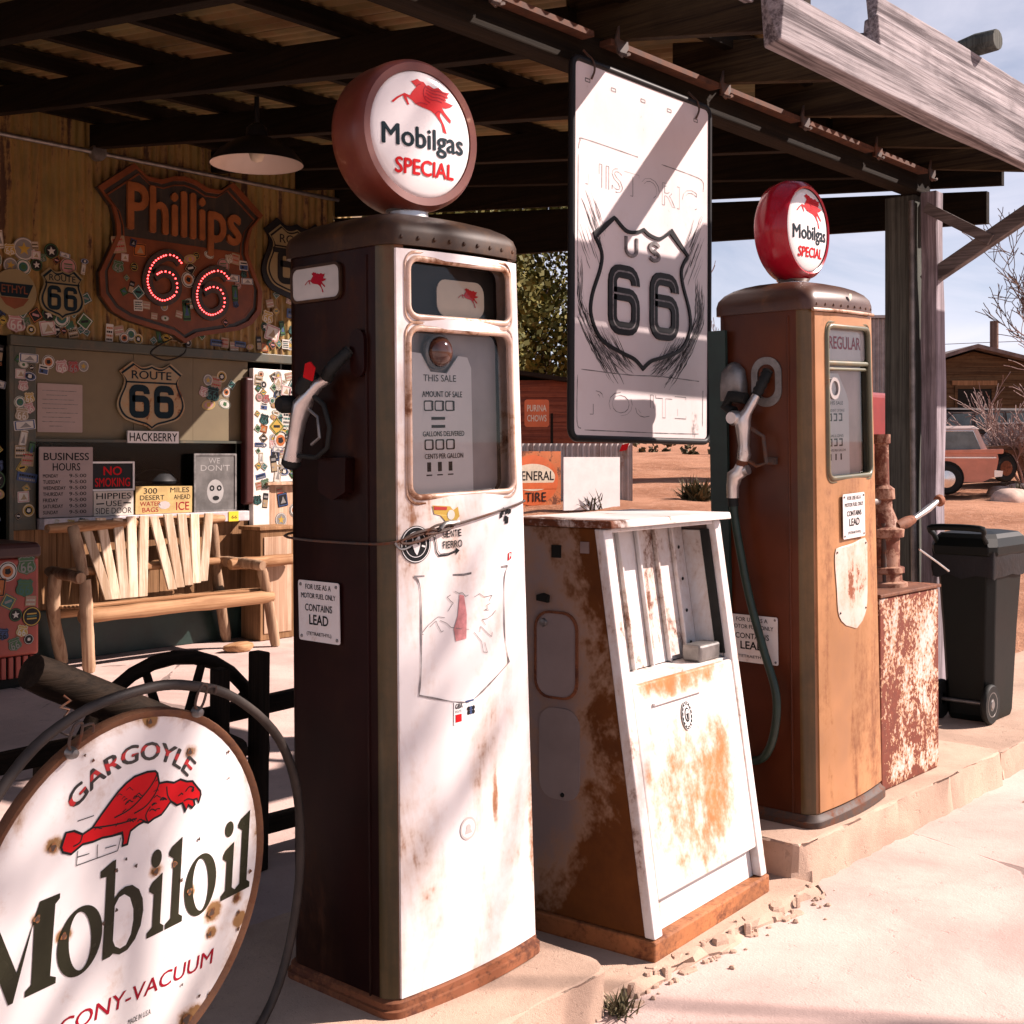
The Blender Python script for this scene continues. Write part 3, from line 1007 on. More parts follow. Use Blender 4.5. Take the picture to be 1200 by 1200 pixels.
cover(store, 6.11, 6.55, 1.20, 2.06, 7.943, 84, .05, .16, rg, gap=.28)
cover(store, 6.13, 6.42, .6, 1.16, 7.953, 8, .07, .12, rg)
cover(store, 4.2, 4.7, 1.93, 2.1, 7.983, 5, .06, .10, rg)
cover(store, 5.48, 5.82, 1.70, 2.05, 7.983, 9, .08, .15, rg)
cover(store, 4.2, 4.5, .905, .97, 7.878, 3, .05, .07, rg)

# ================================================================== fuel pumps
MT['p1_front'] = m_rust('white_pump_enamel', (.78, .735, .72), .60, .74, .34, 3.2, (1.6, 1.6, .5), r1=(.36, .15, .06), r2=(.16, .06, .025), grime=.55, var=.05, bump=.25, dent=5,
    mask=add_masks(edge_mask(-.235, .24, .02, 1.80, .035, .10), blob_mask([(-.2, 1.15, .05, .5, .12), (-.19, .25, .07, .30, .07), (0, 1.10, .16, .10, .05), (.2, 1.6, .05, .3, .07), (-.05, 1.22, .2, .03, .06), (.08, .42, .015, .09, .12)], -.03)))
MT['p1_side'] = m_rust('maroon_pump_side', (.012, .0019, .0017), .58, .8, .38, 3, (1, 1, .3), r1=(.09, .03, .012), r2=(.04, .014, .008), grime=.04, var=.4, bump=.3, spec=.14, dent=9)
MT['p1_corner'] = m_rust('olive_gloss_corner', (.036, .027, .005), .56, .78, .35, 3, (3, 3, .3), r1=(.09, .03, .01), r2=(.04, .014, .008), grime=.2, var=.25, bump=.08)  # olive paints in the gloss reflection of the rounded corner, rust over it
MT['p1_edge'] = m_rust('brown_worn_edge', (.10, .045, .025), .45, .7, .45, 5, (1, 1, .3), grime=.3, var=.25)
MT['p1_cap'] = m_rust('brown_pump_cap', (.032, .016, .009), .58, .8, .5, 5, (1, 1, 1), grime=.15, var=.25, bump=.12, spec=.2)
MT['p1_bezel'] = m_rust('rust_stained_bezel', (.60, .44, .36), .5, .68, .35, 9, (1, 1, 1), r1=(.26, .09, .03), grime=.7, var=.15, bump=.12)
MT['p2_front'] = m_rust('sun_bleached_orange_enamel', (.40, .19, .085), .47, .82, .42, 4, (2.2, 2.2, .35), r1=(.22, .065, .018), r2=(.11, .032, .010), grime=.6, var=.25, fine=.4, bump=.3, dent=5,
    mask=blob_mask([(-.2, .9, .07, 1.2, -.06), (.12, .25, .22, .5, .10), (.0, 1.5, .4, .45, -.05), (.2, 1.0, .08, 1.2, .05)]))
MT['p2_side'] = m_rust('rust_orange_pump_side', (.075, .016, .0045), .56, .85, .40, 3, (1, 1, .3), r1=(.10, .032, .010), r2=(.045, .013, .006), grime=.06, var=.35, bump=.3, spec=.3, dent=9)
MT['p2_corner'] = m_rust('ochre_worn_corner', (.075, .045, .012), .55, .8, .36, 3, (3, 3, .25), r1=(.09, .035, .012), r2=(.04, .02, .01), grime=.3, var=.3)
MT['p2_edge'] = m_rust('orange_worn_edge', (.30, .13, .05), .5, .75, .45, 5, (1, 1, .3), grime=.3, var=.25)
MT['p2_cap'] = m_rust('dark_orange_pump_cap', (.065, .024, .012), .58, .8, .4, 5, (1, 1, 1), grime=.15, var=.25)
MT['p2_bezel'] = m_rust('olive_green_bezel', (.12, .12, .075), .6, .8, .35, 9, (1, 1, 1), grime=.3, var=.2)
MT['g1_rim'] = m_rust('copper_brown_globe_rim', (.13, .028, .017), .60, .78, .35, 7, (1, 1, 1), r1=(.62, .40, .28), r2=(.3, .12, .06), grime=.15, var=.25, bump=.1)
MT['lens'] = m_plain('milk_glass', (.76, .72, .71), .12, var=.03, spec=.6)
MT['dial_grey'] = m_plain('grey_dial_back', (.34, .30, .29), .5, var=.15)
MT['dial_white'] = m_plain('dial_face_enamel', (.72, .68, .65), .4, var=.06)
MT['plate'] = m_rust('white_tin_plate', (.72, .68, .66), .66, .8, .4, 12, (1, 1, 1), grime=.3, var=.06, bump=.05)
MT['sight'] = m_plain('brown_sight_glass', (.06, .022, .014), .08, var=.4, vs=20, spec=.8)
MT['faint'] = m_plain('faded_print', (.50, .44, .42), .5, var=.1)
MT['fadered'] = m_plain('faded_red_print', (.55, .22, .22), .5, var=.3, vs=30)
MT['fadeink'] = m_plain('worn_dark_outline', (.18, .16, .16), .5, var=.5, vs=40)

class Pump:
    def __init__(s, name, label, loc, wb, wt, d, H, bow, rc, tilt, pre):
        s.t = thing(name, label, 'gas pump', loc, 0)
        s.t.rotation_euler = (0, tilt, 0)
        s.loc, s.wb, s.wt, s.d, s.H, s.bow, s.rc, s.pre = loc, wb, wt, d, H, bow, rc, pre
    def w(s, z):
        return s.wb + (s.wt - s.wb) * min(1, max(0, z / s.H))
    def S(s, u, z, off=0.0):
        return (u * s.w(z), -s.d / 2 - s.bow * (1 - u * u) - off, z)
    def plan(s, w, z, ex=0.0, d=None):
        d = (s.d if d is None else d) / 2 + ex
        w += ex
        rc = s.rc
        P = []
        for k in range(13):
            x = -(w - rc) + 2 * (w - rc) * k / 12
            P.append((x, -d - s.bow * (1 - (x / w) ** 2), z))
        yb = -d - s.bow * (1 - ((w - rc) / w) ** 2)
        for k in range(1, 6):
            a = R(-90 + 15 * k)
            P.append((w - rc + rc * math.cos(a), yb + rc + rc * math.sin(a), z))
        P.append((w, yb + rc, z))
        for k in range(0, 7):
            a = R(15 * k)
            P.append((w - rc + rc * math.cos(a), d - rc + rc * math.sin(a), z))
        for k in range(0, 7):
            a = R(90 + 15 * k)
            P.append((-w + rc + rc * math.cos(a), d - rc + rc * math.sin(a), z))
        P.append((-w, yb + rc, z))
        for k in range(1, 6):
            a = R(180 + 15 * k)
            P.append((-w + rc + rc * math.cos(a), yb + rc + rc * math.sin(a), z))
        return P
    def body(s):
        m_ = MB()
        zs = [0.0, .3, .8, 1.3, s.H]
        rr = [s.plan(s.w(z), z) for z in zs]
        k = len(rr[0])
        vs = [p for r_ in rr for p in r_]
        for j in range(len(zs) - 1):
            for i in range(k):
                i2 = (i + 1) % k
                mi = 0
                if i < 12: continue                  # open front: the panel and its window recesses close it
                if i < 14 or i >= k - 2: mi = 2
                elif i < 17 or i >= k - 6: mi = 1
                m_.f.append((j * k + i, j * k + i2, (j + 1) * k + i2, (j + 1) * k + i))
                m_.m.append(mi)
        m_.v = vs
        p = s.pre
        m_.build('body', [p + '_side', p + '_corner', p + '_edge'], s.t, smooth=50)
        for sx in (-1, 1):                         # raised seam where the side panel ends
            q = [(sx * (s.w(z) + .001), -s.d / 2 + s.rc + .022, z) for z in (0.02, .5, 1.0, s.H - .02)]
            MB().tube(q, .004, 6).build('seam', p + '_side', s.t, smooth=50)
    def cap(s, rise=.085, over=.008):
        m_ = MB()
        H = s.H
        prof = [(0, over, 1), (.03, over, 1)] + [(.03 + (rise - .02) * math.sin(R(a)), over - .15 * (1 - math.cos(R(a))), 1) for a in (15, 30, 45, 58, 70, 80, 88)]
        m_.rings([s.plan(s.w(H), H + z - .002, e) for z, e, _ in prof])
        m_.build('cap', s.pre + '_cap', s.t, smooth=35)
        m_ = MB()
        for k in range(9):
            u = -.85 + 1.7 * k / 8
            x, y, z = s.S(u, H + .016, over)
            m_.lathe([(.0, -.004), (.004, -.0035), (.0055, 0)], (x, y, z), 'y', 8)
        m_.build('rivet', s.pre + '_cap', s.t, smooth=50)
    def plinth(s):
        m_ = MB()
        m_.rings([s.plan(s.wb, z, e) for z, e in ((0, .014), (.022, .014), (.024, .008), (.038, .008), (.044, .0))])
        m_.build('plinth', 'rust', s.t, smooth=35)
    def panel(s, holes, u0, u1, z0, z1, off=.004):
        us = sorted(set([u0 + (u1 - u0) * k / 12 for k in range(13)] + [h[0] for h in holes] + [h[1] for h in holes]))
        zs = sorted(set([z0 + (z1 - z0) * k / 10 for k in range(11)] + [h[2] for h in holes] + [h[3] for h in holes]))
        m_ = MB()
        vs = [s.S(u, z, off) for z in zs for u in us]
        n_ = len(us)
        fs = []
        for j in range(len(zs) - 1):
            for i in range(n_ - 1):
                uc, zc = (us[i] + us[i + 1]) / 2, (zs[j] + zs[j + 1]) / 2
                if any(a < uc < b and c < zc < d_ for a, b, c, d_ in holes): continue
                fs.append((j * n_ + i, j * n_ + i + 1, (j + 1) * n_ + i + 1, (j + 1) * n_ + i))
        m_.add(vs, fs)
        # turned edge of the sheet
        per = [(u, z0) for u in us] + [(u1, z) for z in zs[1:]] + [(u, z1) for u in us[::-1][1:]] + [(u0, z) for z in zs[::-1][1:-1]]
        k = len(per)
        m_.add([s.S(u, z, off) for u, z in per] + [s.S(u, z, -.004) for u, z in per], [((i + 1) % k, i, i + k, (i + 1) % k + k) for i in range(k)])
        return m_.build('front_panel', s.pre + '_front', s.t, smooth=50)
    def bezel(s, u0, u1, z0, z1, r=.03, wid=.0075, mat=None, depth=.038):
        W = s.w(z1)
        P = rrect(u0 * W, u1 * W, z0, z1, r, 5)
        P = [(x / W, z) for x, z in P]
        m_ = MB()
        m_.tube([s.S(u, z, .004) for u, z in P], wid, 8, closed=True)
        m_.tube([s.S(u * 1.045, z + .014 * (1 if z > (z0 + z1) / 2 else -1), .003) for u, z in P], .004, 6, closed=True)
        k = len(P)
        m_.add([s.S(u, z, .006) for u, z in P] + [s.S(u, z, -depth) for u, z in P], [(i, (i + 1) % k, (i + 1) % k + k, i + k) for i in range(k)])
        # corner fillets between the rounded bezel and the square hole
        m_.build('bezel', mat or s.pre + '_bezel', s.t, smooth=60)
        yb = -s.d / 2 + depth
        return yb, W
    def fillet(s, u0, u1, z0, z1, r):
        """closes the corners of the square opening behind a rounded bezel"""
        W = s.w(z1)
        for cu, cz, a0 in ((u1, z1, 0), (u0, z1, 90), (u0, z0, 180), (u1, z0, 270)):
            sx, sz = (1 if cu == u1 else -1), (1 if cz == z1 else -1)
            ox, oz = cu * W - sx * r, cz - sz * r
            arc = [(ox + r * math.cos(R(a0 + 15 * k)), oz + r * math.sin(R(a0 + 15 * k))) for k in range(7)]
            pts = [(cu * W + sx * .004, cz + sz * .004)] + arc
            m_ = MB().add([s.S(x / W, z, .005) for x, z in pts], [(0, i + 1, i + 2) for i in range(6)])
            m_.build('corner_fillet', s.pre + '_front', s.t)
    def globe(s, rim, dome, R_, dep, z0, letter_main, yaw=0.0, x=0, lens_r=.83, label=None):
        g = bpy.data.objects.new('globe', None)
        col.objects.link(g)
        g.parent = s.t
        g.location = (x, 0, z0 + R_ + .03)
        g.rotation_euler = (0, 0, yaw)
        if label: g['label'] = label
        h = dep / 2
        m_ = MB()
        if dome:
            prof = [(lens_r * R_, -h - .004), (lens_r * R_ * 1.05, -h - .008), (R_ * .93, -h + .006), (R_ * .99, -h + .045), (R_, 0), (R_ * .99, h - .045), (R_ * .93, h - .006), (lens_r * R_ * 1.05, h + .008), (lens_r * R_, h + .004)]
        else:
            prof = [(lens_r * R_, -h + .004), (lens_r * R_, -h - .004), (R_ * .93, -h - .006), (R_ * .985, -h + .008), (R_, -h + .03), (R_, h - .03), (R_ * .985, h - .008), (R_ * .93, h + .006), (lens_r * R_, h + .004)]
        m_.lathe(prof, (0, 0, 0), 'y', 56)
        m_.build('rim', rim, g, smooth=45)
        bulge = .018
        lr = lens_r * R_
        for sgn in (-1, 1):
            m_ = MB()
            pr = [(lr * math.sin(R(90 * k / 8)), bulge * math.cos(R(90 * k / 8))) for k in range(8, -1, -1)]
            pr[-1] = (.0005, bulge)
            pp = [(a, sgn * (h - .002 + b)) for a, b in pr]
            m_.lathe(pp if sgn < 0 else pp[::-1], (0, 0, 0), 'y', 48, cap=True)
            m_.build('lens', 'lens', g, smooth=60)
        def domed(m2):
            q = []
            for (vx, vy, vz) in m2.v:
                rr = min(.999, math.hypot(vx, vz) / lr)
                q.append((vx, -(h - .002 + bulge * math.sqrt(1 - rr * rr)) + (vy if vy < 0 else 0) - .0012, vz))
            m2.v = q
            return m2
        m_ = MB()
        pegasus(m_, 0, .44 * lr, .62 * lr, 0, 0, 1)
        domed(m_.refine(3)).build('pegasus_emblem', ['red', 'darkred'], g)
        m_ = MB().text('Mobilgas', -.80 * lr, -.34 * lr, 1.60 * lr, .42 * lr, 0, 0, .034)
        domed(m_).build('lettering', 'navy', g)
        m_ = MB().text('SPECIAL', -.56 * lr, -.66 * lr, 1.16 * lr, .235 * lr, 0, 0, .05)
        domed(m_).build('lettering', 'red', g)
        m_ = MB()
        m_.lathe([(.075, 0), (.075, .012), (.055, .02), (.052, .045), (.06, .055)], (0, 0, 0), 'z', 28)
        m_.build('globe_base', 'silver', s.t, loc=(x, 0, z0 - .012), smooth=40)
        return g

def lead_sign(parent, loc, rot, w=.15, h=.145, lean=0):
    """small tin plate: FOR USE AS A MOTOR FUEL ONLY CONTAINS LEAD (TETRAETHYL)"""
    m_ = MB().prism(rrect(-w / 2, w / 2, -h / 2, h / 2, .006, 3), 0, .002)
    p = m_.build('warning_plate', 'plate', parent, loc=loc, rot=rot)
    m_ = MB()
    for txt, z, ww, hh, wt in (('FOR USE AS A', .36, .62, .085, .012), ('MOTOR FUEL ONLY', .21, .84, .085, .012), ('CONTAINS', .0, .66, .115, .02), ('LEAD', -.22, .46, .16, .035), ('(TETRAETHYL)', -.42, .60, .075, .01)):
        m_.text(txt, -ww * w / 2, z * h, ww * w, hh * h, -.0008, 0, wt)
    m_.build('lettering', 'ink', p)
    m_ = MB()
    for sx in (-1, 1):
        for sz in (-1, 1):
            m_.lathe([(0, -.003), (.003, -.0025), (.0045, 0)], (sx * (w / 2 - .01), 0, sz * (h / 2 - .01)), 'y', 8)
    m_.build('screw', 'steel', p, smooth=50)
    return p

# ---------------------------------------------------------------- pump 1
P1 = Pump('fuel_pump', 'tall white fuel pump with rusty edges and brown round globe, nearest the camera', (2.205, 2.275, .115), .256, .224, .37, 1.765, .022, .045, R(-1.55), 'p1')
P1.body(); P1.cap(); P1.plinth()
h1 = [(-.76, .78, 1.60, 1.735), (-.76, .78, 1.185, 1.575)]
P1.panel(h1, -.90, .95, .045, 1.755)
for (a, b, c, d_) in h1:
    P1.fillet(a, b, c, d_, .028)
# top window: dark glass with the emblem's reflection built in as a card
yb, W = P1.bezel(*h1[0], r=.028)
m_ = MB().prism(rrect(h1[0][0] * W, h1[0][1] * W, 1.60, 1.735, .028), yb, None)
m_.build('ad_box', 'dark', P1.t)
m_ = MB().prism(rrect(-.045, .12, 1.612, 1.70, .03), yb - .018, yb - .016, 0)
pegasus(m_, .062, 1.66, .036, yb - .020, 1)
m_.build('emblem_reflection_card', ['cream', 'red'], P1.t)
yo = -P1.d / 2 - P1.bow * .6
MB().prism(rrect(h1[0][0] * W, h1[0][1] * W, 1.60, 1.735, .028), yo + .012, None).build('window_glass', 'glass', P1.t)
# meter window
yb, W = P1.bezel(*h1[1], r=.03)
m_ = MB().prism(rrect(h1[1][0] * W, h1[1][1] * W, 1.185, 1.575, .03), yb, None)
m_.build('meter_back', 'dial_grey', P1.t)
dial = MB().prism([(-.165, 1.19), (.065, 1.19), (.065, 1.49), (.052, 1.515), (.02, 1.518), (-.02, 1.475), (-.075, 1.478), (-.105, 1.52), (-.165, 1.525)], yb - .022, yb - .018).build('dial_face', 'dial_white', P1.t)
m_ = MB()
yd = yb - .0232
m_.text('AMOUNT OF SALE', -.105, 1.418, .135, .014, yd, 0, .01)
m_.text('THIS SALE', -.10, 1.455, .11, .016, yd, 0, .0)
m_.text('GALLONS DELIVERED', -.105, 1.325, .14, .012, yd, 0, .01)
m_.text('CENTS PER GALLON', -.10, 1.272, .13, .012, yd, 0, .01)
for k in range(3):
    x = -.085 + k * .036
    m_.prism([rrect(x - .015, x + .015, 1.385, 1.41, .004, 2), rrect(x - .012, x + .012, 1.388, 1.407, .003, 2)], yd, None, 0)
    m_.ribbon([(x + .013, 1.386), (x + .013, 1.409)], .006, yd - .0004, None, 0)
    m_.prism([rrect(x - .015, x + .015, 1.293, 1.318, .004, 2), rrect(x - .011, x + .010, 1.296, 1.315, .003, 2)], yd, None, 0)
    m_.box(x - .007, x + .005, yd, yd + .002, 1.242, 1.264, 0)
    m_.box(x - .01, x + .008, yd, yd + .002, 1.232, 1.235, 0)
m_.box(-.075, -.03, yd, yd + .002, 1.364, 1.371, 0)
m_.box(-.075, -.03, yd, yd + .002, 1.345, 1.352, 0)
m_.build('dial_print', 'ink', dial)
m_ = MB().lathe([(.042, 0), (.044, -.012), (.040, -.016), (.036, -.014)], (-.055, yb - .02, 1.525), 'y', 28)
m_.build('sight_ring', 'steel', P1.t, smooth=50)
m_ = MB().lathe([(.037, -.012), (.034, -.024), (.024, -.034), (.012, -.039), (.0005, -.040)], (-.055, yb - .02, 1.525), 'y', 28, cap=True)
m_.build('sight_glass', 'sight', P1.t, smooth=60)
MB().prism(rrect(h1[1][0] * W, h1[1][1] * W, 1.185, 1.575, .03), yo + .014, None).build('window_glass', 'glass', P1.t)
P1.globe('g1_rim', False, .187, .125, 1.85, 'Mobilgas', yaw=R(-7), x=.022, label='brown metal globe with white milk-glass face')

def on_front(P, mb_, off=.0055):
    """lay flat print on the bowed front"""
    mb_.v = [P.S(x / P.w(z), z, off - y) for (x, y, z) in mb_.v]
    return mb_
# faded shield with a ghost of the winged horse
sx0, sx1 = -.175, .135
sh = crom([(sx0 + .002, 1.005), (sx0 + .02, .97), (sx0 + .018, .80), (sx0 + .01, .73)], 5, False) + crom([(sx0 + .01, .73), (-.06, .698), (-.02, .69)], 5, False) + crom([(-.02, .69), (.02, .698), (sx1 + .01, .76)], 5, False) + crom([(sx1 + .01, .76), (sx1 - .005, .83), (sx1 - .004, .96), (sx1 + .012, 1.0)], 5, False)
sh = sh + [(-.02, .995), (sx0 + .002, 1.005)]
ws = [(.0016 + .0035 * abs(math.sin(i * .61)) ** 3) for i in range(len(sh))]
on_front(P1, MB().ribbon(sh, ws, 0, None)).build('shield_outline', 'fadeink', P1.t)
m_ = MB()
pg = [(-.03 + a * .125, .875 + b * .125) for a, b in PEG]
for i in range(0, len(pg), 1):
    if i % 5 != 3:
        m_.ribbon([pg[i], pg[(i + 1) % len(pg)]], .0014, 0, None, 0)
m_.prism([(-.05, .84), (-.015, .842), (-.012, .90), (-.02, .945), (-.035, .95), (-.042, .90), (-.056, .87)], 0, None, 1)
on_front(P1, m_).build('faded_horse', ['fadeink', 'fadered'], P1.t)
m_ = MB()                                          # round sticker with a dog's head
m_.prism(circle(-.165, 1.078, .043, 36), 0, None, 0)
m_.prism([circle(-.165, 1.078, .041, 36), circle(-.165, 1.078, .039, 36)], -.0005, None, 1)
m_.prism([circle(-.165, 1.078, .030, 36), circle(-.165, 1.078, .0285, 36)], -.0005, None, 1)
m_.prism([(-.176, 1.102), (-.172, 1.088), (-.165, 1.09), (-.156, 1.104), (-.153, 1.088), (-.153, 1.076), (-.158, 1.062), (-.163, 1.053), (-.169, 1.060), (-.176, 1.078)], -.0006, None, 1)
m_.prism(circle(-.159, 1.08, .0035, 10), -.001, None, 0)
for sx in (-1, 1):
    m_.ribbon([(-.165 + sx * .016, 1.074), (-.165 + sx * .026, 1.071)], .004, -.0006, None, 1)
on_front(P1, m_).build('sticker', ['ink', 'white'], P1.t)
m_ = MB()                                          # lettered arrow sticker
for i, ch in enumerate('GENTE'):
    m_.text(ch, -.085 + i * .0125, 1.088, .0095, .016, 0, 0, .03)
m_.text('FIERRO', -.085, 1.062, .062, .017, 0, 0, .02)
arrow = [(-.088, 1.105), (-.108, 1.103), (-.113, 1.094), (-.108, 1.074), (-.106, 1.056), (-.098, 1.046), (-.07, 1.046), (-.045, 1.052)]
m_.ribbon(arrow, .003, 0, None, 0)
m_.ribbon([(a + .004, b + .004) for a, b in arrow[1:]], .0015, 0, None, 0)
m_.prism([(-.045, 1.044), (-.032, 1.054), (-.045, 1.062)], 0, None, 0)
on_front(P1, m_).build('sticker', 'ink', P1.t)
m_ = MB()                                          # yellow and red scraps near the cable
m_.prism([(-.115, 1.165), (-.06, 1.160), (-.05, 1.150), (-.035, 1.158), (-.03, 1.135), (-.05, 1.118), (-.075, 1.125), (-.09, 1.14), (-.11, 1.145)], 0, None, 0)
m_.prism([(-.112, 1.163), (-.07, 1.159), (-.072, 1.152), (-.11, 1.154)], -.0005, None, 1)
m_.prism(circle(-.058, 1.14, .012, 12), -.0005, None, 2)
on_front(P1, m_).build('sticker', [SC['yellow'], SC['red'], SC['white']], P1.t)
m_ = MB()                                          # dark scribbled decal
rg = random.Random(5)
for k in range(9):
    x, z = .115 + rg.uniform(0, .04), 1.105 + rg.uniform(0, .03)
    m_.prism([(x, z), (x + .012, z + rg.uniform(-.002, .004)), (x + .014, z + .012), (x + .004, z + .014)], -.0001 * k, None, 0)
on_front(P1, m_).build('sticker', 'ink', P1.t)
m_ = MB().prism([(.148, 1.012), (.163, 1.017), (.165, 1.034), (.15, 1.032)], 0, None, 0).text('P', .153, 1.018, .008, .012, -.0006, 1, .03)
on_front(P1, m_).build('sticker', ['red', 'white'], P1.t)
m_ = MB().prism([(-.062, .642), (.01, .648), (.011, .702), (-.06, .696)], 0, None, 0).text('GBA', -.056, .680, .024, .011, -.0006, 1, .03)
m_.text('ROUTE', -.056, .670, .02, .006, -.0006, 1, .0)
for k in range(6):
    m_.prism(circle(-.012 + (k % 3) * .008, .664 + (k // 3) * .01, .0055, 8), -.0006 - .0001 * k, None, (1, 3, 1)[k % 3])
m_.box(-.056, -.036, -.0006, 0, .648, .666, 2)
m_.box(-.022, .006, -.0006, 0, .690, .694, 3)
on_front(P1, m_).build('sticker', ['white', 'ink', 'red', SC['blue']], P1.t)
m_ = MB().prism([circle(-.02, .388, .027, 30), circle(-.02, .388, .022, 30)], 0, None, 0).prism(circle(-.02, .388, .022, 30), 0, None, 1).prism(circle(-.02, .39, .008, 10), -.0005, None, 0).prism([(-.032, .376), (-.008, .376), (-.012, .385), (-.028, .385)], -.0006, None, 0)
on_front(P1, m_).build('sticker', ['faint', 'plate'], P1.t)
# side: emblem window, warning plate, nozzle
xs = P1.loc[0]
m_ = MB().prism(rrect(-.09, .09, -.042, .042, .02), 0, .004, 0)
m_.prism([rrect(-.092, .092, -.044, .044, .021), rrect(-.086, .086, -.038, .038, .018)], -.003, .004, 2)
pegasus(m_, 0, 0, .04, -.0008, 1)
m_.build('emblem_window', [m_plain('side_emblem_glass', (.42, .40, .37), .3), MT['darkred'], MT['p1_cap']], P1.t, loc=(-P1.w(1.69) - .006, .055, 1.695), rot=(0, 0, R(-90)))
lead_sign(P1.t, (-P1.w(.91) - .008, .05, .912), (R(0), 0, R(-90)))
m_ = MB()
X0 = -P1.w(1.3)
def rel(p):                                        # world-measured side points, x given as distance out from the side
    return (X0 - p[0], p[1] - P1.loc[1], p[2] - P1.loc[2])
noz = bpy.data.objects.new('nozzle', None); col.objects.link(noz); noz.parent = P1.t
MB().tube([rel(p) for p in ((0.034, 2.235, 1.60), (0.046, 2.262, 1.585), (0.053, 2.295, 1.555), (0.056, 2.325, 1.525), (0.058, 2.343, 1.48), (0.059, 2.357, 1.43), (0.059, 2.368, 1.39), (0.059, 2.375, 1.365))], [.016, .017, .02, .03, .025, .023, .026, .028], 14).build('nozzle_body', 'silver', noz, smooth=50)
MB().tube([rel(p) for p in ((0.059, 2.376, 1.366), (0.059, 2.38, 1.352), (0.058, 2.383, 1.345))], [.029, .029, .022], 14).build('nozzle_collar', 'rubber', noz, smooth=40)
MB().lathe([(0, -.035), (.02, -.035), (.027, -.02), (.027, .012), (.018, .02)], rel((0.068, 2.375, 1.53)), 'x', 16).build('valve_knob', 'rubber', noz, smooth=40)
MB().tube([rel(p) for p in ((0.053, 2.29, 1.56), (0.050, 2.235, 1.525), (0.046, 2.215, 1.46), (0.046, 2.228, 1.40), (0.053, 2.27, 1.372), (0.059, 2.36, 1.378))], .0075, 8).build('trigger_guard', 'rubber', noz, smooth=50)
MB().tube([rel(p) for p in ((0.053, 2.31, 1.52), (0.051, 2.262, 1.49), (0.051, 2.255, 1.43), (0.053, 2.29, 1.41))], .005, 6).build('trigger', 'steel', noz, smooth=50)
MB().tube([rel(p) for p in ((0.053, 2.32, 1.565), (0.056, 2.30, 1.59), (0.050, 2.28, 1.62))], [.028, .03, .022], 12).build('vapour_boot', 'rubber', noz, smooth=50)
m_ = MB()
pts = crom([(0.034, 2.24, 1.60), (.04, 2.215, 1.625), (.02, 2.195, 1.655), (-.005, 2.18, 1.68)], 6, False)
m_.tube([rel(p) for p in pts], [.0165 if i % 2 else .020 for i in range(len(pts))], 12)
m_.build('hose_boot', 'rubber', noz, smooth=60)
m_ = MB().prism(rrect(-.024, .024, -.055, .055, .023), 0, .012)
m_.build('hose_plate', 'p1_side', P1.t, loc=(X0 - .008, 2.178 - P1.loc[1], 1.635 - P1.loc[2]), rot=(0, 0, R(-90)), bevel=.004)
m_ = MB().prism([(-.05, .05), (.05, .05), (.045, -.03), (.0, -.05), (-.05, -.03)], 0, .03)
m_.build('nozzle_cradle', 'p1_side', P1.t, loc=(X0 - .03, 2.25 - P1.loc[1], 1.345 - P1.loc[2]), rot=(0, 0, R(-90)), bevel=.006)
MB().prism([(-.016, -.018), (.016, -.02), (.018, .012), (0, .022), (-.016, .014)], 0, .004).build('red_tag', 'red', P1.t, loc=(X0 - .088, 2.255 - P1.loc[1], 1.595 - P1.loc[2]), rot=(0, .25, R(-90)))
_c = Vector(rel((.055, 2.30, 1.49)))
for _o in [o_ for o_ in P1.t.children if o_.name.startswith('nozzle') and o_.type == 'EMPTY']:
    _o.scale = (.8, .8, .8)
    _o.location = _c * .2
# steel cable round the pump with a turnbuckle
cable = thing('steel_cable', 'frayed steel cable tied around the white pump below its meter window', 'cable', (2.205, 2.275, 1.2))
zc = 1.095
def cab(u, dz, off=.01):
    p = P1.S(u, zc + dz, off)
    return (p[0] - .03, p[1], p[2] - zc + .0)
m_ = MB()
front = [cab(-.95, -.005, .006), cab(-.72, .008, .012), cab(-.45, .022, .012), cab(-.1, .034, .01), cab(.3, .05, .01), cab(.75, .068, .009), cab(.97, .078, .006)]
w_ = P1.w(zc)
back = [(w_ - .03 + .006, -.10, .08), (w_ - .024, .1, .06), (w_ - .04, .185, .05), (0, .20, .02), (-w_ - .02, .185, 0), (-w_ - .04, .1, -.01), (-w_ - .04, -.1, -.01), (-w_ - .035, -.17, -.008)]
m_.tube(crom(front, 5, False), .0032, 6)
m_.tube(crom([front[-1]] + back + [front[0]], 4, False), .0032, 6)
m_.build('cable_strand', 'iron', cable, smooth=60)
m_ = MB()
m_.tube(crom([cab(-.9, -.004, .014), cab(-.75, .014, .016), cab(-.55, .022, .016), cab(-.48, .016, .016), cab(-.6, .002, .016), cab(-.8, -.008, .016)], 4), .0035, 6, closed=True)
m_.tube(crom([cab(-.62, .012, .016), cab(-.5, .03, .018), cab(-.3, .034, .016), cab(-.28, .024, .016), cab(-.45, .014, .018)], 4), .003, 6, closed=True)
m_.build('shackle', 'iron', cable, smooth=60)
m_ = MB()
m_.tube(crom([cab(-.95, -.006, .008), cab(-.9, -.02, .012), cab(-.8, -.016, .012), cab(-.7, .004, .012)], 4, False), .003, 6)
m_.build('cable_tail', 'steel', cable, smooth=60)
MB().tube(crom([cab(-.45, .022, .02), cab(-.38, .034, .02), cab(-.2, .035, .02)], 4, False), .006, 6).build('cable_clamp', 'steel', cable, smooth=60)

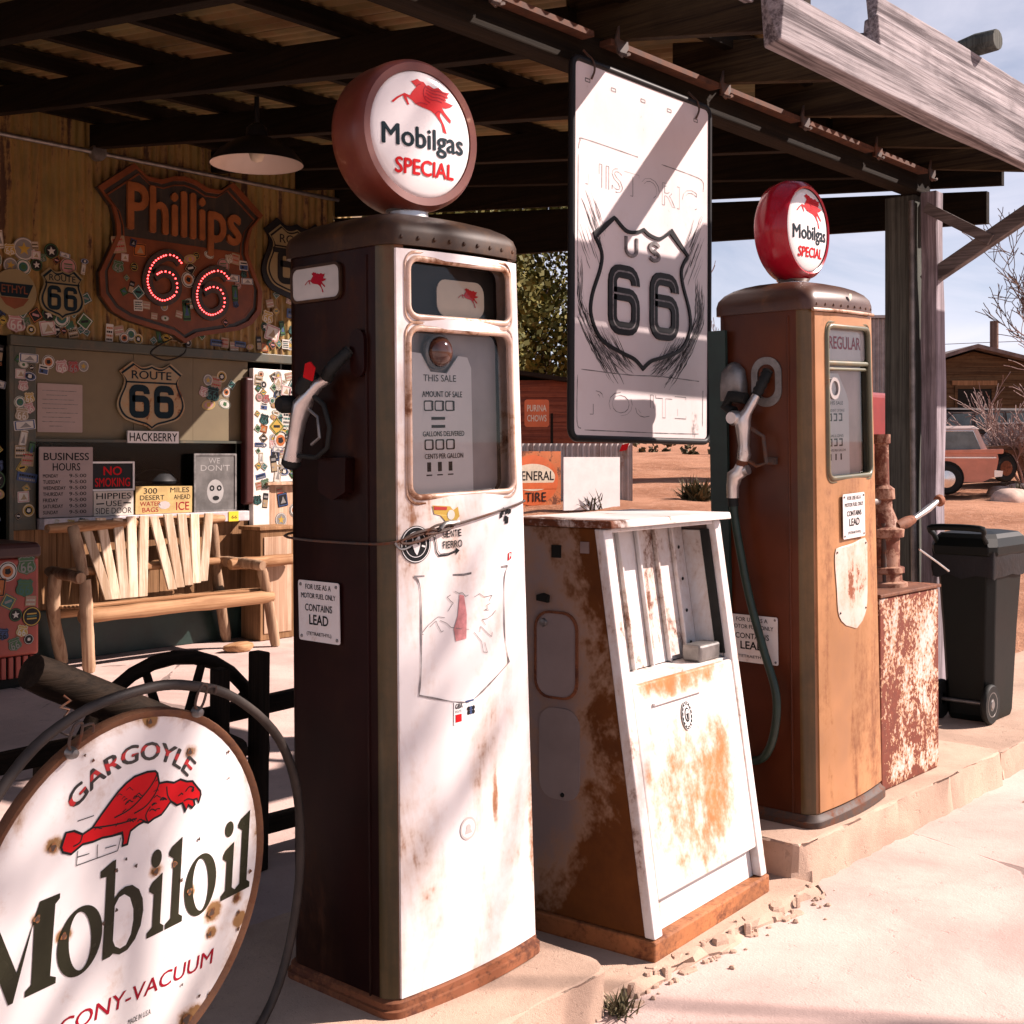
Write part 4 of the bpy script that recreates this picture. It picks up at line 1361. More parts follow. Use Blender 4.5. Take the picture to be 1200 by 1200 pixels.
# ---------------------------------------------------------------- pump 2
P2 = Pump('fuel_pump', 'sun-bleached orange fuel pump marked REGULAR with red globe and hanging hose', (4.087, 2.215, .14), .262, .236, .36, 1.755, .02, .05, R(-2.1), 'p2')
P2.body(); P2.cap(.10, .010)
m_ = MB()
m_.rings([P2.plan(P2.wb, z, e) for z, e in ((0, .018), (.03, .018), (.034, .012), (.05, .004))])
m_.build('plinth', 'iron', P2.t, smooth=35)
h2 = [(-.58, .80, 1.18, 1.70)]
P2.panel(h2, -.86, .96, .055, 1.745)
P2.fillet(*h2[0], .028)
yb, W = P2.bezel(*h2[0], r=.03, wid=.009, depth=.022)
MB().prism(rrect(h2[0][0] * W, h2[0][1] * W, 1.18, 1.70, .03), yb, None).build('meter_back', m_plain('pale_dial_back', (.56, .44, .40), .5), P2.t)
q = MB().prism(rrect(h2[0][0] * W, h2[0][1] * W, 1.585, 1.70, .02), yb - .02, yb - .012)
q = q.build('grade_panel', 'dial_white', P2.t)
MB().text('REGULAR', h2[0][0] * W + .052, 1.625, .235, .043, yb - .0212, 0, .03).build('lettering', 'darkred', q)
MB().tube([(h2[0][0] * W, yb - .028, 1.575), (h2[0][1] * W, yb - .028, 1.575)], .009, 8).tube([(h2[0][0] * W, yb - .025, 1.555), (h2[0][1] * W, yb - .025, 1.555)], .006, 8).build('divider_bar', 'p2_bezel', P2.t, smooth=60)
dial = MB().prism([(-.128, 1.185), (.055, 1.185), (.055, 1.44), (.04, 1.47), (-.02, 1.54), (-.09, 1.54), (-.128, 1.52)], yb - .02, yb - .016).build('dial_face', 'dial_white', P2.t)
m_ = MB()
yd = yb - .0212
for k in range(3):
    x = -.085 + k * .038
    for z in (1.375, 1.288):
        m_.box(x - .012, x + .008, yd, yd + .002, z, z + .005).box(x - .012, x + .008, yd, yd + .002, z + .022, z + .027).box(x + .006, x + .012, yd, yd + .002, z, z + .027)
    m_.box(x - .004, x + .004, yd, yd + .002, 1.24, 1.262)
m_.text('AMOUNT OF SALE', -.105, 1.408, .125, .009, yd, 0, 0).text('GALLONS', -.10, 1.32, .11, .009, yd, 0, 0).text('CENTS PER GALLON', -.105, 1.27, .13, .008, yd, 0, 0).text('THIS SALE', -.1, 1.432, .11, .012, yd, 0, 0)
m_.build('dial_print', 'ink', dial)
m_ = MB().prism([circle(-.06, 1.488, .038, 24), circle(-.06, 1.488, .026, 24)], yb - .028, yb - .018)
m_.build('sight_ring', 'dial_grey', P2.t, smooth=50)
yo = -P2.d / 2 - P2.bow * .6
MB().prism(rrect(h2[0][0] * W, h2[0][1] * W, 1.18, 1.70, .03), yo + .012, None).build('window_glass', 'glass', P2.t)
g2 = P2.globe(MT['crimson'], True, .183, .115, 1.838, 'Mobilgas', yaw=R(0), lens_r=.80, label='glossy red globe with white lens')
# plates on the front
w_ = P2.w(1.05)
pl = lead_sign(P2.t, (.015, P2.S(.05, 1.05, .012)[1], 1.045), (0, 0, 0), .165, .155)
m_ = MB()
pts = crom([(-.11, .935), (-.03, .945), (.05, .948), (.13, .955), (.135, .88), (.13, .76), (.115, .70), (.06, .655), (.01, .65), (-.05, .67), (-.095, .71), (-.105, .80)], 4)
def strip_fill(mb_, pts, nz=16, nx=8):
    zs_ = [p[1] for p in pts]
    za, zb = min(zs_), max(zs_)
    rows = []
    for j in range(nz + 1):
        z = za + 1e-4 + (zb - za - 2e-4) * j / nz
        xx = []
        for i in range(len(pts)):
            (x1, z1), (x2, z2) = pts[i], pts[(i + 1) % len(pts)]
            if (z1 > z) != (z2 > z):
                xx.append(x1 + (x2 - x1) * (z - z1) / (z2 - z1))
        rows.append([(min(xx) + (max(xx) - min(xx)) * i / nx, 0, z) for i in range(nx + 1)])
    vs_ = [p for r_ in rows for p in r_]
    mb_.add(vs_, [(j * (nx + 1) + i, j * (nx + 1) + i + 1, (j + 1) * (nx + 1) + i + 1, (j + 1) * (nx + 1) + i) for j in range(nz) for i in range(nx)])
strip_fill(m_, pts)
on_front(P2, m_, .0065).build('bare_patch', m_rust('scraped_pale_patch', (.60, .50, .44), .56, .64, .6, 9, (1, 1, .6), r1=(.30, .08, .03), r2=(.16, .05, .02), grime=.5, var=.15,
    mask=blob_mask([(.02, .80, .07, .12, .05)])), P2.t)
m_ = MB()
for (x, z) in ((-.1, .925), (.12, .94), (.11, .71), (-.085, .715)):
    m_.lathe([(0, -.003), (.003, -.0025), (.004, 0)], (x, P2.S(x / w_, z, .007)[1], z), 'y', 8)
m_.build('screw', 'iron', P2.t)
m_ = MB().prism([(.0, 1.803), (.012, 1.79), (.024, 1.803), (.02, 1.815), (.004, 1.815)], 0, None)
on_front(P2, m_, .013).build('cap_badge', 'cream', P2.t)
MB().tube([P2.S(u, 1.752, .012) for u in (-.95, -.5, 0, .5, .95)], .006, 8).build('cap_trim', 'p1_bezel', P2.t, smooth=60)
# side: nozzle pocket, nozzle, hose, plate
def rel2(p):
    return (-P2.w(1.0) - p[0], p[1] - P2.loc[1], p[2] - P2.loc[2])
lead_sign(P2.t, (-P2.w(.63) - .008, 2.255 - P2.loc[1], .768 - P2.loc[2]), (0, 0, R(-90)), .20, .165)
m_ = MB().prism([rrect(-.058, .058, -.085, .085, .055, 8), rrect(-.034, .034, -.055, .06, .033, 8)], 0, .016, 0)
m_.prism(rrect(-.036, .036, -.057, .062, .033, 8), .010, None, 1)
m_.build('nozzle_pocket', ['steel', 'dark'], P2.t, loc=rel2((-.002, 2.19, 1.655)), rot=(0, 0, R(-90)), bevel=.004)
m_ = MB().rings([[(a * k, -o, b * k) for a, b in [(-.05, -.07), (.05, -.07), (.05, .0), (.042, .045), (.02, .068), (0, .075), (-.02, .068), (-.042, .045), (-.05, 0)]] for k, o in ((1, 0), (.96, .02), (.75, .035), (.3, .042))])
m_.build('pocket_hood', 'steel', P2.t, loc=rel2((-.004, 2.315, 1.655)), rot=(0, 0, R(-90)), smooth=50)
noz = bpy.data.objects.new('nozzle', None); col.objects.link(noz); noz.parent = P2.t
pts = crom([(-.005, 2.185, 1.69), (.02, 2.19, 1.655), (.04, 2.205, 1.61)], 5, False)
MB().tube([rel2(p) for p in pts], [.016 if i % 2 else .02 for i in range(len(pts))], 12).build('spout_spring', 'rubber', noz, smooth=60)
MB().tube([rel2(p) for p in ((.04, 2.205, 1.61), (.05, 2.215, 1.585), (.055, 2.232, 1.555), (.06, 2.25, 1.53), (.06, 2.247, 1.50), (.06, 2.245, 1.44), (.06, 2.245, 1.41), (.06, 2.25, 1.39))], [.014, .017, .017, .03, .026, .019, .024, .022], 14).build('nozzle_body', 'silver', noz, smooth=50)
MB().lathe([(0, -.03), (.02, -.03), (.026, -.015), (.024, .012), (.01, .02)], rel2((.07, 2.27, 1.535)), 'x', 14).build('valve_knob', 'silver', noz, smooth=40)
MB().tube([rel2(p) for p in ((.06, 2.25, 1.39), (.06, 2.255, 1.37))], .02, 12).build('union', 'rust', noz, smooth=50)
MB().tube([rel2(p) for p in ((.06, 2.256, 1.372), (.06, 2.262, 1.35), (.06, 2.285, 1.335), (.06, 2.292, 1.30), (.06, 2.293, 1.26))], [.021, .026, .027, .022, .021], 14).tube([rel2(p) for p in ((.06, 2.255, 1.35), (.06, 2.23, 1.358))], .018, 10).build('swivel', 'silver', noz, smooth=50)
MB().tube([rel2(p) for p in ((.055, 2.235, 1.60), (.05, 2.30, 1.61), (.05, 2.32, 1.575), (.055, 2.285, 1.555))], .02, 10).build('vapour_boot', 'rubber', noz, smooth=50)
MB().tube([rel2(p) for p in ((.05, 2.225, 1.50), (.05, 2.175, 1.47), (.05, 2.165, 1.38), (.055, 2.20, 1.37), (.058, 2.24, 1.395))], .007, 8).build('trigger_guard', 'iron', noz, smooth=50)
MB().tube([rel2(p) for p in crom([(.06, 2.293, 1.27), (.06, 2.288, 1.2), (.06, 2.268, 1.08), (.06, 2.235, .92), (.06, 2.185, .75), (.065, 2.14, .62), (.07, 2.133, .53), (.07, 2.155, .43), (.06, 2.20, .37), (.04, 2.27, .35), (.0, 2.32, .36)], 6, False)], .0145, 12).build('hose', 'green_hose', P2.t, smooth=60)
MB().tube([rel2(p) for p in ((.06, 2.296, 1.285), (.06, 2.291, 1.23))], .018, 12).build('hose_ferrule', 'rubber', P2.t, smooth=50)
MB().box(-.012, .02, 0, .02, -.012, .012).build('bracket', 'iron', P2.t, loc=rel2((.02, 2.17, 1.385)), rot=(0, 0, R(-90)))
MB().box(-.02, .02, 0, .008, -.02, .02).build('side_plate', 'plate', P2.t, loc=rel2((.01, 2.26, .24)), rot=(0, 0, R(-90)))
MB().box(-.27, -.255, .12, .19, .05, 1.70).build('rear_flange', 'base_green', P2.t)

# ================================================================== slant-front cabinet
MT['cab_side'] = m_rust('rusted_cabinet_side', (.26, .20, .185), .53, .65, .5, 2.4, (1, 1, .8), r1=(.19, .06, .010), r2=(.06, .018, .005), grime=.6, var=.15, bump=.3, dent=6, spec=.25,
    mask=lambda t: t.math('SUBTRACT', t.math('ADD', t.math('MULTIPLY', t.ss(t.sep(t.tc.outputs['Object'])[2], .75, .1), .16), t.math('MULTIPLY', t.ss(t.sep(t.tc.outputs['Object'])[1], 2.26, 2.12), .13)), .02))
MT['cab_white'] = m_rust('white_cabinet_enamel', (.74, .70, .68), .555, .70, .42, 6, (1, 1, .5), grime=.5, var=.06, bump=.1)
MT['cab_door'] = m_rust('rust_bled_white_door', (.76, .70, .66), .60, .95, .45, 3.0, (1.4, 1.4, .45), r1=(.46, .20, .055), r2=(.25, .09, .025), grime=1.0, var=.05, bump=.25, fine=.55, dent=5,
    mask=blob_mask([(3.12, .745, .34, .07, .38), (3.15, .40, .30, .33, .33), (2.9, .6, .12, .2, .04)]))
MT['cab_plinth'] = m_rust('orange_rust_plinth', (.36, .12, .04), .40, .75, .6, 9, (.6, 1, 1.5), r1=(.17, .04, .012), r2=(.06, .017, .007), grime=.4, var=.4, fine=.5)
cabn = thing('display_cabinet', 'rusty white slant-front metal cabinet between the two fuel pumps', 'cabinet', (3.12, 2.17, .03))
fz = lambda z: 1.958 + (z - .08) * .1486
def hexa(x0, x1, z0, z1, ya0, ya1, yb0, yb1):
    """block between z0 and z1; front face ya at z0 / z1, rear face yb"""
    return MB().add([(x0, ya0, z0), (x1, ya0, z0), (x1, yb0, z0), (x0, yb0, z0), (x0, ya1, z1), (x1, ya1, z1), (x1, yb1, z1), (x0, yb1, z1)],
                    [(0, 3, 2, 1), (4, 5, 6, 7), (0, 1, 5, 4), (1, 2, 6, 5), (2, 3, 7, 6), (3, 0, 4, 7)])
XL, XR = 2.785, 3.462
wpart(MB().box(XL - .012, XR + .012, 1.942, 2.395, .028, .085), 'plinth', 'cab_plinth', cabn, bevel=.006)
wpart(hexa(XL, XL + .012, .086, 1.19, fz(.086), fz(1.19), 2.385, 2.413), 'side_panel', 'cab_side', cabn, bevel=.003)
wpart(hexa(XR - .012, XR, .086, 1.19, fz(.086), fz(1.19), 2.385, 2.413), 'side_panel', 'cab_side', cabn, bevel=.003)
wpart(hexa(XL + .013, XR - .013, .086, 1.19, 2.37, 2.395, 2.385, 2.410), 'rear_panel', 'cab_side', cabn)
top = hexa(XL - .016, XR + .016, 1.191, 1.213, 2.075, 2.08, 2.45, 2.45)
wpart(top, 'top', m_rust('rust_streaked_top', (.72, .67, .64), .6, .75, .4, 6, (1, 1, 1), mask=lambda t: t.math('MULTIPLY', t.ss(t.sep(t.tc.outputs['Object'])[0], 3.0, 2.74), .25), grime=.4), cabn, bevel=.005)
for (a, b) in ((XL - .004, XL + .040), (XR - .036, XR + .004)):
    wpart(hexa(a, b, .087, 1.188, fz(.087) - .012, fz(1.188) - .012, fz(.087) + .02, fz(1.188) + .02), 'front_frame', 'cab_white', cabn, bevel=.004)
wpart(hexa(XL + .041, XR - .037, 1.176, 1.188, fz(1.176) - .006, fz(1.188) - .006, fz(1.176) + .02, fz(1.188) + .02), 'front_frame', 'cab_white', cabn, bevel=.003)
# door of the lower half, kick panel below it
wpart(hexa(XL + .044, XR - .040, .178, .752, fz(.178) - .010, fz(.752) - .010, fz(.178) + .008, fz(.752) + .008), 'door', 'cab_door', cabn, bevel=.005)
wpart(hexa(XL + .041, XR - .037, .086, .170, fz(.086) + .018, fz(.17) + .018, fz(.086) + .03, fz(.17) + .03), 'kick_panel', m_rust('kick_panel_enamel', (.76, .72, .69), .68, .72, .4, 4, (1, 1, 1), mask=blob_mask([(2.84, .14, .06, .08, .25)]), grime=.5), cabn)  # brown patch at the left corner of the panel
wpart(MB().box(2.92, 3.20, fz(.69) - .020, fz(.69) - .009, .686, .694), 'handle', 'cab_white', cabn, bevel=.003)
m_ = MB()
cz = .632
m_.prism(circle(3.10, cz, .030, 32, .042), fz(cz) - .0135, None, 0)
m_.prism([circle(3.10, cz, .0285, 32, .040), circle(3.10, cz, .021, 32, .031)], fz(cz) - .0142, None, 1)
for k in range(16):
    a = 2 * math.pi * k / 16
    m_.prism(circle(3.10 + .0247 * math.cos(a), cz + .0355 * math.sin(a), .0028, 6), fz(cz) - .0149, None, 0)
m_.prism(circle(3.10, cz + .002, .014, 20, .021), fz(cz) - .0149, None, 1)
m_.prism(circle(3.10, cz + .002, .0105, 16, .016), fz(cz) - .0152, None, 0)
m_.prism([(3.092, cz + .006), (3.108, cz + .006), (3.105, cz - .010), (3.10, cz - .014), (3.095, cz - .010)], fz(cz) - .0155, None, 1)
m_.v = [(x, fz(z) - .0135 + (y - (fz(cz) - .0135)), z) for x, y, z in m_.v]
wpart(m_, 'sticker', ['white', 'ink'], cabn)
# open recess of the upper half
wpart(hexa(XL + .042, XR - .038, .76, 1.175, fz(.76) + .11, fz(1.175) + .11, fz(.76) + .12, fz(1.175) + .12), 'recess_back', 'cab_white', cabn)
for k in range(5):
    x = XL + .13 + k * .105
    wpart(hexa(x, x + .009, .76, 1.174, fz(.76) + .094, fz(1.174) + .094, fz(.76) + .1095, fz(1.174) + .1095), 'recess_rib', 'cab_white', cabn, bevel=.003)
wpart(hexa(XL + .013, XL + .041, .76, 1.154, fz(.76) + .021, fz(1.154) + .021, fz(.76) + .11, fz(1.154) + .11), 'recess_cheek', 'cab_white', cabn)
wpart(hexa(XR - .037, XR - .013, .76, 1.154, fz(.76) + .021, fz(1.154) + .021, fz(.76) + .11, fz(1.154) + .11), 'recess_cheek', 'cab_white', cabn)
wpart(MB().box(XL + .013, XR - .013, fz(.75) + .012, 2.17, .744, .757), 'recess_floor', 'cab_white', cabn)
wpart(hexa(XR - .045, XR - .038, .77, 1.16, fz(.77) + .01, fz(1.16) + .01, fz(.77) + .04, fz(1.16) + .04), 'rubber_strip', 'rubber', cabn)
wpart(MB().box(3.27, 3.40, 2.075, 2.14, .758, .81), 'pump_box', 'steel', cabn, bevel=.008)
# hatch, lock and vent on the shaded side
SIDE = (0, 0, R(-90))
def side_at(y, z):
    return (XL - cabn.location.x - .003, y - cabn.location.y, z - cabn.location.z)
m_ = MB().prism([rrect(-.075, .075, -.125, .125, .05), rrect(-.068, .068, -.118, .118, .045)], -.004, .004, 1)
m_.prism(rrect(-.068, .068, -.118, .118, .045), -.001, None, 0)
m_.build('hatch', [m_plain('hatch_enamel', (.28, .22, .205), .45, var=.1), MT['rust']], cabn, loc=side_at(2.272, .825), rot=SIDE)
MB().prism(rrect(-.07, .07, -.13, .13, .05), 0, .003).build('hatch', m_plain('hatch_enamel_low', (.25, .20, .185), .45, var=.12), cabn, loc=side_at(2.262, .545), rot=SIDE)
MB().box(-.016, .016, -.001, .004, -.018, .018).build('vent_hole', 'dark', cabn, loc=side_at(2.272, 1.12), rot=SIDE)
MB().box(-.014, .014, -.001, .003, -.016, .016).build('paint_tag', m_plain('pink_grey_tag', (.26, .19, .17), .6), cabn, loc=side_at(2.175, 1.135), rot=SIDE)
MB().prism([(-.02, -.008), (.018, -.012), (.02, .008), (.0, .014), (-.02, .008)], -.01, .004).build('latch', 'dark', cabn, loc=side_at(2.315, .985), rot=SIDE)
MB().lathe([(0, -.01), (.010, -.008), (.013, 0)], n=12, axis='y').build('lock', 'steel', cabn, loc=side_at(2.315, .915), rot=SIDE, smooth=50)
MB().lathe([(0, -.006), (.005, -.005), (.007, 0)], n=8, axis='y').build('lock', 'dark', cabn, loc=side_at(2.25, .43), rot=SIDE, smooth=50)
m_ = MB()
for k in range(4):
    m_.lathe([(0, -.003), (.005, -.002), (.006, 0)], (XR - .075, fz(.80 + .1 * k) + .108, .80 + .1 * k), 'y', 8)
wpart(m_, 'screw', 'dark', cabn)
cabn.rotation_euler = (0, 0, R(4.4))          # stands slightly askew to the island
cabn.location.x -= .018
cabn.location.y += .026

# ================================================================== red oil cabinet with hand pump
MT['flaked'] = m_rust('flaking_white_over_red', (.66, .55, .51), .50, .535, .5, 9, (1, 1, .5), r1=(.24, .045, .015), r2=(.07, .014, .007), grime=.9, var=.12, bump=.5, fine=.75,
    mask=add_masks(edge_mask(4.40, 4.93, .14, .87, .05, .10), blob_mask([(4.45, .3, .2, .35, .10), (4.85, .75, .15, .2, -.06)])))
oil = thing('oil_cabinet', 'low steel oil cabinet with white paint flaking off red rust', 'cabinet', (4.66, 2.24, .14))
m_ = MB().rings([[(4.405, 2.06, .142), (4.925, 2.06, .142), (4.925, 2.42, .142), (4.405, 2.42, .142)], [(4.385, 2.06, .862), (4.922, 2.06, .862), (4.922, 2.42, .862), (4.385, 2.42, .862)]])
wpart(m_, 'body', 'flaked', oil, bevel=.006)
wpart(MB().box(4.378, 4.93, 2.052, 2.43, .864, .878), 'lid', 'rust', oil, bevel=.004)
wpart(MB().box(4.41, 4.92, 2.066, 2.414, .138, .1415), 'skirt', 'rust', oil)
MT['lube'] = m_rust('rusty_pale_casting', (.34, .19, .14), .42, .58, .6, 16, (1, 1, .7), r1=(.2, .05, .02), r2=(.07, .02, .01), grime=.4)
hp = thing('hand_pump', 'rusty hand-cranked oil pump standing on the flaking red cabinet', 'pump', (4.70, 2.2, .878))
MB().lathe([(.0, 0), (.10, 0), (.10, .016), (.08, .022), (.078, .05), (.088, .055), (.088, .075), (.07, .08), (.07, .19), (.085, .195), (.088, .225), (.07, .235), (.058, .27), (.042, .31), (.04, .34), (.052, .345), (.05, .385), (.03, .40), (.027, .56), (.034, .565), (.034, .60), (.0, .60)], n=20).build('column', MT['lube'], hp, smooth=40)
MB().tube([(-.06, -.04, .0), (-.055, -.035, .09), (-.05, -.03, .25)], .012, 8).tube([(.055, .05, 0), (.05, .045, .18)], .014, 8).build('feed_pipe', 'iron', hp, smooth=50)
MB().tube([(-.19, -.01, .335), (-.10, -.005, .335), (0, 0, .335)], .014, 10).build('spout', 'silver', hp, smooth=50)
MB().tube([(.0, -.06, .235), (.07, -.07, .25), (.12, -.075, .26)], [.02, .024, .018], 10).build('crank_hub', 'rust', hp, smooth=50)
MB().tube([(.10, -.075, .255), (.17, -.08, .275), (.25, -.085, .30), (.33, -.085, .325)], [.012, .012, .015, .012], 10).build('crank_arm', 'silver', hp, smooth=50)
MB().lathe([(0, -.02), (.018, -.018), (.026, 0), (.018, .018), (0, .02)], (.36, -.085, .33), 'x', 12).build('crank_knob', 'rust', hp, smooth=60)
MB().tube([(.15, -.09, .14), (.3, -.1, .08), (.42, -.1, .035)], .004, 6).build('chain_wire', 'silver', hp, smooth=60)

# ================================================================== wheeled bin
MT['bin'] = m_plain('dark_green_bin_plastic', (.0028, .0048, .0038), .5, var=.3, vs=3, bump=.05, bs=30, spec=.25)
MT['bag'] = m_plain('black_bin_bag', (.012, .012, .013), .45, var=.2, bump=.8, bs=18, spec=.25)
bin_ = thing('wheeled_bin', 'dark green wheeled rubbish bin with black bag on the kerb block', 'bin', (6.16, 2.37, .115))
bin_.scale = (1, .6, 1)
def oct_(wx, wy, z, c=.05):
    return [(-wx + c, -wy, z), (wx - c, -wy, z), (wx, -wy + c, z), (wx, wy - c, z), (wx - c, wy, z), (-wx + c, wy, z), (-wx, wy - c, z), (-wx, -wy + c, z)]
MB().rings([oct_(.16, .18, .0), oct_(.17, .19, .03), oct_(.195, .215, .45), oct_(.215, .24, .74), oct_(.218, .243, .76)]).build('body', 'bin', bin_, bevel=.008)
rg = random.Random(4)
rs = []
for j, z in enumerate((.70, .735, .77, .80, .83)):
    rs.append([(x * (1.0 + rg.uniform(-.015, .02)), y * (1.0 + rg.uniform(-.015, .02)), z + rg.uniform(-.012, .012)) for x, y, z in [(p[0] * 1.03, p[1] * 1.03, z) for p in crom(oct_(.218, .243, .76), 4)]])
MB().rings(rs, cap=False).build('bag_rim', 'bag', bin_, smooth=60)
MB().rings([oct_(.235, .26, .80), oct_(.245, .27, .815), oct_(.245, .27, .845), oct_(.225, .25, .885), oct_(.20, .225, .905), oct_(.12, .14, .915)]).build('lid', 'bin', bin_, bevel=.008)
MB().tube(crom([(-.2, -.20, .84), (-.27, -.20, .90), (-.30, -.195, .935), (-.30, .195, .935), (-.27, .2, .90), (-.2, .2, .84)], 4, False), .016, 8).build('handle', 'bin', bin_, smooth=50)
for sy in (-1, 1):
    wh = MB().lathe([(.03, -.022), (.055, -.022), (.088, -.024), (.095, -.012), (.095, .012), (.088, .024), (.055, .022), (.03, .022)], (0, 0, 0), 'y', 26).build('wheel', 'rubber', bin_, loc=(-.185, sy * .20, .095), smooth=40)
    m2 = MB().lathe([(0, -.026), (.02, -.026), (.022, -.02), (.052, -.018), (.055, -.0225), (.06, -.0225)], (0, 0, 0), 'y', 20)
    m2.build('hub', 'steel', wh, smooth=40, rot=(0, 0, 0 if sy < 0 else math.pi))
MB().tube([(-.185, -.2, .095), (-.185, .2, .095)], .01, 8).build('axle', 'steel', bin_, smooth=50)
MB().box(.215, .27, -.05, .05, .69, .73).build('front_catch', 'bin', bin_, bevel=.01)

# ================================================================== hanging US 66 sign
MT['sign_white'] = m_rust('worn_white_sign_enamel', (.70, .62, .615), .66, .8, .33, 5, (1, 1, .6), r1=(.12, .09, .08), r2=(.05, .04, .04), grime=.12, var=.05, bump=.3, dent=4)
us = thing('route_sign', 'tall white embossed US 66 road sign hanging from the canopy beam', 'sign', (3.786, 2.70, 1.45))
us.rotation_euler = (0, R(.35), 0)
PW, PH = .425, 1.315
MB().prism(rrect(-PW, PW, .005, PH - .005, .035), -.004, .012).build('panel', 'sign_white', us, bevel=.003)
MB().tube([(x, 0, z) for x, z in rrect(-PW - .006, PW + .006, 0, PH, .035)], .013, 8, closed=True).build('frame', 'black', us, smooth=50)
def emboss(path, w, name, mat='black', closed=False, y=-.0045, h=.006):
    m_ = MB()
    m_.ribbon(path, w, y - h, y + .001, 0, closed)
    return m_.build(name, mat, us, bevel=.0015)
sh = [(x * 1.0 - .018, z + .527) for x, z in shield(.315, .265)]
emboss(sh, .013, 'shield_outline', closed=True)
def six(cx, cz, w, h, n=6):
    """rounded block 6 as a stroked centre line"""
    r_ = w * .30
    top = [(cx + w / 2, cz + h * .78), (cx + w / 2, cz + h - r_)] + [(cx + w / 2 - r_ + r_ * math.cos(R(a)), cz + h - r_ + r_ * math.sin(R(a))) for a in (20, 45, 70, 90)]
    top += [(cx - w / 2 + r_ + r_ * math.cos(R(a)), cz + h - r_ + r_ * math.sin(R(a))) for a in (90, 110, 135, 160, 180)]
    low = [(cx - w / 2, cz + r_)] + [(cx - w / 2 + r_ + r_ * math.cos(R(a)), cz + r_ + r_ * math.sin(R(a))) for a in (200, 225, 250, 270)]
    low += [(cx + w / 2 - r_ + r_ * math.cos(R(a)), cz + r_ + r_ * math.sin(R(a))) for a in (270, 290, 315, 340, 0)]
    low += [(cx + w / 2 - r_ + r_ * math.cos(R(a)), cz + h * .60 - r_ + r_ * math.sin(R(a))) for a in (0, 20, 45, 70, 90)]
    low += [(cx - w / 2 + .0, cz + h * .60)]
    return top + low
for cx in (-.136, .118):
    emboss(six(cx, .400, .140, .205), .047, 'numeral')
    m_ = MB().ribbon(six(cx, .400, .140, .205), .006, -.0112, None)
    m_.build('numeral_highlight', 'fadeink', us)
def arcpts(cx, cz, rx, rz, a0, a1, n=8):
    return [(cx + rx * math.cos(R(a0 + (a1 - a0) * k / n)), cz + rz * math.sin(R(a0 + (a1 - a0) * k / n))) for k in range(n + 1)]
Upath = [(-.125, .735)] + arcpts(-.092, .690, .033, .022, 180, 360) + [(-.059, .735)]
emboss(Upath, .013, 'letter', 'fadeink')
Spath = arcpts(.052, .715, .03, .017, 20, 270, 10) + arcpts(.052, .683, .03, .015, 90, -160, 10)
emboss(Spath, .013, 'letter', 'fadeink')
# ghost lettering HISTORIC / ROUTE and the border lines
m_ = MB()
for txt, x, z, w, h in (('HISTORIC', -.36, .885, .70, .085), ('ROUTE', -.33, .085, .60, .085)):
    vs, fs = text_geo(txt)
    x0 = min(v_[0] for v_ in vs); x1 = max(v_[0] for v_ in vs); z0 = min(v_[1] for v_ in vs); z1 = max(v_[1] for v_ in vs)
    P = [(x + (a - x0) / (x1 - x0) * w, z + (b - z0) / (z1 - z0) * h) for a, b in vs]
    edges = {}
    for f in fs:
        for i in range(len(f)):
            e = tuple(sorted((f[i], f[(i + 1) % len(f)])))
            edges[e] = edges.get(e, 0) + 1
    rg = random.Random(9)
    for (a, b), c in edges.items():
        if c == 1 and (math.sin(P[a][0] * 23 + P[a][1] * 40) > -.35):
            m_.ribbon([P[a], P[b]], rg.uniform(.001, .0035), -.0048, None)
for path in ([(-.40, 1.0), (-.39, 1.03), (-.36, 1.04), (-.05, 1.035)], [(.1, 1.035), (.3, 1.03), (.38, 1.02), (.385, .98)], [(-.40, .98), (-.402, .60)], [(-.38, .24), (-.1, .235), (.1, .24), (.36, .235)], [(-.40, .22), (-.402, .06), (-.38, .035)], [(-.36, .03), (.1, .028), (.36, .03)], [(.385, .06), (.388, .2)]):
    pp = crom(path, 6, False)
    m_.ribbon(pp, [.0015 + .003 * abs(math.sin(i * 1.3)) for i in range(len(pp))], -.0048, None)
stuff(m_.build('ghost_lettering', 'fadeink', us))
# black brush smears left around the shield
m_ = MB()
rg = random.Random(31)
def smear(path, w):
    n_ = len(path)
    m_.ribbon(path, [w * math.sin(math.pi * (i + .3) / (n_ + .2)) * rg.uniform(.2, 1.3) for i in range(n_)], -.0046 - rg.uniform(0, .0003), None, rg.choice((0, 1, 1)))
for k in range(240):
    sg = rg.choice((-1, 1))
    u = rg.random()
    if u < .45:                                   # beside the shield's belly, running round towards the tip
        a0 = rg.uniform(.05, .9)
        off = rg.uniform(.02, .085)
        P = []
        for j in range(9):
            q = a0 + j * .045
            xx = sg * (.33 + off - .32 * max(0, q - .45) ** 1.3) - .018
            zz = .66 - q * .36 - off * .25 * (q > .4)
            if abs(xx) < .405: P.append((xx + rg.gauss(0, .002), zz + rg.gauss(0, .002)))
        if len(P) > 3: smear(P, rg.uniform(.002, .010))
    elif u < .8:                                  # sweeping up from the tip
        x0, z0 = -.018 + sg * rg.uniform(.04, .12), .26 + rg.uniform(-.0, .05)
        dx = rg.uniform(.10, .22)
        P = [(x0 + sg * dx * j / 8, z0 + .02 * math.sin(j * .4) + (.12 * (j / 8) ** 2.2) * rg.uniform(.95, 1.05) - .03) for j in range(9)]
        P = [p for p in P if abs(p[0]) < .405]
        if len(P) > 3: smear(P, rg.uniform(.001, .007))
    else:                                         # streaks at the shoulders
        x0, z0 = sg * rg.uniform(.30, .395), rg.uniform(.68, .90)
        P = [(x0 - sg * .012 * j + rg.gauss(0, .0015), z0 - .02 * j) for j in range(6)]
        smear(P, rg.uniform(.0015, .006))
stuff(m_.build('brush_smears', ['ink', 'fadeink'], us))
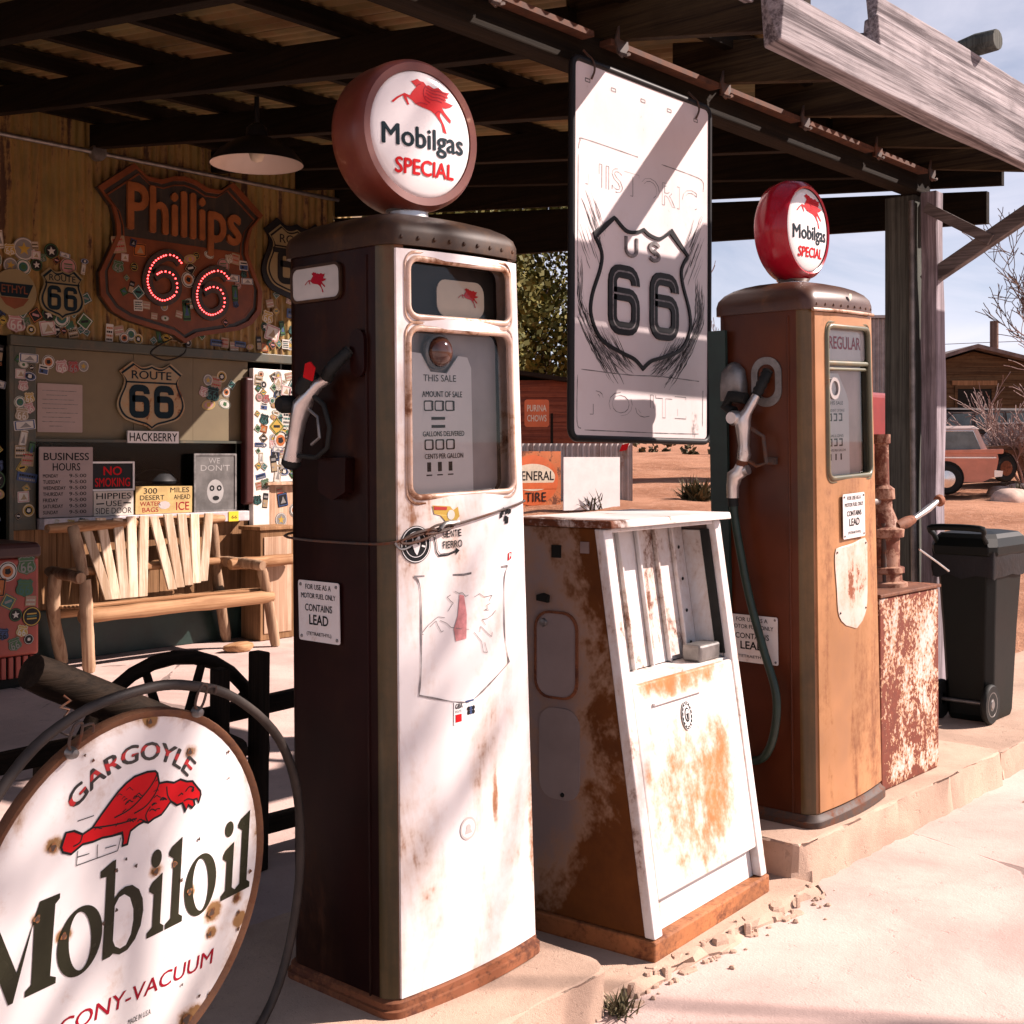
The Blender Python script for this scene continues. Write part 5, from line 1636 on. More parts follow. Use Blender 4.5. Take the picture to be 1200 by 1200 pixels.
for x in (-.33, .33):
    MB().tube(crom([(x, -.006, PH - .06), (x, -.02, PH - .03), (x, -.012, PH + .005), (x, .012, PH + .03), (x, .03, PH + .05)], 4, False), .004, 6).build('hook', 'iron', us, smooth=60)
m_ = MB()
for x in (-.35, -.2, -.02, .15, .33):
    m_.prism([rrect(x - .015, x + .015, PH - .075, PH - .06, .003, 2), rrect(x - .011, x + .011, PH - .071, PH - .064, .002, 2)], -.0047, None)
m_.build('bolt_slot', 'fadeink', us)

# ================================================================== round Mobiloil sign in its hoop
RS = .38
mo = thing('enamel_sign', 'round white enamel Mobiloil sign hung in an iron hoop at the front left', 'sign', (1.35, 2.204, .515))
mo.rotation_euler = (.074, 0, math.atan2(.18622, .98251))
CHIPS = [(.066, .929, .030), (.36, .711, .034), (-.52, .427, .036), (.149, .121, .034), (.283, .122, .026), (.405, -.066, .030), (-.595, .102, .03), (-.434, -.034, .03), (.592, -.243, .045), (.799, -.223, .032), (.588, -.363, .03), (.45, -.80, .06), (.82, -.36, .03)]
MT['mo_white'] = m_rust('chipped_white_enamel', (.80, .765, .745), .68, .80, .22, 6, (1, 1, 1), r1=(.34, .19, .07), r2=(.2, .09, .03), grime=.6, var=.04, bump=.06,
    mask=add_masks(blob_mask([(x * RS + .004, z * RS, s_ * 2.3 * RS, s_ * 1.9 * RS, .34) for x, z, s_ in CHIPS], -.03), lambda t: t.math('MULTIPLY', t.ss(t.math('SQRT', t.math('ADD', t.math('POWER', t.sep(t.tc.outputs['Object'])[0], 2), t.math('POWER', t.sep(t.tc.outputs['Object'])[2], 2))), .33, .378), .22)))
m_ = MB().lathe([(max(.0005, .362 * k / 14), -.012 + .0072 * (k / 14) ** 2) for k in range(15)], (0, 0, 0), 'y', 72, cap=False)
m_.lathe([(.362, .004), (.0005, .006)], (0, 0, 0), 'y', 72)
m_.build('panel', 'mo_white', mo, smooth=60)
MB().lathe([(.361, .006), (.361, -.004), (.370, -.011), (.377, -.012), (.380, -.006), (.380, .008), (.376, .012), (.361, .006)], (0, 0, 0), 'y', 72).build('rim', m_rust('brown_rim_rust', (.10, .036, .018), .45, .7, .7, 12, (1, 1, 1), r1=(.2, .07, .025), r2=(.04, .014, .008), fine=.6), mo, smooth=45)
def mosurf(m2, off):
    m2.v = [(x, -.012 + .008 * (math.hypot(x, z) / .362) ** 2 * .9 - off + y, z) for x, y, z in m2.v]
    return m2
# serif lettering drawn letter by letter
ML = MB()
def L_stem(x0, x1, h, flag=True, lay=0.0):
    w = x1 - x0
    a, b = x0 + w * .30, x0 + w * .78
    P = [(x0, 0), (x1, 0), (x1, .03), (b, .05), (b, h), (a - .015, h - .03), (x0 + w * .02, h - .055), (x0 + w * .02, h - .075), (a, h - .10), (a, .05), (x0, .03)]
    return P
def bl(x):
    return -.235 + .045 * x
def putp(loops, y=0.0):
    if not isinstance(loops[0][0], (tuple, list)): loops = [loops]
    ML.prism([[((x * .962 - .015) * RS, (z + bl(x)) * RS) for x, z in P] for P in loops], -y, None)
def rot_ell(cx, cz, rx, rz, tilt, n=40):
    return [(cx + rx * math.cos(2 * math.pi * k / n) * math.cos(tilt) - rz * math.sin(2 * math.pi * k / n) * math.sin(tilt), cz + rx * math.cos(2 * math.pi * k / n) * math.sin(tilt) + rz * math.sin(2 * math.pi * k / n) * math.cos(tilt)) for k in range(n)]
putp(L_stem(.822, .955, .46)); putp(L_stem(.262, .392, .475))
putp(L_stem(.703, .822, .315)); putp(rot_ell(.748, .40, .036, .045, .1), 0)
putp(L_stem(.128, .250, .325)); putp(rot_ell(.172, .415, .038, .048, .1), 0)
putp([rot_ell(.527, .157, .127, .172, .0), rot_ell(.527, .157, .062, .150, .12)])
putp([rot_ell(-.328, .157, .142, .175, .0), rot_ell(-.328, .157, .070, .152, .12)])
# b: stem and bowl
putp([(-.215, .47), (-.135, .50), (-.115, .50), (-.115, .30), (-.085, .325), (-.045, .337), (.005, .33), (.055, .29), (.085, .23), (.093, .165), (.08, .09), (.045, .03), (-.005, -.008), (-.06, -.012), (-.105, .01), (-.125, .0), (-.175, .0), (-.175, .43), (-.215, .435)])
hole_b = [(-.112, .26), (-.085, .295), (-.05, .30), (-.01, .27), (.018, .20), (.022, .14), (.01, .07), (-.02, .025), (-.06, .02), (-.095, .045), (-.112, .08)]
ML2 = MB().prism([((x * .962 - .015) * RS, (z + bl(x)) * RS) for x, z in hole_b], -.0006, None)
# M
Mx = lambda u: -.985 + u * .517
putp([(Mx(a), z) for a, z in ((0, 0), (.24, 0), (.24, .03), (.165, .05), (.185, .33), (.20, .33), (.47, 0), (.52, 0), (.70, .34), (.715, .34), (.715, .05), (.65, .03), (.65, 0), (1.0, 0), (1.0, .03), (.93, .05), (.95, .40), (1.0, .42), (1.0, .445), (.77, .445), (.545, .14), (.28, .445), (.02, .445), (.02, .42), (.09, .40), (.075, .05), (0, .03))])
mosurf(ML, .0014).build('lettering', m_plain('olive_black_enamel', (.022, .022, .012), .25, var=.3), mo)
mosurf(ML2, .0016).build('letter_counter', 'mo_white', mo)
t = NT('gargoyle_lettering')
o = t.sep(t.tc.outputs['Object'])
ra = t.math('SQRT', t.math('ADD', t.math('POWER', t.math('ADD', o[0], .0076), 2), t.math('POWER', t.math('SUBTRACT', o[2], .0836), 2)))
wob = t.math('MULTIPLY', t.noise(t.coord(), 22, 3, .6), .03)
band = t.math('MULTIPLY', t.ss(t.math('ADD', ra, wob), .222, .226), t.ss(t.math('ADD', ra, wob), .238, .234))
MT['garg'] = t.done(t.mix(band, (.015, .017, .017), (.5, .012, .016)), .3)
m_ = MB().text('GARGOYLE', 0, 0, .80 * RS, .092 * RS, 0, 0, .035, arc=(-.02 * RS, .22 * RS, .515 * RS, R(-46), R(46)))
mosurf(m_, .0008).build('lettering', 'garg', mo)
GA = [(-.471, .414), (-.446, .48), (-.397, .476), (-.346, .446), (-.286, .464), (-.24, .51), (-.19, .556), (-.13, .609), (-.08, .64), (-.026, .662), (.062, .668), (.115, .66), (.131, .645), (.146, .589), (.20, .585), (.252, .568), (.30, .575), (.347, .553), (.39, .545), (.423, .509), (.455, .475), (.459, .455), (.443, .413), (.43, .44), (.404, .441), (.415, .41), (.395, .398), (.365, .42), (.347, .391), (.32, .443), (.28, .44), (.235, .472), (.20, .44), (.169, .417), (.12, .41), (.08, .396), (.05, .41), (.013, .404), (-.04, .384), (-.05, .35), (-.057, .32), (-.09, .32), (-.085, .35), (-.094, .389), (-.16, .39), (-.221, .397), (-.28, .392), (-.343, .396), (-.41, .365), (-.46, .387)]
GP = [(x * RS, z * RS) for x, z in GA]
m_ = MB().prism(GP, 0, None, 0)
gl = MB().ribbon(GP, .0045, 0, None, 0, True)
rg = random.Random(12)
for k in range(34):
    x, z = rg.uniform(-.3, .30), rg.uniform(.40, .64)
    inside = False
    for i in range(len(GA)):
        (x1, z1), (x2, z2) = GA[i], GA[(i + 1) % len(GA)]
        if (z1 > z) != (z2 > z) and x < (x2 - x1) * (z - z1) / (z2 - z1) + x1: inside = not inside
    if inside:
        gl.ribbon([((x + .012 * j) * RS, (z + rg.uniform(.004, .014) * math.sin(j * 1.1)) * RS) for j in range(rg.randint(3, 5))], rg.uniform(.0012, .003), -.0001, None)
for P_ in ([(.13, .645), (.10, .60), (.04, .55), (-.05, .50), (-.15, .48)], [(.146, .589), (.12, .54), (.06, .49), (-.02, .47)], [(.34, .50), (.37, .52), (.405, .505)], [(.40, .441), (.36, .455), (.33, .45)], [(.235, .472), (.21, .51), (.2, .56)], [(-.286, .464), (-.2, .45), (-.1, .44), (.0, .44)], [(-.346, .446), (-.36, .41), (-.40, .40)], [(.08, .396), (.06, .44), (.09, .48)]):
    gl.ribbon([(q[0] * RS, q[1] * RS) for q in crom(P_, 4, False)], .003, -.0001, None)
gl.prism(circle(.395 * RS, .495 * RS, .004, 10), -.0002, None)
for a, b in (((-.38, .52), (-.28, .523)), ((-.376, .299), (-.12, .303)), ((-.371, .371), (-.376, .299)), ((-.25, .37), (-.25, .30)), ((-.103, .366), (-.12, .303)), ((-.371, .34), (-.30, .338)), ((-.2, .338), (-.13, .335))):
    gl.ribbon([(a[0] * RS, a[1] * RS), (b[0] * RS, b[1] * RS)], .0016, 0, None)
mosurf(m_.refine(3), .0012).build('winged_beast_emblem', 'red', mo)
mosurf(gl, .0016).build('emblem_outline', 'ink', mo)
m_ = MB().text('SOCONY-VACUUM', -.62 * RS, -.545 * RS, 1.245 * RS, .085 * RS, 0, 0, .01, shear=.1)
mosurf(m_, .0008).build('lettering', 'darkred', mo)
m_ = MB().text('MADE IN U.S.A.', .02 * RS, -.66 * RS, .16 * RS, .03 * RS, 0, 0, .0)
mosurf(m_, .0008).build('lettering', 'ink', mo)
# chips in the enamel: dark iron with a rusty halo
m_ = MB()
rg = random.Random(3)
for (x, z, s_) in ((.066, .929, .030), (.36, .711, .034), (-.52, .427, .036), (.149, .121, .034), (.283, .122, .026), (.405, -.066, .030), (-.595, .102, .03), (-.434, -.034, .03), (-.124, .203, .014), (.592, -.243, .045), (.799, -.223, .032), (.588, -.363, .03), (.819, -.315, .022), (.827, -.414, .020), (.676, .498, .008), (-.063, .245, .010), (.006, .191, .012), (.458, .21, .012), (-.35, .839, .009), (-.298, .803, .011), (.338, .017, .014), (-.111, -.005, .012), (-.192, -.047, .013), (.394, -.581, .009), (.537, -.699, .012), (.665, .649, .012), (.45, -.80, .06), (.62, -.72, .02), (.9, -.1, .02)):
    def blob(k, mi, y, dx=0):
        ph = rg.uniform(0, 6)
        m_.prism([((x + dx + s_ * k * (1 + .22 * math.sin(3 * a + ph) + .12 * math.sin(5 * a + 2 * ph)) * math.cos(a)) * RS, (z + s_ * k * (1 + .22 * math.sin(3 * a + ph)) * math.sin(a)) * RS) for a in [2 * math.pi * q / 14 for q in range(14)]], y, None, mi)
    if s_ > .015:
        blob(.62, 1, 0)
        blob(.42, 2, -.0003)
    else:
        blob(.8, 2, 0)
stuff(mosurf(m_, .0028).build('enamel_chips', ['rust', m_plain('rust_chip', (.22, .09, .03), .7, var=.4, vs=60), MT['iron']], mo))
hoop = crom([(-.816, .828), (-.462, 1.054), (-.013, 1.12), (.309, 1.085), (.667, .955), (1.06, .64), (1.27, .19), (1.30, -.40), (1.12, -.95), (.65, -1.27), (0, -1.345), (-.65, -1.27), (-1.12, -.90), (-1.28, -.35), (-1.2, .25)], 5)
MB().tube([(x * RS, -.02, z * RS) for x, z in hoop], .0105, 8, closed=True).build('hoop', m_plain('blackened_iron', (.035, .026, .021), .6, var=.4, vs=12), mo, smooth=60)
for (x, z) in ((-.451, .876), (.379, .93)):
    m_ = MB()
    m_.lathe([(0, -.02), (.008, -.018), (.012, -.008), (.012, 0)], (x * RS, -.01, z * RS), 'y', 12, 0)
    rr = 1.0 / math.hypot(x, z)
    a, b = x * RS, z * RS
    m_.tube(crom([(a, -.02, b + .004), (a + .012, -.022, b + .02), (a + .010, -.03, b + .055), (a - .008, -.03, b + .055), (a - .012, -.022, b + .02)], 4), .0028, 6, 1, closed=True)
    m_.tube(crom([(a + .010, -.03, b + .05), (a + .03, -.035, b + .052), (a + .035, -.03, b + .035)], 3, False), .0028, 6, 1)
    m_.build('hanging_clip', ['steel', 'iron'], mo, smooth=50)
MB().box(-.3, .3, -.10, .10, -.515, -.49).build('foot', 'iron', mo, bevel=.005)

# ================================================================== signs on the store front
sign_y = 7.955
def wall_sign(name, label, x, z, y=sign_y):
    return thing(name, label, 'sign', (x, y, z))
MT['ph_orange'] = m_plain('faded_orange_enamel', (.16, .042, .012), .5, var=.25, vs=5)
MT['ph_letter'] = m_plain('orange_letter_enamel', (.26, .085, .024), .45, var=.2, vs=8)
MT['ph_black'] = m_rust('flaking_black_enamel', (.025, .022, .018), .62, .8, .5, 6, (3, 3, .5), r1=(.12, .06, .03), grime=.1)
ph = wall_sign('shield_sign', 'big orange and black Phillips 66 shield sign with red lights on the store wall', 5.32, 2.85, 7.93)
PHH = [(0, .60), (.10, .585), (.20, .545), (.32, .55), (.425, .625), (.705, .415), (.60, .30), (.565, .19), (.56, .10), (.62, -.03), (.695, -.18), (.685, -.34), (.60, -.44), (.48, -.495), (.28, -.535), (.10, -.57), (0, -.625)]
def phs(k, dz=0.0):
    R_ = [(x * k, z * k + dz) for x, z in PHH]
    return R_ + [(-x, z) for x, z in R_[-2:0:-1]]
MB().prism(phs(1.0), 0, .04).build('back_plate', 'ph_black', ph, bevel=.004)
MB().prism([phs(1.0), phs(.945)], -.018, .0).build('border', 'ph_orange', ph, bevel=.003)
MB().prism([phs(.90), phs(.885)], -.006, .0).build('inner_line', 'ph_orange', ph)
low = [p for p in phs(.885) if p[1] < .085]
low = sorted([p for p in low if p[0] >= 0], key=lambda p: -p[1]) + sorted([p for p in low if p[0] < 0], key=lambda p: p[1])
MB().prism([(.49, .10)] + low + [(-.49, .10)], -.004, .0).build('lower_field', 'ph_orange', ph)
m_ = MB().text('Phillips', -.47, .05, .96, .43, -.020, 0, .035)
let = m_
n0 = len(let.v)
fr_ = list(let.f)
ed = {}
for f in fr_:
    for i in range(len(f)):
        ed.setdefault(tuple(sorted((f[i], f[(i + 1) % len(f)]))), []).append((f[i], f[(i + 1) % len(f)]))
let.v += [(x, -.002, z) for x, y, z in let.v]
for k, e in ed.items():
    if len(e) == 1:
        a, b = e[0]
        let.f.append((b, a, a + n0, b + n0)); let.m.append(0)
let.build('lettering', 'ph_letter', ph)
NEON = m_emit('red_bulb', (1.0, .05, .05), 5.0)
for cx, cz, sw, shh in ((-.19, -.165, .30, .34), (.225, -.235, .30, .33)):
    loop = crom([(cx + .15, cz + .125), (cx + .10, cz + .165), (cx + .02, cz + .165), (cx - .08, cz + .10), (cx - .13, cz - .02), (cx - .10, cz - .12), (cx - .01, cz - .165), (cx + .09, cz - .12), (cx + .115, cz - .045), (cx + .08, cz + .03), (cx + .0, cz + .045), (cx - .075, cz + .005)], 5, False)
    MB().ribbon(loop, [.085] * len(loop), -.022, -.004).build('numeral', 'ph_black', ph)
    m_ = MB()
    tot, last = 0, None
    for i in range(len(loop) - 1):
        a, b = Vector(loop[i]), Vector(loop[i + 1])
        if True:
            p = a
            if last is None or (p - last).length > .018:
                m_.lathe([(.0065, 0), (.005, -.006), (.0005, -.008)], (p.x, -.022, p.y), 'y', 6)
                last = p
    m_.build('light_string', NEON, ph)
rg = random.Random(41)
avoid = [(-.36, .02, -.37, .05), (.05, .42, -.44, -.02)]
cover_pts = []
for _ in range(400):
    if len(cover_pts) >= 34: break
    x_, z_ = rg.uniform(-.56, .56), rg.uniform(-.46, .06)
    if abs(x_) > .56 - max(0, -.25 - z_) * .9: continue
    if any(a < x_ < b and c < z_ < d_ for a, b, c, d_ in avoid): continue
    if all(math.hypot(x_ - a, z_ - b) > .06 for a, b in cover_pts):
        cover_pts.append((x_, z_))
for i, (x_, z_) in enumerate(cover_pts):
    o_ = put('sticker', STK[rg.randrange(len(STK))], ph, (x_, -.0065 - .0006 * (i % 4), z_), (0, rg.uniform(-.3, .3), 0))
    s_ = rg.uniform(.05, .12)
    o_.scale = (s_, 1, s_)
MB().tube(crom([(-.1, .01, -.6), (-.22, .0, -.66), (-.28, .0, -.72), (-.15, 0, -.76), (0, .0, -.70), (.02, .01, -.6)], 4, False), .006, 6).build('power_cord', 'rubber', ph, smooth=60)

def route66(name, label, x, z, w, h, face, lettering, y=sign_y, top='ROUTE', bar=True, rough=0):
    s_ = wall_sign(name, label, x, z, y)
    MB().prism(shield(w, h), 0, .012).build('shield_plate', face, s_, bevel=.002)
    m_ = MB()
    m_.prism([shield(w, h, .012), shield(w, h, .026)], -.002, None)
    if bar: m_.ribbon([(-w * .76, h * .40), (w * .76, h * .40)], .012, -.002, None)
    m_.text(top, -w * .58, h * .50, w * 1.16, h * .24, -.002, 0, .015)
    for cx in (-w * .36, w * .36):
        m_.ribbon(six(cx, -h * .55, w * .42, h * .78), w * .17, -.0025, None)
    m_.build('lettering', lettering, s_)
    return s_
MT['cream_sign'] = m_plain('yellowed_sign_face', (.23, .18, .085), .5, var=.1)
MT['rusty_sign'] = m_rust('rust_spotted_sign', (.29, .22, .12), .56, .68, .5, 7, (1, 1, 1), grime=.7, var=.15)
route66('route_shield', 'small clean Route 66 shield beside the big orange shield', 4.37, 2.495, .165, .175, 'cream_sign', 'navy')
route66('route_shield', 'rust-spotted Route 66 shield on the olive board above the bench', 5.07, 1.825, .28, .245, 'rusty_sign', 'navy', 7.965)
s3 = route66('route_shield', 'Route 66 shield half hidden behind the white fuel pump', 6.38, 2.94, .30, .285, 'cream_sign', 'ink', 7.94)
MB().prism([shield(.345, .335), shield(.30, .285)], .004, .02).build('dark_border', 'black', s3)
MB().box(-.24, -.1, -.003, 0, .06, .10).build('name_bar', 'ink', s3)
et = wall_sign('round_sign', 'round Ethyl gasoline sign at the left edge of the store wall', 4.03, 2.475)
m_ = MB().prism(circle(0, 0, .155, 36), 0, .01, 0)
m_.prism([(-.13, .06), (.13, .06), (.09, -.03), (-.09, -.03)], -.002, None, 1)
m_.prism([(-.10, -.035), (.10, -.035), (.06, -.085), (0, -.11), (-.06, -.085)], -.002, None, 2)
m_.text('ETHYL', -.09, -.005, .18, .05, -.004, 2, .02)
m_.build('face', ['cream_sign', 'navy', 'ph_orange'], et)
hk = wall_sign('name_board', 'white Hackberry board under the rust-spotted shield', 5.07, 1.53, 7.94)
MB().box(-.21, .21, 0, .012, -.043, .043).build('board', 'white', hk)
MB().text('HACKBERRY', -.195, -.03, .39, .06, -.002, 0, .015).build('lettering', 'ink', hk)
pn = wall_sign('notice_paper', 'typed white notice taped on the olive board', 4.365, 1.72, 7.975)
m_ = MB().prism(rrect(-.165, .165, -.165, .165, .004, 1), 0, .002, 0)
for k, (a, b) in enumerate(((-.13, .12), (-.10, .05), (-.13, .10), (-.13, .13), (-.13, .05), (-.10, .13), (-.13, .08), (-.13, .11), (-.08, .02))):
    m_.box(a, b, -.001, 0, .115 - k * .03, .119 - k * .03, 1)
m_.build('sheet', [m_plain('pinkish_paper', (.38, .29, .26), .7, var=.06), MT['fadeink']], pn)
MT['hours'] = m_plain('grey_pink_board', (.33, .255, .24), .5, var=.06)
bh = wall_sign('opening_hours_board', 'white Business Hours board standing on the window sill', 4.37, .98, 7.90)
MB().prism(rrect(-.195, .195, 0, .475, .006, 2), 0, .01).build('board', 'hours', bh)
m_ = MB().text('BUSINESS', -.165, .385, .33, .05, -.001, 0, .02).text('HOURS', -.10, .315, .20, .05, -.001, 0, .02)
for k, day in enumerate(('MONDAY', 'TUESDAY', 'WEDNESDAY', 'THURSDAY', 'FRIDAY', 'SATURDAY', 'SUNDAY')):
    z = .268 - k * .041
    m_.text(day, -.17, z, .018 * len(day), .024, -.001, 0, .02)
    m_.text('9-5:00', .02, z, .125, .024, -.001, 0, .012)
m_.build('lettering', 'ink', bh)
ns = wall_sign('no_smoking_sign', 'black No Smoking sign with red letters in a pale frame', 4.735, 1.155, 7.93)
MB().box(-.165, .165, 0, .012, 0, .195).build('board', 'black', ns)
MB().prism([rrect(-.17, .17, -.005, .2, .004, 1), rrect(-.157, .157, .008, .187, .002, 1)], -.006, .006).build('frame', 'white', ns)
MB().text('NO', -.07, .105, .14, .06, -.001, 0, .03).text('SMOKING', -.135, .025, .27, .06, -.001, 0, .03).build('lettering', 'red', ns)
hi = wall_sign('hand_lettered_sign', 'hand-lettered Hippies Use Side Door sign on the sill', 4.735, .978, 7.915)
MB().box(-.155, .155, 0, .012, 0, .17).build('board', m_plain('off_white_board', (.64, .56, .48), .6, var=.1), hi)
MB().text('HIPPIES', -.135, .115, .27, .042, -.001, 0, .01).text('USE', -.06, .065, .12, .038, -.001, 0, .005).text('SIDE DOOR', -.14, .012, .28, .042, -.001, 0, .0).ribbon([(-.135, .082), (-.075, .084)], .009, -.001).ribbon([(.075, .086), (.135, .084)], .009, -.001).build('lettering', 'ink', hi)
de = wall_sign('hand_lettered_sign', 'yellowed 300 Miles Desert Ahead sign leaning on the sill', 5.145, .978, 7.92)
MB().prism([(-.235, 0), (.235, .0), (.237, .195), (-.233, .20)], 0, .012).build('board', m_plain('yellowed_board', (.50, .34, .13), .6, var=.2, vs=8), de)
MB().text('300', -.17, .145, .11, .04, -.001, 0, .005).text('MILES', .05, .15, .16, .036, -.001, 0, .0).text('DESERT', -.2, .10, .2, .034, -.001, 0, .0).text('AHEAD', .08, .10, .14, .034, -.001, 0, .0).build('lettering', 'ink', de)
MB().text('WATER', -.2, .058, .17, .03, -.001, 0, .0).text('BAGS', -.18, .012, .13, .034, -.001, 0, .0).text('ICE', .10, .02, .11, .06, -.001, 0, .01).build('lettering', 'darkred', de)
MB().prism(circle(0, .06, .05, 9, .03), -.001, None).build('skull_doodle', 'faint', de)
po = wall_sign('framed_poster', 'grey framed poster with a cartoon face leaning on the sill', 5.585, .978, 7.92)
MB().box(-.185, .185, 0, .014, 0, .43).build('sheet', m_plain('grey_poster', (.13, .125, .12), .35, var=.3, vs=6), po)
MB().prism([rrect(-.19, .19, -.003, .435, .004, 1), rrect(-.175, .175, .012, .42, .002, 1)], -.006, .006).build('frame', 'steel', po)
m_ = MB().text('WE', -.06, .36, .1, .04, -.001, 0, .01).text("DON'T", -.13, .305, .26, .045, -.001, 0, .01)
m_.prism(circle(0, .15, .075, 20, .09), -.001, None, 0)
for sx in (-.03, .035):
    m_.prism([circle(sx, .175, .022, 14), circle(sx, .175, .010, 10)], -.002, None, 1)
m_.prism(circle(.005, .10, .03, 12, .018), -.002, None, 1)
m_.build('print', [m_plain('poster_grey_light', (.33, .32, .31), .5), MT['ink']], po)
fl = thing('yellow_note', 'small yellow note stuck on the right end of the window sill', 'note', (5.72, 7.875, .935))
MB().box(-.045, .045, 0, .002, -.035, .04).build('paper', m_plain('yellow_paper', (.75, .52, .02), .6, var=.05), fl)
MB().text('66', -.02, -.015, .05, .025, -.001, 0, .0).build('lettering', 'ink', fl)
cp = thing('dark_cap', 'dark cap lying on the shelf behind the window glass', 'cap', (5.2, 8.12, 1.19))
MB().lathe([(.15, 0), (.16, .02), (.13, .07), (.07, .1), (.0005, .11)], n=20).build('crown', 'black', cp, smooth=50)
MB().prism(circle(-.12, 0, .11, 16, .02), -.08, .02).build('peak', 'black', cp)
MB().box(-.2, .2, -.1, .1, -.24, -.005).build('box', 'dark', cp)

# ================================================================== log bench
MT['peeled'] = m_wood('peeled_log', (.50, .35, .23), (.22, .12, .07), 'z', .7, .35)
MT['slat'] = m_wood('pale_bench_slat', (.74, .61, .47), (.46, .32, .21), 'z', .7, .6, .5)
MT['slatx'] = m_wood('pale_bench_rail', (.52, .31, .17), (.27, .13, .06), 'x', .7, .5, .6)
bench = thing('log_bench', 'rustic log bench with two fans of pale slats against the store', 'bench', (4.95, 7.6, 0))
def log(path, r0, seed, name='leg', mat='peeled'):
    rg_ = random.Random(seed)
    P = crom(path, 5, False)
    rr = [r0 * .88 * (1 + .04 * math.sin(i * 1.9 + seed) + rg_.uniform(-.05, .05)) for i in range(len(P))]
    rr[0] *= .86; rr[-1] *= .8
    return wpart(MB().tube(P, rr, 9), name, mat, bench, smooth=50)
log([(4.25, 7.40, 0), (4.235, 7.40, .3), (4.22, 7.40, .60)], .047, 1)
log([(4.22, 7.42, .62), (4.205, 7.46, .80), (4.19, 7.50, .94)], .043, 2, 'back_post')
log([(5.745, 7.40, 0), (5.70, 7.42, .3), (5.645, 7.43, .57)], .045, 3)
log([(4.32, 7.86, 0), (4.22, 7.80, .35), (4.20, 7.74, .62)], .05, 4)
log([(5.66, 7.88, 0), (5.55, 7.84, .45), (5.47, 7.80, .93)], .045, 5)
log([(4.17, 7.36, .615), (4.2, 7.6, .62), (4.24, 7.9, .62)], .045, 6, 'arm_rest')
log([(5.60, 7.36, .60), (5.58, 7.6, .61), (5.56, 7.9, .61)], .045, 7, 'arm_rest')
log([(4.20, 7.42, .36), (5.0, 7.40, .365), (5.72, 7.41, .365)], .055, 8, 'seat_rail', 'slatx')
log([(4.25, 7.82, .34), (5.65, 7.84, .36)], .045, 9, 'seat_rail', 'slatx')
log([(4.10, 7.66, .92), (4.9, 7.755, .93), (5.56, 7.78, .93)], .04, 10, 'back_rail', 'slatx')
log([(4.25, 7.74, .62), (5.5, 7.76, .62)], .036, 11, 'back_rail', 'slatx')
log([(5.50, 7.62, .60), (5.75, 7.60, .605), (6.12, 7.58, .61)], .05, 14, 'cross_log', 'slatx')
for k in range(7):                                # seat slats
    y = 7.46 + k * .052
    wpart(MB().box(4.24, 5.70, y, y + .045, .405 - k * .005, .425 - k * .005), 'seat_slat', 'slatx', bench, bevel=.006)
for (xt, xb, zb) in ((4.388, 4.557, .42), (4.514, 4.608, .42), (4.643, 4.673, .42), (4.748, 4.739, .42), (4.848, 4.812, .42), (4.923, 5.05, .45), (5.04, 5.113, .46), (5.152, 5.184, .47), (5.26, 5.249, .48), (5.384, 5.306, .49)):
    m_ = MB()
    w_ = .036
    yt, yb_ = 7.715, 7.675
    zt = .975 + random.Random(int(xt * 1000)).uniform(-.008, .008)
    m_.rings([[(x - w_, y - .009, z), (x + w_, y - .009, z), (x + w_, y + .009, z), (x - w_, y + .009, z)] for x, y, z in ((xb, yb_, zb), ((xb + xt) / 2, (yt + yb_) / 2, (zb + zt) / 2), (xt, yt, zt))])
    wpart(m_, 'back_slat', 'slat', bench, bevel=.004)
    wpart(MB().tube([(xt, yt - .01, .93), (xt, yt + .05, .93)], .018, 8), 'peg', 'peeled', bench, smooth=50)
# flat stone and small crate by the bench
rk = MB().rings([[(.12 * k * math.cos(a) * (1 + .2 * math.sin(3 * a)), .07 * k * math.sin(a), z) for a in [2 * math.pi * q / 12 for q in range(12)]] for k, z in ((.8, 0), (1, .02), (.95, .045), (.6, .06), (.2, .065))])
tag(rk.build('flat_stone', 'slatx', loc=(5.43, 7.40, 0), smooth=50), 'flat tan stone lying on the floor under the bench', 'stone')
cr = thing('wooden_cupboard', 'narrow wooden cupboard beside the right end of the log bench', 'cupboard', (5.98, 7.80, 0))
MB().box(-.16, .16, -.12, .12, 0, .83).build('carcass', 'planks', cr, bevel=.004)
MB().box(-.18, .18, -.14, .13, .832, .86).build('top', 'planks', cr, bevel=.006)
MB().box(-.13, .13, -.128, -.121, .05, .78).build('door', 'doorc', cr, bevel=.004)

# ================================================================== red cooler at the far left
MT['cool_red'] = m_rust('faded_red_cooler', (.30, .045, .03), .64, .8, .45, 4, (1, 1, .6), grime=.1, var=.25)
co = thing('drink_cooler', 'old red drink cooler plastered with stickers at the left edge', 'cooler', (3.50, 7.45, 0))
MB().rings([[(-.31, -.24, z) if False else (a, b, z) for a, b in ((-.31, -.24), (.31, -.24), (.31, .24), (-.31, .24))] for z in (.19, .78)]).build('body', 'cool_red', co, bevel=.02, seg=3)
MB().rings([[(a * k, b * k, z) for a, b in ((-.32, -.25), (.32, -.25), (.32, .25), (-.32, .25))] for z, k in ((.782, 1.0), (.84, 1.0), (.87, .95))]).build('lid', m_plain('dark_lid', (.05, .02, .018), .4), co, bevel=.015, seg=3)
for k in range(13):
    MB().box(-.295 + k * .046, -.295 + k * .046 + .03, -.235, -.215, .06, .188).build('grille_slat', 'cool_red', co, bevel=.004)
MB().box(-.30, .30, -.214, .22, .05, .188).build('grille_back', 'dark', co)
MB().box(-.29, .29, -.2, .2, 0, .049).build('foot', 'dark', co)
rg = random.Random(66)
pts = []
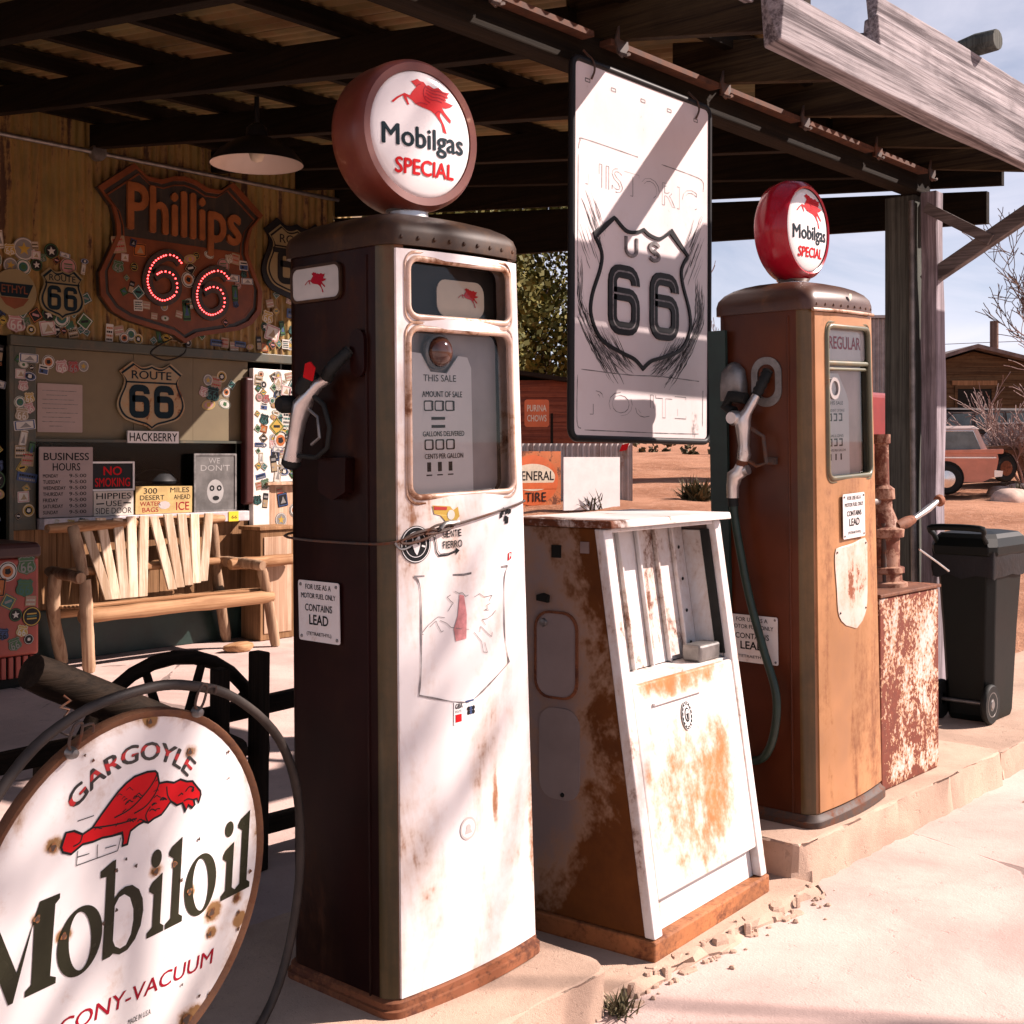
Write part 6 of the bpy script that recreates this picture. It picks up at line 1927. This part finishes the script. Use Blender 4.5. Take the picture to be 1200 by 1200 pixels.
for _ in range(600):
    if len(pts) >= 38: break
    x_, z_, s_ = rg.uniform(-.27, .27), rg.uniform(.23, .75), rg.uniform(.06, .13)
    if all(math.hypot(x_ - a, z_ - b) > (s_ + c) * .45 for a, b, c in pts): pts.append((x_, z_, s_))
for i, (x_, z_, s_) in enumerate(pts):
    o_ = put('sticker', STK[rg.randrange(len(STK))], co, (x_, -.2425 - .0008 * (i % 4), z_), (0, rg.uniform(-.3, .3), 0))
    o_.scale = (s_, 1, s_)

# ================================================================== dark timber frame behind the round sign
MT['dark_log'] = m_wood('dark_old_timber', (.022, .014, .009), (.009, .006, .004), 'x', .75)
MT['dark_stake'] = m_wood('dark_stake', (.024, .016, .011), (.010, .007, .005), 'z', .75)
fr = thing('timber_rack', 'dark old timber rack with a log end and two stakes behind the round sign', 'rack', (2.3, 3.4, 0))
wpart(MB().tube([(1.72, 3.30, .795), (1.78, 3.31, .765), (2.2, 3.38, .56), (2.5, 3.43, .41)], [.05, .055, .055, .05], 14), 'log', 'dark_log', fr, smooth=50)
wpart(bar(MB(), (2.44, 3.44, 0), (2.43, 3.42, .70), .045, .055), 'stake', 'dark_stake', fr, bevel=.006)
wpart(bar(MB(), (2.595, 3.44, 0), (2.595, 3.43, .735), .045, .065), 'stake', 'dark_stake', fr, bevel=.006)
wpart(bar(MB(), (1.6, 3.50, .50), (3.1, 3.47, .56), .05, .06), 'rail', 'dark_log', fr, bevel=.008)
wpart(bar(MB(), (1.62, 3.50, .13), (3.1, 3.47, .13), .05, .06), 'rail', 'dark_log', fr, bevel=.008)
for x in (1.85, 2.1, 2.9):
    wpart(bar(MB(), (x, 3.5, 0), (x + .02, 3.5, .54), .05, .06), 'stake', 'dark_stake', fr, bevel=.006)
wpart(MB().tube([(1.80 + .02 * math.sin(k * 2.4), 3.26 + .01 * math.cos(k * 2), .72 - k * .014) for k in range(9)], .004, 5), 'chain', 'iron', fr, smooth=50)
wheel = [(2.35 + .36 * math.cos(2 * math.pi * k / 28), 3.56, .37 + .36 * math.sin(2 * math.pi * k / 28)) for k in range(28)]
wpart(MB().tube(wheel, .024, 8, closed=True), 'wheel_rim', 'dark_log', fr, smooth=50)
for k in range(10):
    a = 2 * math.pi * k / 10
    wpart(MB().tube([(2.35, 3.56, .37), (2.35 + .35 * math.cos(a), 3.56, .37 + .35 * math.sin(a))], [.02, .014], 8), 'spoke', 'dark_log', fr, smooth=50)

# ================================================================== trees and brush
def bare(mb_t, mb_c, base, height, r0, rg_, levels=4, spread=.55, kids=(3, 4), trunk=.35, nside=6, lean=(0, 0), rmin=.004, up=.25):
    def grow(p, d_, ln, r_, lv, mbk, ns):
        n_ = 4 if lv else 6
        P, rr = [p], [r_]
        dd = d_.copy()
        for i in range(n_):
            dd = (dd + Vector((rg_.gauss(0, .16), rg_.gauss(0, .16), rg_.gauss(0, .10) + up * .12))).normalized()
            P.append(P[-1] + dd * ln / n_)
            rr.append(max(rmin, r_ * (1 - .55 * (i + 1) / n_)))
        mbk.tube(P, rr, ns, cap=False)
        if lv >= levels: return
        for k in range(rg_.randint(*kids)):
            j = rg_.randint(max(1, n_ // 2 - (1 if lv else 0)), n_)
            ax = Vector((rg_.gauss(0, 1), rg_.gauss(0, 1), rg_.gauss(0, .5))).normalized()
            nd = (dd + ax * spread * rg_.uniform(.8, 1.5)).normalized()
            nd.z = nd.z + up * .3
            grow(P[j], nd.normalized(), ln * rg_.uniform(.55, .8), max(rmin, rr[j] * rg_.uniform(.55, .8)), lv + 1, mb_c, max(4, ns - 1) if lv < 2 else 3)
    grow(Vector((0, 0, 0)), Vector((lean[0], lean[1], 1)).normalized(), height * trunk, r0, 0, mb_t, nside + 2)
MT['bark'] = m_wood('grey_bark', (.22, .15, .12), (.09, .06, .05), 'z', .9, .4)
MT['twig'] = m_plain('pale_twigs', (.34, .23, .20), .9, var=.2)
def bare_tree(label, loc, height, r0, seed, cat='tree', name='bare_tree', twig='twig', group=None, **k):
    t_ = thing(name, label, cat, loc, 0, group)
    a, b = MB(), MB()
    bare(a, b, loc, height, r0, random.Random(seed), **k)
    a.build('trunk', 'bark', t_, smooth=60)
    b.build('crown', twig, t_, smooth=60)
    return t_
bare_tree('tall bare cottonwood on the forecourt side whose branches shade the white pump', (11.2, -4.35, 0), 12.0, .24, 5, levels=4, kids=(3, 4), spread=.30, trunk=.40, rmin=.020)
bare_tree('leafless pale tree far behind the orange pump', (38.8, 24.1, gz(38.8, 24.1)), 8.2, .2, 8, levels=5, kids=(3, 4), trunk=.34, rmin=.012)
bare_tree('bare dark tree at the right edge behind the old house', (47, 15.5, gz(47, 15.5)), 9.5, .25, 14, levels=5, kids=(3, 3), trunk=.4, rmin=.016, twig='bark')
for i, (x, y, h_, lb) in enumerate(((30.6, 9.1, 4.8, 'tall leafless bush to the right of the salmon station wagon'), (31.2, 9.3, 3.4, 'thick bare thicket at the right edge in front of the old house'), (32.5, 11.4, 3.0, 'low bare bush just behind the salmon station wagon'))):
    t_ = thing('bare_bush', lb, 'bush', (x, y, gz(x, y)))
    a, b = MB(), MB()
    rg = random.Random(50 + i)
    for k in range(15):
        bare(a, b, None, h_ * rg.uniform(.6, 1.15), .03, rg, levels=3, kids=(3, 4), spread=.5, trunk=.42, nside=4, lean=(rg.uniform(-.3, .3), rg.uniform(-.3, .3)), rmin=.010, up=.2)
    a.build('stems', 'twig', t_, smooth=60)
    b.build('twigs', 'twig', t_, smooth=60)

def leaf_mat(name, c1, c2):
    t = NT(name)
    oi = t.n('ShaderNodeNewGeometry')
    cc = t.mix(oi.outputs['Random Per Island'], c1, c2)
    t.b.inputs['Subsurface Weight'].default_value = 0
    return t.done(cc, .7, 0, .2)
MT['leaf'] = leaf_mat('olive_leaves', (.055, .060, .012), (.16, .135, .03))
MT['scrub'] = leaf_mat('grey_green_scrub', (.05, .045, .02), (.15, .12, .06))
def leafy(mb_, cx, cy, cz, rx, ry, rz, n, s_, rg_, clumps=26):
    C = []
    for _ in range(clumps):
        a, b, q = rg_.uniform(0, 6.28), rg_.uniform(-1, 1), rg_.uniform(.45, 1) ** .5
        h_ = math.sqrt(1 - b * b)
        C.append((cx + rx * q * h_ * math.cos(a), cy + ry * q * h_ * math.sin(a), cz + rz * q * b, rg_.uniform(.16, .34)))
    for _ in range(n):
        c = rg_.choice(C)
        k = c[3] * min(rx, rz) * 1.15
        p = Vector((c[0] + rg_.gauss(0, k * .6), c[1] + rg_.gauss(0, k * .6), c[2] + rg_.gauss(0, k * .5)))
        d_ = Vector((rg_.gauss(0, 1), rg_.gauss(0, 1), rg_.gauss(0, 1))).normalized()
        e = d_.orthogonal().normalized()
        f = d_.cross(e)
        q = s_ * rg_.uniform(.6, 1.3)
        mb_.add([p - e * q * .5, p + f * q * .32, p + e * q * .5, p - f * q * .32], [(0, 1, 2, 3)])
for i, (x, y, h_, r_, lb) in enumerate(((38.3, 32.3, 11.5, 4.2, 'big olive green tree behind the red shed'), (31, 31.5, 10.5, 3.4, 'second green tree mostly hidden behind the white fuel pump'))):
    z = gz(x, y)
    t_ = thing('leafy_tree', lb, 'tree', (x, y, z))
    rg = random.Random(60 + i)
    a, b = MB(), MB()
    bare(a, a, None, h_, .28, rg, levels=2, kids=(3, 4), trunk=.45)
    a.build('trunk', 'bark', t_, smooth=60)
    leafy(b, 0, 0, h_ * .60, r_, r_, h_ * .42, 30000, .27, rg, 90)
    b.build('crown', 'leaf', t_)
mb = MB()
rg = random.Random(70)
for k in range(60):
    px = rg.uniform(-.30, .62)
    dep = rg.uniform(58, 95)
    x = dep * (.749 + px * .663)
    y = dep * (.663 - px * .749)
    leafy(mb, x, y, gz(x, y) + .7, 1.6, 1.6, .9, 160, .45, rg, 7)
stuff(tag(mb.build('far_scrub', 'scrub'), 'low grey-green desert scrub along the far edge of the dirt lot', 'scrub'))
def spiky(label, x, y, n, h_, seed, name='desert_shrub', mat='scrub'):
    t_ = thing(name, label, 'shrub', (x, y, gz(x, y)))
    rg_ = random.Random(seed)
    m_ = MB()
    for k in range(n):
        a, e = rg_.uniform(0, 6.28), rg_.uniform(.2, 1.2)
        d_ = Vector((math.cos(a) * math.cos(e), math.sin(a) * math.cos(e), math.sin(e)))
        s_ = Vector((-math.sin(a), math.cos(a), 0)) * .035 * h_
        o_ = Vector((rg_.gauss(0, .2), rg_.gauss(0, .2), 0)) * h_
        tip = o_ + d_ * h_ * rg_.uniform(.5, 1.1)
        mid = o_ + d_ * h_ * .5 + Vector((0, 0, .05 * h_))
        m_.add([o_ - s_, o_ + s_, mid + s_, mid - s_, tip], [(0, 1, 2, 3), (3, 2, 4)])
    m_.build('leaves', mat, t_)
    MB().tube([(0, 0, -.05), (0, 0, .12 * h_)], [.06 * h_, .03 * h_], 6).build('stem', 'bark', t_)
    return t_
spiky('round dark desert shrub on the dirt lot between sign and orange pump', 23.7, 15.45, 300, .62, 1)
spiky('small weed tuft at the foot of the white board', 20.05, 15.6, 60, .5, 2)
spiky('dry tuft beside the salmon station wagon', 27.9, 9.75, 120, .5, 4)
w = spiky('tiny green weed growing in the broken kerb below the white pump', 2.52, 1.872, 70, .07, 3, 'kerb_weed')

# ================================================================== far signs, fence, sheds, house
FACE = R(-48.5)
def at_view(dep, px):
    u = (px - 600) / 1470
    return dep * (.749 + u * .6626), dep * (.6626 - u * .749)
MT['tire_or'] = m_rust('orange_tire_sign', (.60, .12, .03), .62, .76, .45, 3, (1, 1, 1), r1=(.3, .1, .04), grime=.3)
x, y = at_view(25.9, 630)
gt = thing('tire_sign', 'rusty orange General Tire sign leaning by the white fence', 'sign', (x, y, gz(x, y)), R(-18))
zb = .30 - gz(x, y)
MB().box(-.62, .57, 0, .03, zb, zb + 1.2).build('panel', m_rust('rusty_orange_border', (.55, .14, .04), .5, .62, .5, 4, (1, 1, 1), r1=(.22, .06, .02), grime=.3), gt)
m_ = MB().prism(circle(-.12, zb + .60, .62, 40, .52), -.004, None, 0)
m_.prism(circle(-.12, zb + .66, .54, 40, .28), -.008, None, 1)
m_.box(-.66, .46, -.009, -.004, zb + .42, zb + .55, 0)
m_.v = [(max(-.6, v_[0]), v_[1], v_[2]) for v_ in m_.v]
m_.text('GENERAL', -.56, zb + .60, .95, .19, -.011, 2, .01)
m_.text('TIRE', -.30, zb + .16, .5, .19, -.011, 2, .01)
m_.build('lettering', ['tire_or', MT['cream'], MT['ink']], gt)
MB().box(-.5, -.45, .03, .08, 0, zb + 1.1).box(.4, .45, .03, .08, 0, zb + 1.1).build('prop', 'planks', gt)
x, y = at_view(25.2, 694)
wb = thing('white_board', 'blank white board standing beside the orange tire sign', 'board', (x, y, gz(x, y)), R(-18))
zb = .32 - gz(x, y)
MB().box(-.68, .68, 0, .03, zb, zb + 1.06).build('panel', 'white', wb)
MB().box(-.5, -.45, .031, .08, 0, zb + 1.0).box(.45, .5, .031, .08, 0, zb + 1.0).build('prop', 'planks', wb)
x, y = at_view(27, 672)
fe = thing('tin_fence', 'low fence of whitish corrugated tin behind the tire sign', 'fence', (x, y, gz(x, y)), FACE)
for k in range(4):
    m_ = corr_z(-1.6 + k * .72, -1.6 + k * .72 + .71, -.1, 1.67 - gz(x, y), 0, .12, .025)
    m_.build('fence_sheet', 'tin', fe, smooth=60)
MB().box(-1.6, 1.27, .03, .08, .8, .88).build('rail', 'planks', fe)
MB().prism([(.98, 1.02), (1.14, 1.05), (1.2, 1.2), (1.04, 1.17)], -.05, -.03).build('red_reflector', 'red', fe)
x, y = at_view(27.5, 629)
pu = thing('feed_sign', 'small orange Purina Chows sign on a post by the red shed', 'sign', (x, y, gz(x, y)), FACE)
zb = 2.04 - gz(x, y)
MB().prism(rrect(-.27, .27, zb, zb + .60, .06), 0, .02).build('panel', 'tire_or', pu)
MB().text('PURINA', -.21, zb + .34, .42, .14, -.003, 0, .03).build('lettering', 'cream', pu)
MB().text('CHOWS', -.21, zb + .12, .42, .14, -.003, 0, .03).build('lettering', 'cream', pu)
MB().box(.30, .36, .03, .08, 0, zb + .3).build('post', 'dark_stake', pu)
MT['barn'] = m_wood('red_brown_siding', (.22, .065, .035), (.10, .03, .02), 'x', .85, .3)
x, y = at_view(36, 640)
sh_ = thing('red_shed', 'weathered red-brown plank shed behind the feed sign', 'shed', (x, y, gz(x, y) - .1), FACE)
m_ = MB()
for k in range(13):
    z = k * .24
    m_.add([(-2.2, -.03, z), (2.2, -.03, z), (2.2, .0, z + .24), (-2.2, .0, z + .24)], [(0, 1, 2, 3)])
    m_.add([(-2.2, .0, z), (2.2, .0, z), (2.2, -.03, z), (-2.2, -.03, z)], [(0, 1, 2, 3)])
stuff(m_.build('siding', 'barn', sh_))
MB().box(-2.2, 2.2, .01, 4, 0, 3.1).build('walls', 'barn', sh_)
MB().add([(-2.6, -.4, 3.55), (2.6, -.4, 2.75), (2.6, 4.4, 2.75), (-2.6, 4.4, 3.55), (-2.6, -.4, 3.67), (2.6, -.4, 2.87), (2.6, 4.4, 2.87), (-2.6, 4.4, 3.67)], [(0, 3, 2, 1), (4, 5, 6, 7), (0, 1, 5, 4), (1, 2, 6, 5), (2, 3, 7, 6), (3, 0, 4, 7)]).build('roof', 'dark_log', sh_)
x, y = at_view(36, 1020)
cs = thing('tin_shed', 'tall corrugated tin shed behind the orange pump', 'shed', (x, y, gz(x, y)), FACE)
for k in range(3):
    corr_z(-1.1 + k * .75, -1.1 + k * .75 + .74, 0, 5.35 - gz(x, y), 0, .13, .025).build('wall_sheet', m_plain('grey_tin', (.34, .29, .27), .5, .4, var=.2), cs, smooth=60)
MB().box(-1.1, 1.14, .03, 2.5, 0, 5.3 - gz(x, y)).build('core', 'stucco', cs)
MB().box(-1.2, 1.24, -.1, 2.6, 5.36 - gz(x, y), 5.44 - gz(x, y)).build('roof', 'tin', cs)

MT['siding'] = m_wood('dark_brown_siding', (.13, .078, .04), (.055, .03, .016), 'x', .85, .25)
x, y = at_view(46, 1150)
hz = gz(x, y) - .2
ho = thing('plank_house', 'dark weathered plank house with low gable roof at the right', 'house', (x, y, hz), FACE)
ze = 4.62 - hz
m_ = MB()
n_ = int(ze / .22)
for k in range(n_):
    z = k * ze / n_
    z1 = (k + 1) * ze / n_
    m_.add([(-2.3, -.04, z), (2.6, -.04, z), (2.6, 0, z1), (-2.3, 0, z1)], [(0, 1, 2, 3)])
    m_.add([(-2.3, 0, z), (2.6, 0, z), (2.6, -.04, z), (-2.3, -.04, z)], [(0, 1, 2, 3)])
stuff(m_.build('siding', 'siding', ho))
MB().prism([(-2.3, 0), (2.6, 0), (2.6, ze), (-.3, ze + .62), (-2.3, ze)], .01, 5).build('walls', 'siding', ho)
for sg in (-1, 1):
    x0, x1 = (-.3, -2.8) if sg < 0 else (-.3, 3.1)
    z0, z1 = ze + .72, ze - .05 if sg < 0 else ze - .12
    MB().add([(x0, -.5, z0), (x1, -.5, z1), (x1, 5.4, z1), (x0, 5.4, z0), (x0, -.5, z0 + .14), (x1, -.5, z1 + .14), (x1, 5.4, z1 + .14), (x0, 5.4, z0 + .14)], [(0, 3, 2, 1), (4, 5, 6, 7), (0, 1, 5, 4), (1, 2, 6, 5), (2, 3, 7, 6), (3, 0, 4, 7)]).build('roof_slope', m_plain('grey_roofing', (.17, .13, .12), .8, var=.3), ho)
wi = MB().box(-.9, .35, -.06, .0, ze - 1.75, ze - .75).build('window', 'dark', ho)
MB().prism([rrect(-1.0, .45, ze - 1.85, ze - .62, .01, 1), rrect(-.9, .35, ze - 1.75, ze - .75, .01, 1)], -.09, -.03).build('frame', 'siding', wi)
MB().box(-1.1, .55, -.10, -.042, ze - .62, ze - .45).build('lintel', 'planks', ho)
x, y = at_view(54, 1085)
g2_ = thing('tan_barn', 'tan barn with a steep dark roof edge behind the plank house', 'barn', (x, y, gz(x, y)), FACE)
zz = 6.4 - gz(x, y)
MB().prism([(-3.5, 0), (1.2, 0), (1.2, zz - 1.3), (-.6, zz + .4), (-3.5, zz - 1.8)], 0, 5).build('walls', m_plain('tan_planks', (.34, .21, .13), .8), g2_)
MB().add([(-.6, -.3, zz + .45), (2.0, -.3, zz - 1.9), (2.0, 5.3, zz - 1.9), (-.6, 5.3, zz + .45), (-.6, -.3, zz + .65), (2.0, -.3, zz - 1.7), (2.0, 5.3, zz - 1.7), (-.6, 5.3, zz + .65)], [(0, 3, 2, 1), (4, 5, 6, 7), (0, 1, 5, 4), (1, 2, 6, 5), (2, 3, 7, 6), (3, 0, 4, 7)]).build('roof', 'dark_log', g2_)
x, y = at_view(58, 1165)
up_ = thing('utility_pole', 'short dark utility pole rising behind the plank house', 'pole', (x, y, gz(x, y)))
MB().tube([(0, 0, 0), (0, 0, 7.65 - gz(x, y))], [.2, .19], 10).build('shaft', 'bark', up_, smooth=50)
MB().tube(crom([(0, 0, 5.2), (3, -6, 5.3), (8, -14, 5.6)], 6, False), .015, 5).tube(crom([(0, 0, 5.2), (-5, 6, 5.0), (-14, 14, 5.2)], 6, False), .015, 5).build('wire', 'iron', up_)

# ------------------------------------------------------------------ old cars
def wagon(name, label, loc, rz, paint, roof, dark=False):
    c = thing(name, label, 'car', loc, rz)
    body = [(-2.4, .42), (-2.45, .62), (-2.35, .86), (-1.2, .93), (2.2, .98), (2.42, .93), (2.45, .78), (2.38, .40), (2.1, .27), (-2.2, .27)]
    MB().prism(body, -.88, .88).build('body', paint, c, bevel=.07, seg=3)
    MB().prism([(-1.15, .90), (-.55, 1.42), (2.02, 1.46), (2.25, .95)], -.76, .76).build('cabin', roof, c, bevel=.06, seg=3)
    MB().rings([[(a * 1.0, b, 1.475 - .02 * (abs(a) > 1)) for a, b in ((-.6, -.72), (2.08, -.72), (2.08, .72), (-.6, .72))], [(-.5, -.62, 1.53), (1.95, -.62, 1.53), (1.95, .62, 1.53), (-.5, .62, 1.53)]]).build('roof', roof, c, bevel=.03, seg=3)
    G = m_plain('car_glass', (.13, .16, .16), .1, var=.3, vs=2)
    for P in (((-.92, .98), (-.48, 1.38), (.08, 1.40), (.08, .98)), ((.16, .98), (.16, 1.40), (.98, 1.41), (1.02, .98)), ((1.10, .98), (1.06, 1.41), (1.93, 1.41), (2.10, .98))):
        for sy in (-1, 1):
            w_ = MB().prism(P, sy * .768 - .004, sy * .768 + .004).build('window', G, c)
            Q = [tuple(p) for p in P]
            MB().tube([(p[0], sy * .772, p[1]) for p in Q], .016, 6, closed=True).build('frame', 'chrome' if not dark else 'iron', w_)
    for sy in (-1, 1):
        MB().box(-2.2, 2.40, sy * .885 - .012, sy * .885 + .012, .80, .83).build('side_trim', 'chrome' if not dark else 'iron', c)
        MB().rings([[(x0, sy * .86 + y0, .93 + z0) for x0, y0, z0 in ((-.3 + k * 2.85, -.03, -.03), (-.3 + k * 2.85, .03, -.03), (-.3 + k * 2.85, .03, .03 + .05 * k), (-.3 + k * 2.85, -.03, .03 + .05 * k))] for k in (0, 1)]).build('tail_fin', paint, c, bevel=.02)
        for x0 in (-1.55, 1.35):
            MB().prism(circle(x0, .36, .38, 24), sy * .87 - .02, sy * .87 + .02).build('wheel_arch', 'dark', c)
            wh_ = MB().lathe([(.12, -.08), (.30, -.08), (.335, -.05), (.335, .05), (.30, .08), (.12, .08)], (0, 0, 0), 'y', 24).build('wheel', 'rubber', c, loc=(x0, sy * .86, .335), smooth=40)
            MB().lathe([(.0005, -.10), (.1, -.095), (.19, -.085)], (0, 0, 0), 'y', 20).build('hub_cap', 'chrome' if not dark else 'rust', wh_, rot=(0, 0, 0 if sy < 0 else math.pi), smooth=50)
        MB().lathe([(0, .05), (.06, .04), (.08, 0)], (2.42, sy * .65, .72), 'x', 14).build('tail_light', 'red', c, smooth=50)
        MB().lathe([(0, -.05), (.07, -.04), (.09, 0)], (-2.44, sy * .62, .70), 'x', 14).build('headlight', 'chrome', c, smooth=50)
        for x0 in (.12, 1.05):
            MB().box(x0 - .008, x0 + .008, sy * .881 - .003, sy * .881 + .003, .36, .93).build('door_gap', 'dark', c)
        for x0 in (.0, .9):
            MB().box(x0, x0 + .12, sy * .90 - .012, sy * .90 + .012, .86, .885).build('door_handle', 'chrome' if not dark else 'iron', c)
    MB().prism([(2.36, .38), (2.52, .40), (2.54, .52), (2.36, .54)], -.9, .9).build('bumper', 'chrome' if not dark else 'rust', c, bevel=.02)
    MB().prism([(-2.36, .38), (-2.52, .40), (-2.54, .52), (-2.36, .54)], -.9, .9).build('bumper', 'chrome' if not dark else 'rust', c, bevel=.02)
    return c
CORAL = m_rust('faded_coral_paint', (.68, .26, .16), .70, .8, .35, 3, (1, 1, 1), grime=.15, var=.12)
x, y = at_view(29.2, 1033)
wagon('station_wagon', 'old salmon and white station wagon parked behind the canopy post', (x, y, .55), R(-48.5 - 14), CORAL, m_plain('chalky_white_roof', (.60, .47, .42), .5, var=.08))
x, y = at_view(35, 1120)
wagon('derelict_car', 'dark derelict car in the brush behind the salmon wagon', (x, y, gz(x, y) + .45), R(-48.5 + 8), m_rust('dark_wreck_paint', (.035, .03, .03), .5, .7, .5, 3, (1, 1, 1)), m_plain('dark_wreck_roof', (.09, .075, .07), .5), True)
x, y = at_view(33, 1205)
wagon('derelict_car', 'rusty derelict car half hidden by brush at the right edge', (x, y, gz(x, y) + .2), R(-48.5 + 20), m_rust('brown_wreck_paint', (.12, .07, .05), .45, .65, .5, 3, (1, 1, 1)), m_plain('pale_wreck_roof', (.40, .33, .30), .5), True)
def rock(label, x, y, s_, seed):
    rg_ = random.Random(seed)
    m_ = MB()
    n_ = 14
    ph = [rg_.uniform(0, 6) for _ in range(4)]
    m_.rings([[(s_ * k * math.cos(a) * (1.3 + .25 * math.sin(2 * a + ph[0]) + .1 * math.sin(5 * a + ph[1] + z)), s_ * k * math.sin(a) * (1 + .2 * math.sin(3 * a + ph[2])), s_ * z) for a in [2 * math.pi * q / n_ for q in range(n_)]] for k, z in ((.85, -.3), (1, 0), (.98, .25), (.8, .5), (.5, .65), (.15, .70))])
    return tag(m_.build('boulder', m_plain('pale_boulder', (.52, .37, .30), .9, var=.2, bump=.5, bs=6), loc=(x, y, gz(x, y)), smooth=50), label, 'boulder')
for i, (px, dep, s_, lb) in enumerate(((1185, 27, .42, 'largest pale boulder on the dirt at the right edge'), (1172, 28.5, .3, 'smaller boulder just left of the largest pale one'), (1196, 28.5, .35, 'pale boulder cut off by the right edge behind the largest'))):
    x, y = at_view(dep, px)
    rock(lb, x, y, s_, 90 + i)
x, y = at_view(9.4, 1040)
ck = thing('drink_machine', 'tall dark red Coca-Cola vending machine seen between orange pump and post', 'vending machine', (8.75, 4.42, 0))
MB().box(-.3, .36, -.36, .36, .06, 1.86).build('cabinet', m_plain('dark_red_enamel_machine', (.22, .018, .014), .35, var=.2), ck, bevel=.04, seg=3)
MB().box(-.28, .34, -.34, .34, 0, .058).build('foot', 'dark', ck)
MB().text('DRINK', -.25, 1.56, .45, .09, 0, 0, .02).build('lettering', 'white', ck, loc=(-.3015, 0, 0), rot=(0, 0, R(-90)))
m_ = MB().text('Coca-Cola', -.33, 1.25, .66, .18, 0, 0, .0, shear=.25)
m_.build('lettering', 'white', ck, loc=(-.3015, 0, 0), rot=(0, 0, R(-90)))
